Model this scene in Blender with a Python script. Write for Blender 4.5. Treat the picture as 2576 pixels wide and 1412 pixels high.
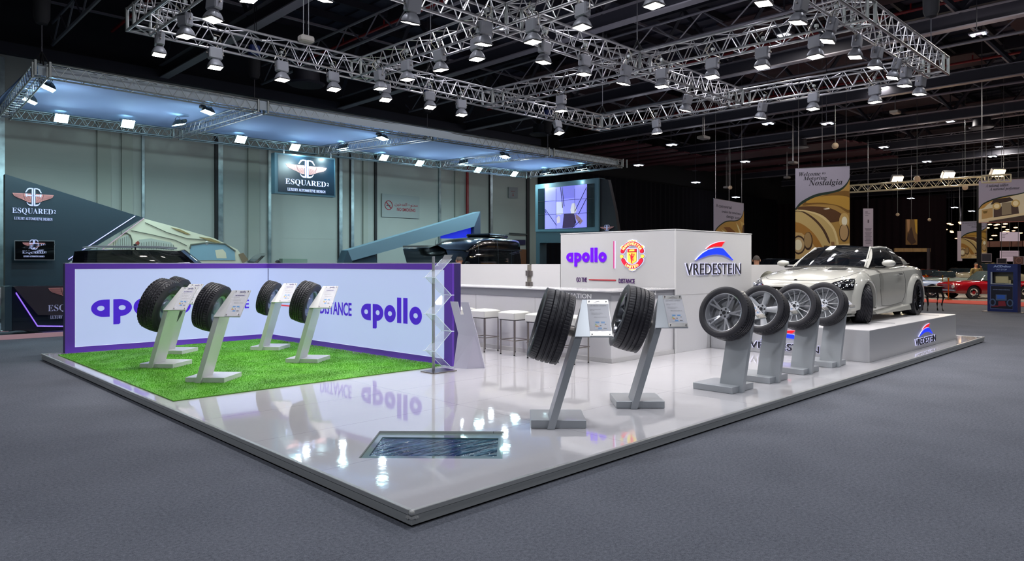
import bpy, math, random
import numpy as np
from mathutils import Vector, Matrix
from mathutils.geometry import tessellate_polygon
random.seed(7)
PI = math.pi
for _o in list(bpy.data.objects): bpy.data.objects.remove(_o)
SC = bpy.context.scene
COL = SC.collection

# ---------------------------------------------------------------- camera
F, CX, HY = 1754.0, 1288.0, 664.0      # focal length and horizon in photo pixels (2576 x 1412)
EYE, HP = 1.72, 0.11                   # eye height, platform height (m)
AR = math.atan((3080 - CX) / F)
FW = (math.cos(AR), math.sin(AR)); RT = (math.sin(AR), -math.cos(AR))
CAM = (-2.7034, -3.6967)
cd = bpy.data.cameras.new('camera'); cam = bpy.data.objects.new('camera', cd); COL.objects.link(cam)
cd.sensor_width = 36; cd.lens = F / 2576 * 36; cd.shift_y = -(706 - HY) / 2576
cd.clip_end = 400
cam.location = (CAM[0], CAM[1], EYE); cam.rotation_euler = (PI / 2, 0, math.atan2(FW[1], FW[0]) - PI / 2)
SC.camera = cam
# ---------------------------------------------------------------- view, world
SC.view_settings.view_transform = 'Standard'; SC.view_settings.look = 'None'
SC.view_settings.exposure = 0.0; SC.view_settings.gamma = 1.0
SC.view_settings.use_curve_mapping = False
SC.cycles.use_denoising = True
SC.cycles.max_bounces = 8; SC.cycles.diffuse_bounces = 3; SC.cycles.glossy_bounces = 4
SC.cycles.transmission_bounces = 6; SC.cycles.transparent_max_bounces = 12
SC.cycles.sample_clamp_indirect = 6.0
SC.cycles.caustics_reflective = False; SC.cycles.caustics_refractive = False
W = bpy.data.worlds.new('hall_world'); SC.world = W; W.use_nodes = True
W.node_tree.nodes['Background'].inputs[0].default_value = (.5, .5, .62, 1)
W.node_tree.nodes['Background'].inputs[1].default_value = 0.02

def light(name, typ, loc, energy, color=(1, 1, 1), size=.1, rot=(0, 0, 0), spot=None, blend=.6, parent=None, sy=None):
    l = bpy.data.lights.new(name, typ); l.energy = energy; l.color = color
    if typ == 'AREA':
        l.size = size
        if sy: l.shape = 'RECTANGLE'; l.size_y = sy
    else: l.shadow_soft_size = size
    if spot: l.spot_size = math.radians(spot); l.spot_blend = blend
    o = bpy.data.objects.new(name, l); COL.objects.link(o); o.location = loc; o.rotation_euler = rot
    if parent: o.parent = parent
    return o
# general hall lighting: high-bay floods under the roof (their fittings are built further down)
HALL = []
for hx in (-6, 3, 12, 21, 31, 42, 54):
    for hy in (-9, -1, 7):
        HALL.append((hx, hy))
for hx, hy in HALL:
    e = 210 if hx < 25 else 190
    colr = (.90, .93, 1.0) if hx < 15 else (1.0, .93, .84)
    light('high_bay_lamp', 'AREA', (hx, hy, 9.6), e, colr, .5)

# ---------------------------------------------------------------- projection helpers (measuring only)
def G(u, v, z=HP):
    d = F * (EYE - z) / (v - HY); k = (u - CX) / F
    return (CAM[0] + d * (FW[0] + RT[0] * k), CAM[1] + d * (FW[1] + RT[1] * k))
def at(u, d):
    k = (u - CX) / F
    return (CAM[0] + d * (FW[0] + RT[0] * k), CAM[1] + d * (FW[1] + RT[1] * k))
def zz(v, d): return EYE - (v - HY) * d / F
class Wall:
    """vertical plane through P0 with direction angle a; s runs along it, n is the side facing the camera"""
    def __init__(s, p0, p1):
        s.p = Vector((p0[0], p0[1], 0)); d = Vector((p1[0] - p0[0], p1[1] - p0[1], 0)); s.L = d.length; s.d = d.normalized()
        s.n = Vector((s.d.y, -s.d.x, 0))
        if s.n.dot(Vector((CAM[0], CAM[1], 0)) - s.p) < 0: s.n = -s.n
        s.r = s.d if s.d.x * RT[0] + s.d.y * RT[1] > 0 else -s.d    # screen-right direction
    def px(s, u, v):
        k = (u - CX) / F; r = Vector((FW[0] + RT[0] * k, FW[1] + RT[1] * k, 0)); c = Vector((CAM[0], CAM[1], 0))
        d = (s.p - c).dot(s.n) / r.dot(s.n); q = c + r * d; q.z = zz(v, d)
        return q
    def at(s, a, z, off=0): return s.p + s.d * a + s.n * off + Vector((0, 0, z))
    def frame(s, org, off=0):
        m = Matrix.Identity(4)
        up = Vector((0, 0, 1)); nn = s.r.cross(up)
        m.col[0][:3] = s.r; m.col[1][:3] = up; m.col[2][:3] = nn
        m.translation = Vector(org) + nn * off
        return m

# ---------------------------------------------------------------- materials
def lin(c):
    if isinstance(c, str):
        c = c.lstrip('#'); c = [int(c[i:i + 2], 16) / 255 for i in (0, 2, 4)]
        return tuple(x / 12.92 if x <= .04045 else ((x + .055) / 1.055) ** 2.4 for x in c)
    return tuple(c)
_M = {}
def mat(name, col, rough=.5, metal=0, emit=None, es=1, coat=0, alpha=1, trans=0, noise=None, bump=None, spec=.5, sheen=0, ior=1.45):
    if name in _M: return _M[name]
    m = bpy.data.materials.new(name); m.use_nodes = True; nt = m.node_tree; b = nt.nodes['Principled BSDF']
    c = lin(col)
    b.inputs['Base Color'].default_value = (*c, 1); b.inputs['Roughness'].default_value = rough; b.inputs['Metallic'].default_value = metal
    b.inputs['Specular IOR Level'].default_value = spec; b.inputs['IOR'].default_value = ior
    b.inputs['Coat Weight'].default_value = coat; b.inputs['Coat Roughness'].default_value = .03
    b.inputs['Alpha'].default_value = alpha; b.inputs['Transmission Weight'].default_value = trans
    if sheen: b.inputs['Sheen Weight'].default_value = sheen
    if emit is not None:
        b.inputs['Emission Color'].default_value = (*lin(emit), 1); b.inputs['Emission Strength'].default_value = es
    if noise or bump:
        tc = nt.nodes.new('ShaderNodeTexCoord')
    if noise:   # (scale, amount[, detail])
        n = nt.nodes.new('ShaderNodeTexNoise'); n.inputs['Scale'].default_value = noise[0]; n.inputs['Detail'].default_value = noise[2] if len(noise) > 2 else 4
        nt.links.new(tc.outputs['Object'], n.inputs['Vector'])
        r = nt.nodes.new('ShaderNodeMapRange'); r.inputs[1].default_value = .3; r.inputs[2].default_value = .7
        r.inputs[3].default_value = 1 - noise[1]; r.inputs[4].default_value = 1 + noise[1]
        nt.links.new(n.outputs['Fac'], r.inputs[0])
        mx = nt.nodes.new('ShaderNodeMix'); mx.data_type = 'RGBA'; mx.blend_type = 'MULTIPLY'; mx.inputs[0].default_value = 1
        mx.inputs[6].default_value = (*c, 1)
        nt.links.new(r.outputs[0], mx.inputs[7]); nt.links.new(mx.outputs[2], b.inputs['Base Color'])
    if bump:    # (scale, strength, distance)
        n = nt.nodes.new('ShaderNodeTexNoise'); n.inputs['Scale'].default_value = bump[0]; n.inputs['Detail'].default_value = 3
        nt.links.new(tc.outputs['Object'], n.inputs['Vector'])
        bp = nt.nodes.new('ShaderNodeBump'); bp.inputs['Strength'].default_value = bump[1]; bp.inputs['Distance'].default_value = bump[2]
        nt.links.new(n.outputs['Fac'], bp.inputs['Height']); nt.links.new(bp.outputs[0], b.inputs['Normal'])
    _M[name] = m
    return m
def lamp_mat(name, col, es):
    m = mat(name, '#ffffff', .3, emit=col, es=es)
    m.cycles.emission_sampling = 'NONE'
    return m

# ---------------------------------------------------------------- mesh builder
class MB:
    def __init__(s): s.v = []; s.f = []; s.m = Matrix.Identity(4)
    def add(s, vs, fs, m=None):
        b = len(s.v); M_ = s.m @ m if m is not None else s.m
        s.v.extend([M_ @ Vector(p) for p in vs]); s.f.extend([tuple(b + i for i in f) for f in fs]); return s
    def box(s, x0, x1, y0, y1, z0, z1, m=None):
        vs = [(x, y, z) for z in (z0, z1) for y in (y0, y1) for x in (x0, x1)]
        return s.add(vs, [(0, 2, 3, 1), (4, 5, 7, 6), (0, 1, 5, 4), (2, 6, 7, 3), (0, 4, 6, 2), (1, 3, 7, 5)], m)
    def rbox(s, x0, x1, y0, y1, z0, z1, r=.01, m=None):   # box with chamfered edges
        vs = []; fs = []
        def P(i, j, k, a):
            x = (x0, x1)[i]; y = (y0, y1)[j]; z = (z0, z1)[k]
            sx = (r, -r)[i]; sy = (r, -r)[j]; sz = (r, -r)[k]
            return {0: (x, y + sy, z + sz), 1: (x + sx, y, z + sz), 2: (x + sx, y + sy, z)}[a]
        idx = {}
        for i in (0, 1):
            for j in (0, 1):
                for k in (0, 1):
                    for a in (0, 1, 2): idx[i, j, k, a] = len(vs); vs.append(P(i, j, k, a))
        for i in (0, 1):
            q = [idx[i, 0, 0, 0], idx[i, 1, 0, 0], idx[i, 1, 1, 0], idx[i, 0, 1, 0]]; fs.append(tuple(q if i else q[::-1]))
            q = [idx[0, i, 0, 1], idx[1, i, 0, 1], idx[1, i, 1, 1], idx[0, i, 1, 1]]; fs.append(tuple(q[::-1] if i else q))
            q = [idx[0, 0, i, 2], idx[1, 0, i, 2], idx[1, 1, i, 2], idx[0, 1, i, 2]]; fs.append(tuple(q if i else q[::-1]))
        for a in (0, 1):
            for b in (0, 1):
                fs.append((idx[0, a, b, 1], idx[1, a, b, 1], idx[1, a, b, 2], idx[0, a, b, 2]))
                fs.append((idx[a, 0, b, 0], idx[a, 1, b, 0], idx[a, 1, b, 2], idx[a, 0, b, 2]))
                fs.append((idx[a, b, 0, 0], idx[a, b, 1, 0], idx[a, b, 1, 1], idx[a, b, 0, 1]))
                for c in (0, 1): fs.append((idx[a, b, c, 0], idx[a, b, c, 1], idx[a, b, c, 2]))
        return s.add(vs, fs, m)
    def cyl(s, p0, p1, r, r2=None, n=8, caps=True):
        p0 = Vector(p0); p1 = Vector(p1); d = p1 - p0; r2 = r if r2 is None else r2
        if d.length < 1e-6: return s
        q = d.to_track_quat('Z', 'Y'); vs = []
        for p, rr in ((p0, r), (p1, r2)):
            for i in range(n):
                a = 2 * PI * i / n; vs.append(p + q @ Vector((math.cos(a) * rr, math.sin(a) * rr, 0)))
        fs = [(i, (i + 1) % n, n + (i + 1) % n, n + i) for i in range(n)]
        if caps: fs += [tuple(range(n))[::-1], tuple(range(n, 2 * n))]
        return s.add(vs, fs)
    def tube(s, pts, r, n=8, closed=False):
        pts = [Vector(p) for p in pts]; N = len(pts); vs = []; rr = r if isinstance(r, (list, tuple)) else [r] * N
        ref = Vector((0, 0, 1))
        for i, p in enumerate(pts):
            a = pts[(i - 1) % N] if (i or closed) else p; b = pts[(i + 1) % N] if (i < N - 1 or closed) else p
            t = (b - a).normalized(); x = ref.cross(t)
            if x.length < .05: x = Vector((1, 0, 0)).cross(t)
            x.normalize(); y = t.cross(x)
            for k in range(n):
                c = 2 * PI * k / n; vs.append(p + (x * math.cos(c) + y * math.sin(c)) * rr[i])
        fs = []
        for i in range(N if closed else N - 1):
            j = (i + 1) % N
            for k in range(n): fs.append((i * n + k, i * n + (k + 1) % n, j * n + (k + 1) % n, j * n + k))
        if not closed: fs += [tuple(range(n))[::-1], tuple(range((N - 1) * n, N * n))]
        return s.add(vs, fs)
    def poly(s, pts, d=.01, m=None, holes=()):   # 2-D outline (x right, y up) extruded along +z by d
        loops = [[Vector((p[0], p[1], 0)) for p in l] for l in [pts, *holes]]
        tris = tessellate_polygon(loops); flat = [p for l in loops for p in l]; n = len(flat)
        vs = [(p.x, p.y, d) for p in flat] + [(p.x, p.y, 0) for p in flat]; fs = []
        for t in tris:
            a, b, c = (flat[i] for i in t)
            if (b - a).cross(c - a).z < 0: t = t[::-1]
            fs.append(tuple(t)); fs.append(tuple(i + n for i in t[::-1]))
        if d:
            o = 0
            for l in loops:
                k = len(l)
                for i in range(k): j = (i + 1) % k; fs.append((o + i, o + i + n, o + j + n, o + j))
                o += k
        return s.add(vs, fs, m)
    def lathe(s, prof, n=32, m=None, closed=False, cap=False, fn=None):   # prof: (x, r) about the X axis
        vs = []; P = len(prof)
        for i in range(n):
            a = 2 * PI * i / n
            for j, (x, r) in enumerate(prof):
                if fn: r += fn(a, j, x)
                vs.append((x, r * math.cos(a), r * math.sin(a)))
        fs = []
        for i in range(n):
            k = (i + 1) % n
            for j in range(P if closed else P - 1):
                l = (j + 1) % P; fs.append((i * P + j, i * P + l, k * P + l, k * P + j))
        if cap:
            fs.append(tuple(i * P for i in range(n))); fs.append(tuple(i * P + P - 1 for i in range(n))[::-1])
        return s.add(vs, fs, m)
    def grid(s, rows, m=None, closed=False):   # rows of equal-length point lists
        R = len(rows); C_ = len(rows[0]); vs = [p for r in rows for p in r]
        fs = [(i * C_ + j, i * C_ + (j + 1) % C_, (i + 1) * C_ + (j + 1) % C_, (i + 1) * C_ + j) for i in range(R - 1) for j in range(C_ if closed else C_ - 1)]
        return s.add(vs, fs, m)
    def sphere(s, c, r, n=12, sc=(1, 1, 1)):
        rows = [[(c[0] + r * sc[0] * math.sin(PI * i / n) * math.cos(2 * PI * j / (n * 2)), c[1] + r * sc[1] * math.sin(PI * i / n) * math.sin(2 * PI * j / (n * 2)), c[2] + r * sc[2] * math.cos(PI * i / n)) for j in range(n * 2)] for i in range(n + 1)]
        return s.grid(rows, closed=True)
    def build_by(s, key, name, mt, parent=None, **kw):
        """one object per group of loose pieces, grouped by key(centre of the piece)"""
        par = list(range(len(s.v)))
        def fd(a):
            while par[a] != a: par[a] = par[par[a]]; a = par[a]
            return a
        for f in s.f:
            for i in f[1:]:
                a, b = fd(f[0]), fd(i)
                if a != b: par[b] = a
        cs = {}
        for i, v in enumerate(s.v): cs.setdefault(fd(i), []).append(v)
        kk = {r: key(sum(l, Vector()) / len(l)) for r, l in cs.items()}; out = []
        for g in sorted(set(kk.values())):
            q = MB(); mp = {}
            for f in s.f:
                if kk[fd(f[0])] == g:
                    for i in f:
                        if i not in mp: mp[i] = len(q.v); q.v.append(s.v[i])
                    q.f.append(tuple(mp[i] for i in f))
            out.append(q.build(name, mt, parent, **kw))
        return out
    def text(s, body, size, m, ex=.004, off=0, align='CENTER', xs=1, shear=0, sp=1):
        vs, fs = text_data(body, ex, off, align, shear, sp)
        return s.add([(x * size * xs, y * size, z) for x, y, z in vs], fs, m)
    def build(s, name, mt, parent=None, smooth=False, bevel=0, world=True, sub=0):
        me = bpy.data.meshes.new(name)
        vs = s.v
        if parent is not None and world:
            inv = root_matrix(parent).inverted(); vs = [inv @ p for p in vs]
        me.from_pydata([tuple(p) for p in vs], [], s.f); me.validate(); me.update()
        if mt is not None: me.materials.append(mt)
        if smooth:
            me.shade_smooth()
            if smooth != 2:
                try: me.set_sharp_from_angle(angle=math.radians(38))
                except Exception: pass
        o = bpy.data.objects.new(name, me); COL.objects.link(o)
        if parent is not None: o.parent = parent
        if bevel:
            b = o.modifiers.new('bevel', 'BEVEL'); b.width = bevel; b.segments = 2; b.limit_method = 'ANGLE'; b.angle_limit = math.radians(40)
        if sub:
            b = o.modifiers.new('sub', 'SUBSURF'); b.levels = sub; b.render_levels = sub
        return o
def root_matrix(o):
    m = Matrix.Identity(4)
    while o is not None:
        m = (Matrix.Translation(o.location) @ o.rotation_euler.to_matrix().to_4x4()) @ m; o = o.parent
    return m
_T = {}
def text_data(body, ex, off, align, shear, sp):
    key = (body, ex, off, align, shear, sp)
    if key not in _T:
        c = bpy.data.curves.new('txt', 'FONT'); c.body = body; c.size = 1; c.align_x = align; c.resolution_u = 3
        c.extrude = 0; c.offset = off; c.shear = shear; c.space_character = sp
        o = bpy.data.objects.new('txt', c); COL.objects.link(o)
        dg = bpy.context.evaluated_depsgraph_get(); dg.update()
        me = bpy.data.meshes.new_from_object(o.evaluated_get(dg))
        v2 = [tuple(p.co) for p in me.vertices]; f2 = [tuple(p.vertices) for p in me.polygons]
        # extrude by hand: front cap + side walls
        cnt = {}
        for f in f2:
            for i in range(len(f)):
                e = (f[i], f[(i + 1) % len(f)]); cnt[e] = 1
        n = len(v2); vs = [(x, y, ex) for x, y, z in v2]; fs = list(f2)
        if f2:
            a, b, c_ = (Vector(v2[i]) for i in f2[0][:3])
            if (b - a).cross(c_ - a).z < 0: fs = [f[::-1] for f in fs]
        if ex > .0005:
            vs += [(x, y, 0) for x, y, z in v2]
            for (a, b) in cnt:
                if (b, a) not in cnt: fs.append((b, a, a + n, b + n))
        bpy.data.objects.remove(o); bpy.data.curves.remove(c); bpy.data.meshes.remove(me)
        _T[key] = (vs, fs)
    return _T[key]
def tag(o, label=None, cat=None, group=None, kind=None):
    if label: o['label'] = label
    if cat: o['category'] = cat
    if group: o['group'] = group
    if kind: o['kind'] = kind
    return o
def thing(name, label, cat, loc=(0, 0, 0), rz=0, group=None):
    o = bpy.data.objects.new(name, None); COL.objects.link(o); o.location = loc; o.rotation_euler = (0, 0, rz)
    o.empty_display_size = .1
    return tag(o, label, cat, group)
def struct(mb, name, mt, **k): return tag(mb.build(name, mt, **k), kind='structure')
def copy_tree(o, parent=None, loc=None, rz=None, label=None, group=None):
    c = o.copy(); COL.objects.link(c)
    if parent is not None: c.parent = parent
    if loc is not None: c.location = loc
    if rz is not None: c.rotation_euler = (c.rotation_euler[0], c.rotation_euler[1], rz)
    if label: c['label'] = label
    if group: c['group'] = group
    for ch in list(o.children): copy_tree(ch, c)
    return c
def TRS(loc=(0, 0, 0), rx=0, ry=0, rz=0):
    return Matrix.Translation(loc) @ Matrix.Rotation(rz, 4, 'Z') @ Matrix.Rotation(ry, 4, 'Y') @ Matrix.Rotation(rx, 4, 'X')
side_y = lambda c: c.y > 0
ORD = ['first', 'second', 'third', 'fourth', 'fifth', 'sixth', 'seventh', 'eighth', 'ninth', 'tenth', 'eleventh', 'twelfth', 'thirteenth', 'fourteenth', 'fifteenth', 'sixteenth', 'seventeenth', 'eighteenth']
# ================================================================ materials used widely
WHITE = mat('white_laminate', '#d3d2d4', .35)
WHITE_GLOSS = mat('white_gloss', '#d8d7d9', .18, coat=.5)
GREY_MET = mat('grey_lacquer', '#8d9196', .32, .35)
ALU = mat('aluminium', '#b4b3b6', .32, .9)
ALU_DK = mat('aluminium_dull', '#8e9290', .42, .85)
STEEL = mat('brushed_steel', '#a09a94', .3, 1)
CHROME = mat('chrome', '#e2e2e6', .08, 1)
BLACK = mat('black_plastic', '#101012', .45)
BLACKM = mat('black_matt', '#0b0b0d', .8)
RUBBER = mat('tyre_rubber', '#2f2e34', .46, spec=.55)
RED = mat('red_paint', '#8e1c22', .4)

# ================================================================ floor, roof, walls
def carpet_material():
    m = bpy.data.materials.new('carpet'); m.use_nodes = True; nt = m.node_tree; b = nt.nodes['Principled BSDF']
    b.inputs['Roughness'].default_value = .95; b.inputs['Specular IOR Level'].default_value = .15
    tc = nt.nodes.new('ShaderNodeTexCoord')
    n1 = nt.nodes.new('ShaderNodeTexNoise'); n1.inputs['Scale'].default_value = 150; n1.inputs['Detail'].default_value = 5; n1.inputs['Roughness'].default_value = .8
    n2 = nt.nodes.new('ShaderNodeTexNoise'); n2.inputs['Scale'].default_value = 1.1; n2.inputs['Detail'].default_value = 6
    n3 = nt.nodes.new('ShaderNodeTexNoise'); n3.inputs['Scale'].default_value = 42; n3.inputs['Detail'].default_value = 4
    for n in (n1, n2, n3): nt.links.new(tc.outputs['Object'], n.inputs['Vector'])
    a = nt.nodes.new('ShaderNodeMath'); a.operation = 'MULTIPLY_ADD'; a.inputs[1].default_value = .55; nt.links.new(n1.outputs['Fac'], a.inputs[0])
    a2 = nt.nodes.new('ShaderNodeMath'); a2.operation = 'MULTIPLY_ADD'; a2.inputs[1].default_value = .2; nt.links.new(n3.outputs['Fac'], a2.inputs[0])
    a3 = nt.nodes.new('ShaderNodeMath'); a3.operation = 'MULTIPLY'; a3.inputs[1].default_value = .08; nt.links.new(n2.outputs['Fac'], a3.inputs[0])
    nt.links.new(a3.outputs[0], a2.inputs[2]); nt.links.new(a2.outputs[0], a.inputs[2])
    r = nt.nodes.new('ShaderNodeValToRGB'); r.color_ramp.elements[0].position = .30; r.color_ramp.elements[1].position = .56
    r.color_ramp.elements[0].color = (*lin('#3c4049'), 1); r.color_ramp.elements[1].color = (*lin('#8f929c'), 1)
    nt.links.new(a.outputs[0], r.inputs[0]); nt.links.new(r.outputs[0], b.inputs['Base Color'])
    bp = nt.nodes.new('ShaderNodeBump'); bp.inputs['Strength'].default_value = .25; bp.inputs['Distance'].default_value = .003
    nt.links.new(n1.outputs['Fac'], bp.inputs['Height']); nt.links.new(bp.outputs[0], b.inputs['Normal'])
    return m
struct(MB().box(-30, 110, -40, 60, -.3, 0), 'floor', carpet_material())

# polished expo tiles under the vintage cars and the red aisle carpet
tag(MB().box(34.2, 72, -30, 25.8, 0, .012).build('vintage_floor', mat('vintage_floor', '#8f8a86', .25, noise=(3, .15))), kind='structure')
p = [G(2330, 753, .02), G(2576, 761, .02), G(2576, 771, .02), G(2330, 760, .02)]
ex = lambda a, b, t: (b[0] + (a[0] - b[0]) * t, b[1] + (a[1] - b[1]) * t)
p = [ex(p[0], p[1], 3), ex(p[1], p[0], 2.5), ex(p[2], p[3], 2.5), ex(p[3], p[2], 3)]
tag(MB().poly(p, .02).build('red_carpet', mat('red_carpet', '#c4473b', .9, noise=(60, .2))), 'strip of red aisle carpet running in front of the vintage cars', 'carpet')

ROOF = mat('roof_sheet', '#3e3f50', .7, noise=(1.2, .25))
GIRD = mat('girder_paint', '#34343e', .55, .2)
GIRD2 = mat('girder_flange', '#8a8790', .45, .3)
BROWN = mat('roof_insulation', '#3c2a30', .8, noise=(.8, .3))
mb = MB()
for i in range(140):      # corrugated roof deck
    x = -30 + i; mb.box(x, x + .5, -40, 60, 12.9, 13.0)
mb.box(-30, 110, -40, 60, 13.0, 13.2)
struct(mb, 'ceiling', ROOF)
tn = [0]
def trim(mb, mt): tn[0] += 1; return struct(mb, 'trim_%d' % tn[0], mt)
# main lattice girders across the hall (along Y), every 8 m
for i, gx in enumerate([-1.1, 6.9, 14.9, 22.9, 30.9, 38.9, 46.9, 54.9, 63, 71, 79, 88]):
    y0, y1 = -38, 26.2
    mb = MB()
    mb.box(gx - .03, gx + .03, y0, y1, 9.22, 9.66).box(gx - .12, gx + .12, y0, y1, 12.3, 12.9)
    n = 16; st = (y1 - y0) / n
    for k in range(n):
        a = y0 + k * st; e = .09
        for s_ in ((a, 9.66, a + st / 2, 12.3), (a + st / 2, 12.3, a + st, 9.66)):
            mb.cyl((gx, s_[0], s_[1]), (gx, s_[2], s_[3]), e, n=4)
    trim(mb, GIRD)
    mb = MB().box(gx - .17, gx + .17, y0, y1, 9.18, 9.22).box(gx - .17, gx + .17, y0, y1, 9.66, 9.69)
    trim(mb, GIRD2)
for gx in (3.1, 11, 19, 26.6, 34.6, 42.8, 51, 59, 67, 75):      # lighter catwalk tubes between the girders
    mb = MB().cyl((gx, -38, 9.7), (gx, 26.2, 9.7), .06, n=6).cyl((gx, -38, 10.5), (gx, 26.2, 10.5), .05, n=6)
    for k in range(33): mb.cyl((gx, -38 + 2 * k, 9.7), (gx, -37 + 2 * k, 10.5), .03, n=4).cyl((gx, -37 + 2 * k, 10.5), (gx, -36 + 2 * k, 9.7), .03, n=4)
    trim(mb, GIRD2)
mb = MB()
for k in range(33):       # purlins along X
    y = -38 + 2.0 * k; mb.box(-28, 90, y - .06, y + .06, 12.55, 12.85)
trim(mb, GIRD)
mb = MB()
for k in range(9):        # bracing rails along X below the roof
    y = -10 + 4.4 * k; mb.box(-28, 90, y - .04, y + .04, 10.9, 10.98)
trim(mb, GIRD2)
mb = MB()
for k in range(14):       # insulation panels seen as warm patches under the far roof
    for j in range(5):
        x = 23.5 + k * 4; y = -30 + j * 11.5 + (k % 3) * 1.5
        mb.box(x, x + 2.6, y, y + 6.5, 11.6, 11.66)
trim(mb, BROWN)
mb = MB()
for k in range(7): mb.box(40 + k * 1.5, 40.9 + k * 1.5, 12, 25.5, 9.0 + .1 * (k % 3), 9.1 + .1 * (k % 3)).box(30 + k * 1.4, 30.7 + k * 1.4, 20, 26, 8.7, 8.78)
trim(mb, mat('roof_red', '#3e141c', .8, noise=(1.5, .3)))
# red fire pipes along Y, with droppers
for i, (px_, z_) in enumerate([(5.0, 10.6), (12.6, 10.9), (17.2, 10.5), (24.4, 10.6), (33.0, 10.6)]):
    mb = MB().cyl((px_, -30, z_), (px_, 26, z_), .055, n=8)
    for k in range(18): mb.cyl((px_, -29 + 3 * k, z_), (px_, -29 + 3 * k, z_ + .25), .03, n=6)
    o = mb.build('sprinkler_pipe', RED, smooth=True)
    tag(o, 'thin red fire sprinkler pipe under the roof, %s counted from the left' % ORD[i], 'pipe', 'red sprinkler pipes')
# air ducts: round drum diffusers
DUCT = mat('duct_dark', '#2c2c34', .5, .3)
for i, (u, v, d) in enumerate([(770, 215, 23), (1500, 215, 30), (2010, 372, 42), (2470, 322, 38), (1360, 340, 38)]):
    x, y = at(u, d); z = zz(v, d)
    root = thing('ceiling_diffuser', ['dark round air diffuser above the left canopy', 'dark round air diffuser behind the middle of the lighting truss', 'dark drum diffuser under the far right roof beside the twin lamps',
           'large dark drum diffuser high at the right', 'dark round diffuser above the right end of the blue canopy'][i], 'air diffuser', (x, y, z), group='ceiling air diffusers')
    mb = MB(); mb.m = Matrix.Translation((x, y, z)) @ Matrix.Rotation(-PI / 2, 4, 'Y')
    mb.lathe([(0, .05), (0, .55), (.06, .62), (.1, .45), (.5, .42), (.55, .42)], 20, cap=True)
    mb.build('drum', DUCT, root, smooth=True)
    MB().cyl((x, y, z + .5), (x, y, 12.8), .03, n=6).build('hanger', DUCT, root)
# long ducts at the far left
for i, (yy, zc) in enumerate([(25.3, 8.75), (25.1, 8.0)]):
    mb = MB()
    for k in range(4): mb.cyl((-26, yy + .12 * k, zc - .22 * k), (.6, yy + .12 * k, zc - .22 * k), .1, n=8)
    tag(mb.build('pipe_bundle', RED, smooth=True), ['upper bundle of dark red pipes at the upper left wall', 'lower bundle of dark red pipes at the upper left wall'][i], 'pipe')

# back wall (grey-green cladding panels, pilasters, galvanised posts)
WALLM = mat('wall_cladding', '#a9ada6', .75, noise=(.35, .05))
GALV = mat('galvanised', '#93a3a6', .35, .8, noise=(3, .3))
BW = Wall((-30, 26.4), (30, 26.4))
struct(MB().box(-30, 29, 26.5, 26.8, 9.3, 12.9), 'wall_roof_space', mat('roof_space_dark', '#23242c', .8))  # dark sheet for the unlit roof space, shade put into its colour
mb = MB().box(-30, 29, 26.4, 26.8, 0, 9.3)
for z in (2.9, 5.2, 7.4): mb.box(-30, 29, 26.392, 26.41, z, z + .012)
struct(mb, 'wall_back', WALLM)
def wall_x(u): return BW.px(u, 600).x
mb = MB()
for u0, u1 in [(243, 277), (304, 332), (622, 650), (911, 922), (1142, 1154), (1330, 1345)]:
    mb.box(wall_x(u0), wall_x(u1), 26.28, 26.42, 0, 9)
trim(mb, mat('pilaster', '#a0a49a', .75))
mb = MB()
for u0, u1 in [(-12, 11), (355, 362), (547, 559), (673, 680), (851, 859), (881, 888), (1102, 1107), (1231, 1237)]:
    a, b = wall_x(u0), wall_x(u1); mb.box(a, b, 26.3, 26.4, 0, 9)
trim(mb, GALV)
mb = MB()
for u0, u1 in [(539, 546), (849, 850.5), (879, 880.5), (941, 946), (1229, 1230.5), (1323, 1329)]:
    a, b = wall_x(u0), wall_x(u1); mb.box(a, b, 26.3, 26.4, 0, 9)
trim(mb, mat('black_riser', '#17191c', .5))
struct(MB().box(-28, 29, 26.1, 26.5, 9.1, 9.5), 'trim_90', GIRD)
x = wall_x(1170)
tag(MB().tube([(x, 26.2, 0), (x, 26.2, 7.1), (x + .1, 26.2, 7.25), (x + .4, 26.2, 7.3)], .08).build('fire_riser', RED, smooth=True), 'dark red vertical fire pipe on the back wall, left of the video wall', 'pipe')
# black drape behind the right half, folds as geometry
DRAPE = mat('black_drape', '#0e0d13', .95, spec=.2)
def drape(name, p0, p1, z0, z1, amp=.06, wl=.62, mt=None):
    w = Wall(p0, p1); n = int(w.L / (wl / 6)); rows = [[], []]
    for i in range(n + 1):
        s = w.L * i / n; o = amp * math.sin(2 * PI * s / wl) + amp * .5 * math.sin(2 * PI * s / (wl * 3.7) + 1)
        for r, z in ((0, z0), (1, z1)): rows[r].append(w.at(s, z, o))
    mb = MB(); mb.grid(rows); mb.grid([[q - w.n * .02 for q in r] for r in rows])
    return struct(mb, name, mt or DRAPE, smooth=2)
drape('wall_drape_back', (29.0, 26.2), (62, 26.2), 0, 7.8)
drape('wall_drape_right', (62, 26.2), (63, 12.3), 0, 7.4, mt=mat('brown_drape', '#1e1317', .95, spec=.2))
struct(MB().box(109, 110, -40, 60, 0, 13), 'wall_right', BLACKM)
struct(MB().box(-30, -29, -40, 60, 0, 13), 'wall_left', WALLM)
struct(MB().box(-30, 110, -40, -39.5, 0, 13), 'wall_front', WALLM)
struct(MB().box(29, 110, 27, 27.5, 0, 13), 'wall_back_right', BLACKM)
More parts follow.
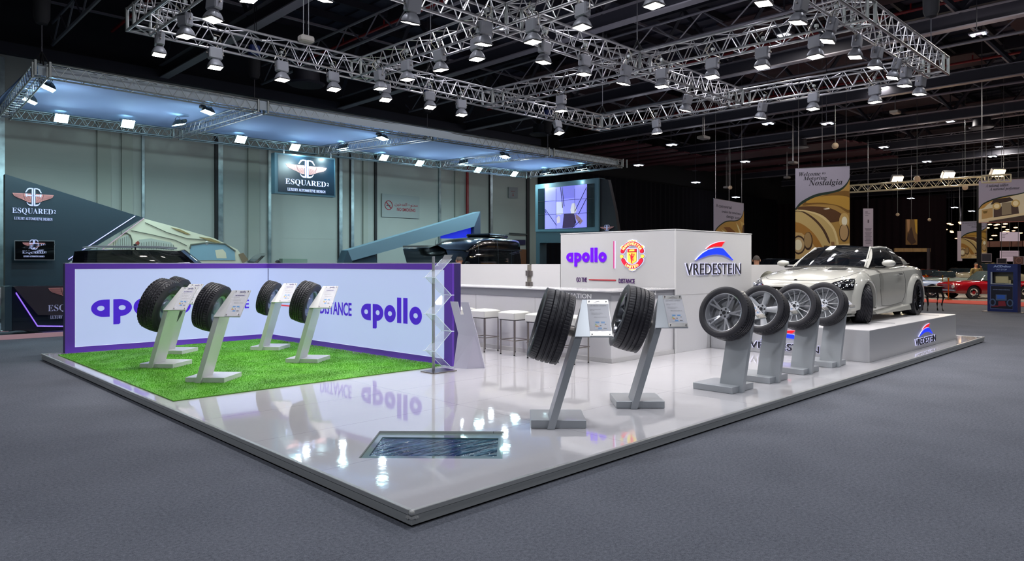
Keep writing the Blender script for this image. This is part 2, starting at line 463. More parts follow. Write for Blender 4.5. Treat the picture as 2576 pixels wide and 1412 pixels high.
# lit soffit panels over the far gangways
mb = MB()
x0, y0 = at(2248, 58); x1, y1 = at(2338, 58); w = Wall((x0, y0), (x1, y1))
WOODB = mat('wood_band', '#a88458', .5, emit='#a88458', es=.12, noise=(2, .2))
m_ = MB(); m_.m = w.frame(w.at(0, 0)); 
z0, z1 = zz(634, 58), zz(625, 58)
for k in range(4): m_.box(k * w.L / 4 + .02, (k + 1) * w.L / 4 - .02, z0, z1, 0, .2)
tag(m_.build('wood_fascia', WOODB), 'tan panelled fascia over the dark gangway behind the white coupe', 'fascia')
x0, y0 = at(2464, 52); x1, y1 = at(2600, 50); w = Wall((x0, y0), (x1, y1)); m_ = MB(); m_.m = w.frame(w.at(0, 0)); z0, z1 = zz(622, 52), zz(608, 52)
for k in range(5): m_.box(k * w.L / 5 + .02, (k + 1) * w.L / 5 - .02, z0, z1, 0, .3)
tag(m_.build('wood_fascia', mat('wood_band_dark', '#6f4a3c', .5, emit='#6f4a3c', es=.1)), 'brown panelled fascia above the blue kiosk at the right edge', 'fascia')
# far portal frame holding the right drape
x, y = at(2336, 57)
tag(MB().box(x - .1, x + .1, y - .1, y + .1, 0, zz(625, 57)).build('portal_post', mat('grey_post', '#5a4f52', .5)), 'slim grey post at the right end of the tan fascia', 'post')
x, y = at(2463, 40)
tag(MB().box(x - .1, x + .1, y - .1, y + .1, 0, zz(468, 40)).build('portal_post', BLACKM), 'black post left of the hanging off-road banner', 'post')

# ================================================================ exhibition platform
def gloss_floor():
    m = bpy.data.materials.new('gloss_floor'); m.use_nodes = True; nt = m.node_tree; b = nt.nodes['Principled BSDF']
    b.inputs['Roughness'].default_value = .045; b.inputs['Specular IOR Level'].default_value = .9; b.inputs['IOR'].default_value = 1.6
    b.inputs['Coat Weight'].default_value = .35; b.inputs['Coat Roughness'].default_value = .02
    tc = nt.nodes.new('ShaderNodeTexCoord'); br = nt.nodes.new('ShaderNodeTexBrick')
    br.inputs['Scale'].default_value = 1; br.offset = 0; br.inputs['Brick Width'].default_value = 2.44; br.inputs['Row Height'].default_value = 1.22
    br.inputs['Mortar Size'].default_value = .0022; br.inputs['Color1'].default_value = br.inputs['Color2'].default_value = (*lin('#d6d4d8'), 1)
    br.inputs['Mortar'].default_value = (*lin('#8f8c90'), 1)
    n = nt.nodes.new('ShaderNodeTexNoise'); n.inputs['Scale'].default_value = 9; n.inputs['Detail'].default_value = 3
    n2 = nt.nodes.new('ShaderNodeTexNoise'); n2.inputs['Scale'].default_value = 1.3
    for q in (br, n, n2): nt.links.new(tc.outputs['Object'], q.inputs['Vector'])
    nt.links.new(br.outputs['Color'], b.inputs['Base Color'])
    bp = nt.nodes.new('ShaderNodeBump'); bp.inputs['Strength'].default_value = .09; bp.inputs['Distance'].default_value = .004
    nt.links.new(n.outputs['Fac'], bp.inputs['Height']); nt.links.new(bp.outputs[0], b.inputs['Normal']); nt.links.new(bp.outputs[0], b.inputs['Coat Normal'])
    return m
PX, PY = 15.46, 11.07
pit = [(0.434, 1.33), (1.087, 2.001), (1.93, 1.15), (1.271, 0.477)]
pl = thing('exhibition_platform', 'low glossy white exhibition platform standing on the grey carpet', 'platform', (0, 0, 0))
m_ = MB(); m_.poly([(0.02, .02), (PX - .02, .02), (PX - .02, PY - .02), (.02, PY - .02)], .02, TRS((0, 0, HP - .022)), holes=[pit])
m_.build('deck', gloss_floor(), pl)
SIDE = mat('platform_side', '#a3a6a6', .45)
m_ = MB().box(0, PX, 0, .018, .018, .076).box(0, .018, .018, PY, .018, .076).box(PX - .018, PX, .018, PY, .018, .076).box(.018, PX, PY - .018, PY, .018, .076)
m_.build('side_panel', SIDE, pl)
TR = mat('platform_trim', '#b4b6b5', .3, .3)
for q in ((0, PX, -.004, .03), (-.004, .03, .03, PY), (PX - .03, PX + .004, .03, PY), (.03, PX, PY - .03, PY + .004)):
    MB().rbox(q[0], q[1], q[2], q[3], .078, HP + .003, .003).build('edge_trim', TR, pl)
MB().box(.03, PX - .03, .03, PY - .03, 0, .02).build('black_skirt', BLACKM, pl)
m_ = MB().box(.1, PX - .1, .1, PY - .1, .02, .022); m_.build('underlay', BLACKM, pl)
for cx_, cy_ in ((0, 0), (0, PY), (PX, 0), (PX, PY)):      # cast corner caps with lugs
    sx = 1 if cx_ == 0 else -1; sy = 1 if cy_ == 0 else -1
    m_ = MB().sphere((cx_ + .006 * sx, cy_ + .006 * sy, HP - .012), .021, 8)
    m_.box(cx_ - .003, cx_ + .003, min(cy_, cy_ + .05 * sy), max(cy_, cy_ + .05 * sy), .055, .075).box(min(cx_, cx_ + .05 * sx), max(cx_, cx_ + .05 * sx), cy_ - .003, cy_ + .003, .055, .075)
    for t_ in (.035, .05):
        m_.cyl((cx_ - .006, cy_ + sy * t_, .05 + t_ * .2), (cx_ + .006, cy_ + sy * t_, .05 + t_ * .2), .008, n=8); m_.cyl((cx_ + sx * t_, cy_ - .006, .05 + t_ * .2), (cx_ + sx * t_, cy_ + .006, .05 + t_ * .2), .008, n=8)
    m_.build('corner_cap', mat('cast_white', '#c9c9c6', .25, .2), pl, smooth=True)

# floor screen set into the deck
fs = thing('floor_screen', 'glass-covered screen showing dark water, set into the white platform floor', 'screen', (1.2, 1.24, .03))
def inset(P_, t):
    c = Vector((sum(p[0] for p in P_) / 4, sum(p[1] for p in P_) / 4)); return [(p[0] + (c.x - p[0]) * t, p[1] + (c.y - p[1]) * t) for p in P_]
m_ = MB().poly(inset(pit, .004), .02, TRS((0, 0, .068)), holes=[[(0.57, 1.385), (1.02, 1.85), (1.765, 1.05), (1.335, 0.615)]])
m_.build('border', mat('sea_green_glass', '#93aaa2', .06, coat=1), fs)
def water():
    m = bpy.data.materials.new('water_picture'); m.use_nodes = True; nt = m.node_tree; b = nt.nodes['Principled BSDF']
    b.inputs['Roughness'].default_value = .03; b.inputs['Base Color'].default_value = (*lin('#0f2c42'), 1)
    tc = nt.nodes.new('ShaderNodeTexCoord'); mp = nt.nodes.new('ShaderNodeMapping'); mp.inputs['Rotation'].default_value = (0, 0, PI / 4); mp.inputs['Scale'].default_value = (2.2, 9, 1)
    n = nt.nodes.new('ShaderNodeTexNoise'); n.inputs['Scale'].default_value = 1.8; n.inputs['Detail'].default_value = 4
    nt.links.new(tc.outputs['Object'], mp.inputs[0]); nt.links.new(mp.outputs[0], n.inputs['Vector'])
    r = nt.nodes.new('ShaderNodeValToRGB'); e = r.color_ramp.elements; e[0].position = .42; e[0].color = (*lin('#06182a'), 1); e[1].position = .74; e[1].color = (*lin('#3f86a0'), 1)
    nt.links.new(n.outputs['Fac'], r.inputs[0]); nt.links.new(r.outputs[0], b.inputs['Emission Color']); b.inputs['Emission Strength'].default_value = .22
    bp = nt.nodes.new('ShaderNodeBump'); bp.inputs['Strength'].default_value = .5; bp.inputs['Distance'].default_value = .02
    nt.links.new(n.outputs['Fac'], bp.inputs['Height']); nt.links.new(bp.outputs[0], b.inputs['Normal'])
    return m
MB().poly([(0.565, 1.387), (1.02, 1.853), (1.768, 1.05), (1.333, 0.612)], .03, TRS((0, 0, .05))).build('display', water(), fs)
MB().poly(inset(pit, .006), .005, TRS((0, 0, HP - .014))).build('glass_cover', mat('clear_glass', '#203038', .02, alpha=.06, spec=1), fs)

# artificial grass: one mat of countless blades
gx0, gx1, gy0, gy1 = .17, 3.82, 4.9, 10.66
rng = np.random.default_rng(3); N = 125000
bx = rng.uniform(gx0, gx1 + .42, N); by = rng.uniform(gy0, gy1, N); keep = bx < 4.015 + (10.7 - by) * .036; bx = bx[keep]; by = by[keep]; N = len(bx)
clump = np.sin(bx * 5 + np.sin(by * 3) * 2) * np.sin(by * 4.3 + np.cos(bx * 2.2) * 2)
hh = rng.uniform(.013, .026, N) * (1 + .25 * clump); th = rng.uniform(0, 2 * PI, N); le = rng.uniform(.0, .026, N); ph = clump * 2.2 + rng.normal(0, .9, N) - 1
w_ = .004
V = np.zeros((N, 3, 3)); V[:, 0] = np.stack([bx - np.cos(th) * w_, by - np.sin(th) * w_, np.full(N, HP + .004)], 1); V[:, 1] = np.stack([bx + np.cos(th) * w_, by + np.sin(th) * w_, np.full(N, HP + .004)], 1)
V[:, 2] = np.stack([bx + np.cos(ph) * le, by + np.sin(ph) * le, HP + .004 + hh], 1)
me = bpy.data.meshes.new('artificial_grass'); base = np.array([[gx0, gy0, HP + .012], [gx1 + .22, gy0, HP + .012], [gx1, gy1, HP + .012], [gx0, gy1, HP + .012], [gx0, gy0, HP + .001], [gx1 + .22, gy0, HP + .001], [gx1, gy1, HP + .001], [gx0, gy1, HP + .001]])
allv = np.concatenate([V.reshape(-1, 3), base]); nb = 3 * N
fcs = [tuple(r) for r in np.arange(nb).reshape(-1, 3).tolist()] + [(nb, nb + 1, nb + 2, nb + 3), (nb, nb + 1, nb + 5, nb + 4), (nb, nb + 3, nb + 7, nb + 4), (nb + 1, nb + 2, nb + 6, nb + 5), (nb + 2, nb + 3, nb + 7, nb + 6)]
me.from_pydata(allv.tolist(), [], fcs)
gm = mat('grass_blade', '#62ab2c', .6, noise=(2.2, .25)); 
nt = gm.node_tree
me.materials.append(gm); o = bpy.data.objects.new('artificial_grass', me); COL.objects.link(o)
tag(o, 'bright green artificial grass mat on the platform between the purple light walls', 'artificial grass', kind='stuff')
# ================================================================ logos as raised shapes
def arcpts(cx, cy, rx, ry, a0, a1, n=14): return [(cx + rx * math.cos(math.radians(a0 + (a1 - a0) * i / n)), cy + ry * math.sin(math.radians(a0 + (a1 - a0) * i / n))) for i in range(n + 1)]
def circ(cx, cy, r, n=20, ry=None): return arcpts(cx, cy, r, ry or r, 0, 360 - 360 / n, n - 1)
def apollo_logo(mb, fr, w, h, d=.01):
    """fr: frame at the lower-left of the x-height box; w total width, h x-height"""
    kx = w / 520.; ky = h / 122.
    m = fr @ Matrix.Diagonal((kx, ky, 1, 1))
    hole = lambda cx: circ(cx, 61, 18)
    mb.poly(arcpts(62, 61, 62, 61, 90, 270, 16) + [(90, 0), (90, 122)], d, m, holes=[hole(47)])
    mb.poly([(108, 122), (108, -56), (136, -56), (143, -48), (143, 0)] + arcpts(140, 61, 62, 61, -88, 90, 16), d, m, holes=[hole(152)])
    mb.poly(circ(259, 61, 49, 28, 62), d, m, holes=[hole(259)])
    for x in (320, 371): mb.poly([(x, 0), (x + 34, 0), (x + 34, 179), (x, 179)], d, m)
    mb.poly(circ(470, 61, 49, 28, 62), d, m, holes=[hole(470)])
    return mb
SW_RED = [(1912, 296), (1935, 272), (1975, 240), (2035, 212), (2100, 195), (2160, 188), (2138, 208), (2122, 232), (2112, 258), (2060, 255), (2000, 262), (1955, 276)]
SW_BLUE = [(1785, 440), (1820, 398), (1870, 350), (1940, 305), (2010, 284), (2070, 277), (2125, 282), (2160, 318), (2215, 378), (2270, 440), (2225, 408), (2165, 380), (2110, 366), (2050, 361), (1990, 366), (1930, 382), (1860, 408)]
LIT_W = mat('lit_edge', '#e8e6ff', .4, emit='#cfd0ff', es=.75)
def ftext(mb, body, fr, w, h, ex=.004, off=0):
    vs, fs = text_data(body, ex, off, 'LEFT', 0, 1); xs_ = [p[0] for p in vs]; ys_ = [p[1] for p in vs]
    return mb.add(vs, fs, fr @ Matrix.Diagonal((w / (max(xs_) - min(xs_)), h / (max(ys_) - min(ys_)), 1, 1)) @ Matrix.Translation((-min(xs_), -min(ys_), 0)))
def vlogo(parent, fr, w, lh, kind='lit', names=('swoosh_red', 'swoosh_blue', 'lettering')):
    """vredestein mark; fr at lower-left of lettering, w lettering width"""
    k = w / 715.; ky = lh / 150.
    f = lambda P_: [((x - 1665) * k, (632 - y) * ky) for x, y in P_]
    em = kind != 'flat'
    if em:
        mb = MB()
        for P_ in (SW_RED, SW_BLUE):
            q = f(P_); c = Vector((sum(a for a, b in q) / len(q), sum(b for a, b in q) / len(q)))
            mb.poly([(c.x + (a - c.x) * 1.02 - .006, c.y + (b - c.y) * 1.05 + .003) for a, b in q], .012, fr)
        ftext(mb, 'VREDESTEIN', fr @ Matrix.Translation((-.018, -.004, 0)), w + .018, lh + .010, .012, .016)
        mb.build('halo', LIT_W, parent)
    if kind == 'grey': r_, b_, t_ = (mat('logo_print', '#3c3c44', .5),) * 3
    else: r_, b_, t_ = mat('logo_red', '#e0101c', .4, emit='#f00818', es=.75), mat('logo_blue', '#1030ff', .4, emit='#0a30ff', es=.95), mat('logo_dark', '#23222c', .5)
    d = .022 if em else .0015
    MB().poly(f(SW_RED), d, fr).build(names[0], r_, parent)
    MB().poly(f(SW_BLUE), d, fr).build(names[1], b_, parent)
    ftext(MB(), 'VREDESTEIN', fr, w, lh, d, .004 if em else .02).build(names[2], t_, parent)
SERIF = lambda s: ''.join(chr(0x1D400 + ord(c) - 65) if 'A' <= c <= 'Z' else chr(0x1D41A + ord(c) - 97) if 'a' <= c <= 'z' else c for c in s)
SERIFI = lambda s: ''.join(chr(0x1D468 + ord(c) - 65) if 'A' <= c <= 'Z' else chr(0x1D482 + ord(c) - 97) if 'a' <= c <= 'z' else c for c in s)
def asp(W_, u, v): return (W_.px(u, v).z - W_.px(u, v + 1).z) / (W_.px(u + 1, v) - W_.px(u, v)).xy.length
def esq_logo(parent, fr, w, dim=1.0, text=True, d=.01, flat_em=.6, ar=1.0):
    """winged emblem; fr at the centre of the lettering baseline, w = width of the wings"""
    k = w / 1030.; fr = fr @ Matrix.Diagonal((1, ar, 1, 1))
    f = lambda P_: [((x - 930) * k, (1010 - y) * k) for x, y in P_]
    SIL = mat('emblem_silver%g' % dim, '#c9cdf0', .3, .3, emit='#b8c0f0', es=flat_em * dim); COP = mat('emblem_copper%g' % dim, '#c98f88', .35, .3, emit='#c98890', es=flat_em * .6 * dim)
    DK = mat('emblem_line', '#2a2230', .6)
    mw = MB(); ml = MB(); ms = MB()
    for s in (1, -1):
        g = lambda P_: f([(930 + s * (x - 930), y) for x, y in P_]) if s == 1 else f([(930 - (x - 930), y) for x, y in P_])[::-1]
        mw.poly(g([(405, 480), (870, 476), (870, 700), (800, 690), (745, 670), (680, 640), (600, 612), (500, 583), (440, 540)]), d, fr)
        for t in range(6):
            a = 500 + t * 16
            ml.poly(g([(430 + t * 12, a), (690, a + t * 6), (690, a + t * 6 + 4), (430 + t * 12, a + 5)]), d + .004, fr)
        for t in range(5):
            ml.poly(g([(700 + 30 * t, 540), (706 + 30 * t, 540), (760 + 26 * t, 670), (753 + 26 * t, 670)]), d + .004, fr)
        ml.poly(g([(665, 480), (673, 480), (720, 640), (708, 640)]), d + .004, fr)
        ms.poly(g([(885, 335), (922, 335), (922, 790), (885, 780)]), d + .008, fr)
        ms.poly(g([(720, 445), (775, 350), (830, 330), (900, 330), (900, 358), (835, 360), (795, 378), (745, 450)]), d + .008, fr)
        ms.poly(g([(765, 690), (800, 735), (900, 755), (900, 790), (840, 785), (790, 755), (752, 690)]), d + .008, fr)
        ms.poly(g([(780, 505), (922, 505), (922, 535), (780, 535)]), d + .008, fr)
        ms.poly(g([(720, 480), (775, 480), (770, 550), (740, 560)]), d + .008, fr)
    mw.build('wing_emblem', COP, parent); ml.build('feather_lines', DK, parent); ms.build('monogram', SIL, parent)
    if text:
        m_ = ftext(MB(), SERIF('ESQUARED'), fr @ Matrix.Translation((-530 * k, 0, 0)), 1030 * k, 165 * k, d, -.008); ftext(m_, '2', fr @ Matrix.Translation((525 * k, 60 * k, 0)), 55 * k, 85 * k, d, .0).build('lettering', SIL, parent)
        ftext(MB(), SERIF('LUXURY AUTOMOTIVE DESIGN'), fr @ Matrix.Translation((-480 * k, -135 * k, 0)), 970 * k, 72 * k, d, -.005).build('tagline', SIL, parent)

# ================================================================ purple light walls
PURPLE = mat('purple_frame', '#6a40bb', .35, coat=.2)
def lightface(name, es=1.0):
    m = bpy.data.materials.new(name); m.use_nodes = True; nt = m.node_tree; b = nt.nodes['Principled BSDF']
    b.inputs['Base Color'].default_value = (.22, .25, .36, 1); b.inputs['Roughness'].default_value = .4
    b.inputs['Emission Color'].default_value = (*lin('#b6c4ee'), 1); b.inputs['Emission Strength'].default_value = es
    return m
LF = lightface('backlit_fabric', .74)
TXT = mat('print_purple', '#4a1fd0', .5, emit='#4a1fd0', es=.35)
TXR = mat('print_red', '#e0333c', .5, emit='#e0333c', es=.4)
ZT = 1.725
w1 = Wall((.32, 10.87), (4.07, 10.75)); w2 = Wall((4.07, 10.75), (4.29, 4.78))
def lightwall(name, label, w, bands, z0=HP, z1=ZT, th=.17):
    root = thing(name, label, 'light wall', w.at(w.L / 2, HP, -th / 2), 0)
    fl = w.frame(w.at(0 if w.r.dot(w.d) > 0 else w.L, 0)); L = w.L; lo, hi, le, ri = bands
    MB_ = MB(); MB_.m = fl
    MB_.box(0, L, z0, z1, -th, -.03); MB_.build('carcass', mat('carcass_purple', '#35246a', .5), root)
    MB_ = MB(); MB_.m = fl
    MB_.box(0, L, z1 - hi, z1, -.03, .012).box(0, L, z0, z0 + lo, -.03, .012).box(0, le, z0 + lo, z1 - hi, -.03, .012).box(L - ri, L, z0 + lo, z1 - hi, -.03, .012)
    MB_.build('frame', PURPLE, root)
    MB_ = MB(); MB_.m = fl; MB_.box(0, L, z1, z1 + .012, -th, .012); MB_.build('top_cap', mat('cap_grey', '#b9b6c8', .4), root)
    MB_ = MB(); MB_.m = fl; MB_.box(le, L - ri, z0 + lo, z1 - hi, -.02, .002)
    MB_.build('light_panel', LF, root)
    MB_ = MB(); MB_.m = fl; e = .008
    MB_.box(le, L - ri, z1 - hi - e, z1 - hi, .002, .008).box(le, L - ri, z0 + lo, z0 + lo + e, .002, .008)
    if le: MB_.box(le, le + e, z0 + lo, z1 - hi, .002, .008)
    if ri: MB_.box(L - ri - e, L - ri, z0 + lo, z1 - hi, .002, .008)
    MB_.build('bright_edge', mat('edge_glow', '#dfe6ff', .3, emit='#dfe8ff', es=.3), root)
    if not le: q_ = MB(); q_.m = fl; q_.box(0, .012, z0 + lo, z1 - hi, .0, .012); q_.build('corner_seam', mat('seam_navy', '#1c1c50', .5), root)
    return root
lw1 = lightwall('light_wall', 'purple framed backlit wall along the left side, first apollo lettering', w1, (.1, .1, .15, .0))
lw2 = lightwall('light_wall', 'purple framed backlit wall running toward the rack, DISTANCE and apollo lettering', w2, (.10, .10, .0, .19))
LFi = bpy.data.objects
def wtext(w, root, body, u0, u1, v_top, v_bot, mt, name='lettering', off=.02, ex=.003, dz=.004):
    """text fitted between photo pixels on a wall plane"""
    a = w.px(u0, v_bot); b = w.px(u1, v_bot); L = (b - a).length; h = (w.px(u0, v_top).z - a.z)
    vs, fs = text_data(body, ex, off, 'LEFT', 0, 1); xs_ = [p[0] for p in vs]; ys_ = [p[1] for p in vs]; W_ = max(xs_) - min(xs_); H_ = max(ys_) - min(ys_)
    fr = w.frame(a, dz) @ Matrix.Diagonal((L / W_, h / H_, 1, 1)) @ Matrix.Translation((-min(xs_), -min(ys_), 0))
    return MB().add(vs, fs, fr).build(name, mt, root)
fr = w1.frame(w1.px(229, 799), .004); apollo_logo(MB(), fr, (w1.px(480, 780) - w1.px(229, 780)).length, w1.px(229, 755).z - w1.px(229, 799).z, .003).build('lettering', TXT, lw1)
wtext(w1, lw1, 'GO THE', 534, 626, 757, 780, TXT)
a = w1.px(646, 764); b = w1.px(679, 764); MB().poly([(0, 0), ((b - a).length, 0), ((b - a).length, .03), (0, .03)], .003, w1.frame(a, .004)).build('red_line', TXR, lw1)
a = w2.px(682, 768); b = w2.px(730, 768); MB().poly([(0, 0), ((b - a).length, 0), ((b - a).length, .03), (0, .03)], .003, w2.frame(a, .004)).build('red_line', TXR, lw2)
wtext(w2, lw2, 'DISTANCE', 806, 885, 757, 789, TXT)
fr = w2.frame(w2.px(909, 804), .004); apollo_logo(MB(), fr, (w2.px(1062, 800) - w2.px(909, 800)).length, w2.px(909, 765).z - w2.px(909, 806).z, .003).build('lettering', TXT, lw2)

# ================================================================ counter, low walls, sign tower
cw_a = Wall((6.33, 9.6), (6.335, 3.24)); cw_b = Wall((6.335, 3.24), (8.18, 3.22)); BANDG = mat('band_grey', '#85868c', .45)
def lbox(w, s0, s1, z0, z1, t0, t1, mb=None):      # box in wall coordinates (t out of the wall)
    mb = mb or MB(); a = w.at(0, 0)
    M_ = Matrix.Identity(4); M_.col[0][:3] = w.d; M_.col[1][:3] = w.n; M_.translation = w.p
    return mb.box(s0, s1, t0, t1, z0, z1, M_)
ct = thing('information_counter', 'long white counter with grey band reading INFORMATION, behind the bar stools', 'counter', (6.6, 6, HP))
mb = MB().box(6.34, 6.95, 3.25, 9.6, HP, 1.12).box(6.95, 8.17, 3.25, 3.8, HP, 1.12); mb.build('carcass', WHITE, ct)
mb = MB()
for y in (4.95, 6.55, 8.15): mb.box(6.337, 6.342, y, y + .004, HP + .07, 1.12)
mb.box(7.2, 7.204, 3.247, 3.252, HP + .07, 1.12); mb.build('panel_joints', mat('joint_grey', '#a6a4a4', .6), ct)
MB().box(6.33, 6.95, 3.24, 9.6, 1.12, 1.258).box(6.95, 8.17, 3.24, 3.8, 1.12, 1.258).build('band', BANDG, ct)
MB().rbox(6.30, 7.0, 3.21, 9.62, 1.257, 1.285, .006).rbox(7.0, 8.17, 3.21, 3.85, 1.257, 1.285, .006).build('worktop', WHITE_GLOSS, ct)
MB().box(6.325, 6.34, 3.24, 9.6, HP, HP + .07).box(6.33, 8.17, 3.23, 3.25, HP, HP + .07).build('plinth', mat('plinth_white', '#bdbcbc', .4), ct)
wtext(cw_a, ct, 'INFORMATION', 1388, 1488, 736, 747.5, mat('letter_silver', '#e4e4e6', .4), off=.018)
a = Wall((6.335, 3.24), (8.17, 3.24))
wtext(a, ct, 'INFORMATION', 1560, 1649, 737, 747, mat('letter_silver', '#e4e4e6', .4), off=.018, name='lettering')

tw = thing('sign_tower', 'tall white box wall behind the counter with apollo, football crest and VREDESTEIN signs', 'sign wall', (9.6, 4.6, HP))
MB().box(8.18, 11.07, 3.22, 5.97, HP, 2.335).build('carcass', mat('tower_white', '#c4c4c6', .5), tw)
MB().box(8.17, 11.08, 3.21, 5.98, 2.335, 2.35).box(8.165, 8.185, 3.205, 3.225, HP, 2.335).build('edge_trim', mat('trim_light', '#d8d8d8', .4), tw)
mb = MB()
for x in (9.3, 10.3): mb.box(x, x + .004, 3.217, 3.222, HP, 1.15)
mb.box(8.18, 11.07, 3.217, 3.222, 1.15, 1.154); mb.build('panel_joints', mat('joint_grey', '#a6a4a4', .6), tw)
ta = Wall((8.18, 5.97), (8.18, 3.22)); tb = Wall((8.18, 3.22), (11.07, 3.22))
VIO = mat('violet_acrylic', '#4a00b8', .4, emit='#7000ff', es=.72)
q = lambda x, y: (1400 + x / 5.152, 570 + y / 5.152)
a = ta.px(*q(132, 462)); b = ta.px(*q(652, 462)); t = ta.px(*q(132, 340))
apollo_logo(MB(), ta.frame(a, .002), (b - a).length, t.z - a.z, .014).build('apollo_letters', VIO, tw)
a = ta.px(*q(740, 546)); b = ta.px(*q(740, 190))
MB().poly([(0, 0), (.026, 0), (.026, b.z - a.z), (0, b.z - a.z)], .012, ta.frame(a)).build('divider_bar', mat('divider', '#c0387c', .4, emit='#c04090', es=.4), tw)
MB().poly([(.026, 0), (.045, 0), (.045, b.z - a.z), (.026, b.z - a.z)], .005, ta.frame(a)).build('divider_glow', LIT_W, tw)
DP = mat('dark_purple', '#4a1866', .45)
wtext(ta, tw, 'GO THE', 1450.5, 1476.5, 698, 709.5, DP, off=.012, ex=.006)
wtext(ta, tw, 'DISTANCE', 1557, 1597, 701, 712.5, DP, off=.012, ex=.006)
a = ta.px(*q(422, 697)); b = ta.px(*q(772, 704)); MB().poly([(0, 0), ((b - a).length, 0), ((b - a).length, .022), (0, .022)], .012, ta.frame(a)).build('red_line', mat('line_red', '#b8313a', .4), tw)
a = tb.px(*q(1665, 632)); b = tb.px(*q(2380, 632)); vlogo(tw, tb.frame(a, .002), (b - a).length, tb.px(*q(2000, 484)).z - tb.px(*q(2000, 632)).z)
# football club crest, drawn in crop pixels on the apollo face
q2 = lambda x, y: (1540 + x / 14.12, 590 + y / 14.12)
o_ = ta.px(*q2(727, 780)); ex_ = (ta.px(*q2(1127, 780)) - ta.px(*q2(327, 780))).length / 800; ey_ = (ta.px(*q2(727, 380)).z - ta.px(*q2(727, 1180)).z) / 800
cf = ta.frame(o_, .002) @ Matrix.Diagonal((ex_, ey_, 1, 1)); C2 = lambda P_: [(x - 727, 780 - y) for x, y in P_]
cr = tw
def band(cx, cy, rx, ry, a0, a1, w, n=22):
    o = arcpts(cx, cy, rx + w / 2, ry + w / 2, a0, a1, n); i = arcpts(cx, cy, rx - w / 2, ry - w / 2, a1, a0, n)
    def cap(a, s, rot=0): 
        c = (cx + rx * math.cos(math.radians(a)), cy + ry * math.sin(math.radians(a))); a += rot
        return [(c[0] + w / 2 * math.cos(math.radians(a + s * t)), c[1] + w / 2 * math.sin(math.radians(a + s * t))) for t in (30, 60, 90, 120, 150)]
    s = 1 if a1 > a0 else -1
    return o + cap(a1, s) + i + cap(a0, s, 180)
TOPB = (0, 0, 375, 455); BOTB = (0, 60, 360, 430)
RC = mat('crest_red', '#e8203c', .4, emit='#e0203c', es=.45); YC = mat('crest_yellow', '#f2e35c', .4, emit='#e8d850', es=.4); DKR = mat('crest_outline', '#7a2018', .5)
mb = MB()
mb.poly(band(*TOPB, 157.5, 22.5, 176), .012, cf).poly(band(*BOTB, 205.5, 334.5, 165), .012, cf)
for sx in (-1, 1): mb.poly(circ(sx * 368, 0, 78), .012, cf)
mb.poly([(-185, 285), (185, 285), (185, -180), (0, -300), (-185, -180)], .012, cf).poly([(-160, 560), (0, 600), (160, 560), (160, 400), (-160, 400)], .0115, cf).poly([(-140, -420), (140, -420), (100, -500), (0, -525), (-100, -500)], .0115, cf)
for sx in (-1, 1): mb.poly([(sx * 330, 250), (sx * 420, 290), (sx * 430, 330), (sx * 360, 400), (sx * 300, 350)][::sx], .0115, cf)
mb.build('crest_halo', LIT_W, cr)
mb = MB().poly(band(*TOPB, 157, 23, 150), .02, cf).poly(band(*BOTB, 206, 334, 140), .02, cf).poly([(-165, 270), (165, 270), (165, -168), (0, -278), (-165, -168)], .02, cf)
for sx in (-1, 1): mb.poly(circ(sx * 368, 0, 70), .02, cf)
mb.build('crest_outline', DKR, cr)
mb = MB().poly(band(*TOPB, 156, 24, 134), .024, cf).poly(band(*BOTB, 207, 333, 124), .024, cf).poly([(-158, 262), (158, 262), (158, 168), (-158, 168)], .026, cf).poly([(-158, 160), (158, 160), (158, 148), (-158, 148)], .026, cf)
# devil with trident
DEV = [(-20, 95), (-12, 118), (-4, 98), (8, 98), (16, 118), (24, 95), (26, 60), (14, 45), (24, 20), (44, 10), (62, 22), (70, 2), (40, -20), (36, -50), (20, -90), (52, -130), (40, -165), (30, -160), (26, -130), (0, -100), (10, -160), (4, -215), (16, -250), (-18, -250), (-22, -210), (-32, -130), (-44, -60), (-46, 0), (-62, 30), (-66, 55), (-86, 50), (-110, 42), (-96, 66), (-72, 82), (-52, 60), (-40, 30), (-30, 20), (-16, 40), (-22, 60)]
mb.poly(DEV, .029, cf)
mb.poly([(70, -160), (78, -160), (78, 90), (70, 90)], .029, cf)
for x in (46, 70, 94): mb.poly([(x, 40), (x + 8, 40), (x + 8, 95), (x, 95)], .029, cf)
mb.poly([(46, 36), (102, 36), (102, 46), (46, 46)], .029, cf)
mb.build('crest_red_field', RC, cr)
mb = MB().poly([(-160, 142), (160, 142), (160, -165), (0, -272), (-160, -165)], .024, cf)
mb.poly([(-115, 180), (-60, 245), (92, 250), (92, 180)], .028, cf)
for sx in (-1, 1): mb.poly(circ(sx * 368, 0, 62), .024, cf)
for x, y in ((-95, 548), (0, 560), (95, 548), (-80, -462), (0, -480), (80, -462)): mb.poly([(x - 38, y - 18), (x + 38, y - 18), (x + 26, y + 20), (x, y + 6), (x - 26, y + 20)], .02, cf)
for sx in (-1, 1): mb.poly([(sx * 320, 290), (sx * 400, 300), (sx * 380, 370), (sx * 330, 380)][::sx], .02, cf)
mb.build('crest_yellow_field', YC, cr)
mb = MB()
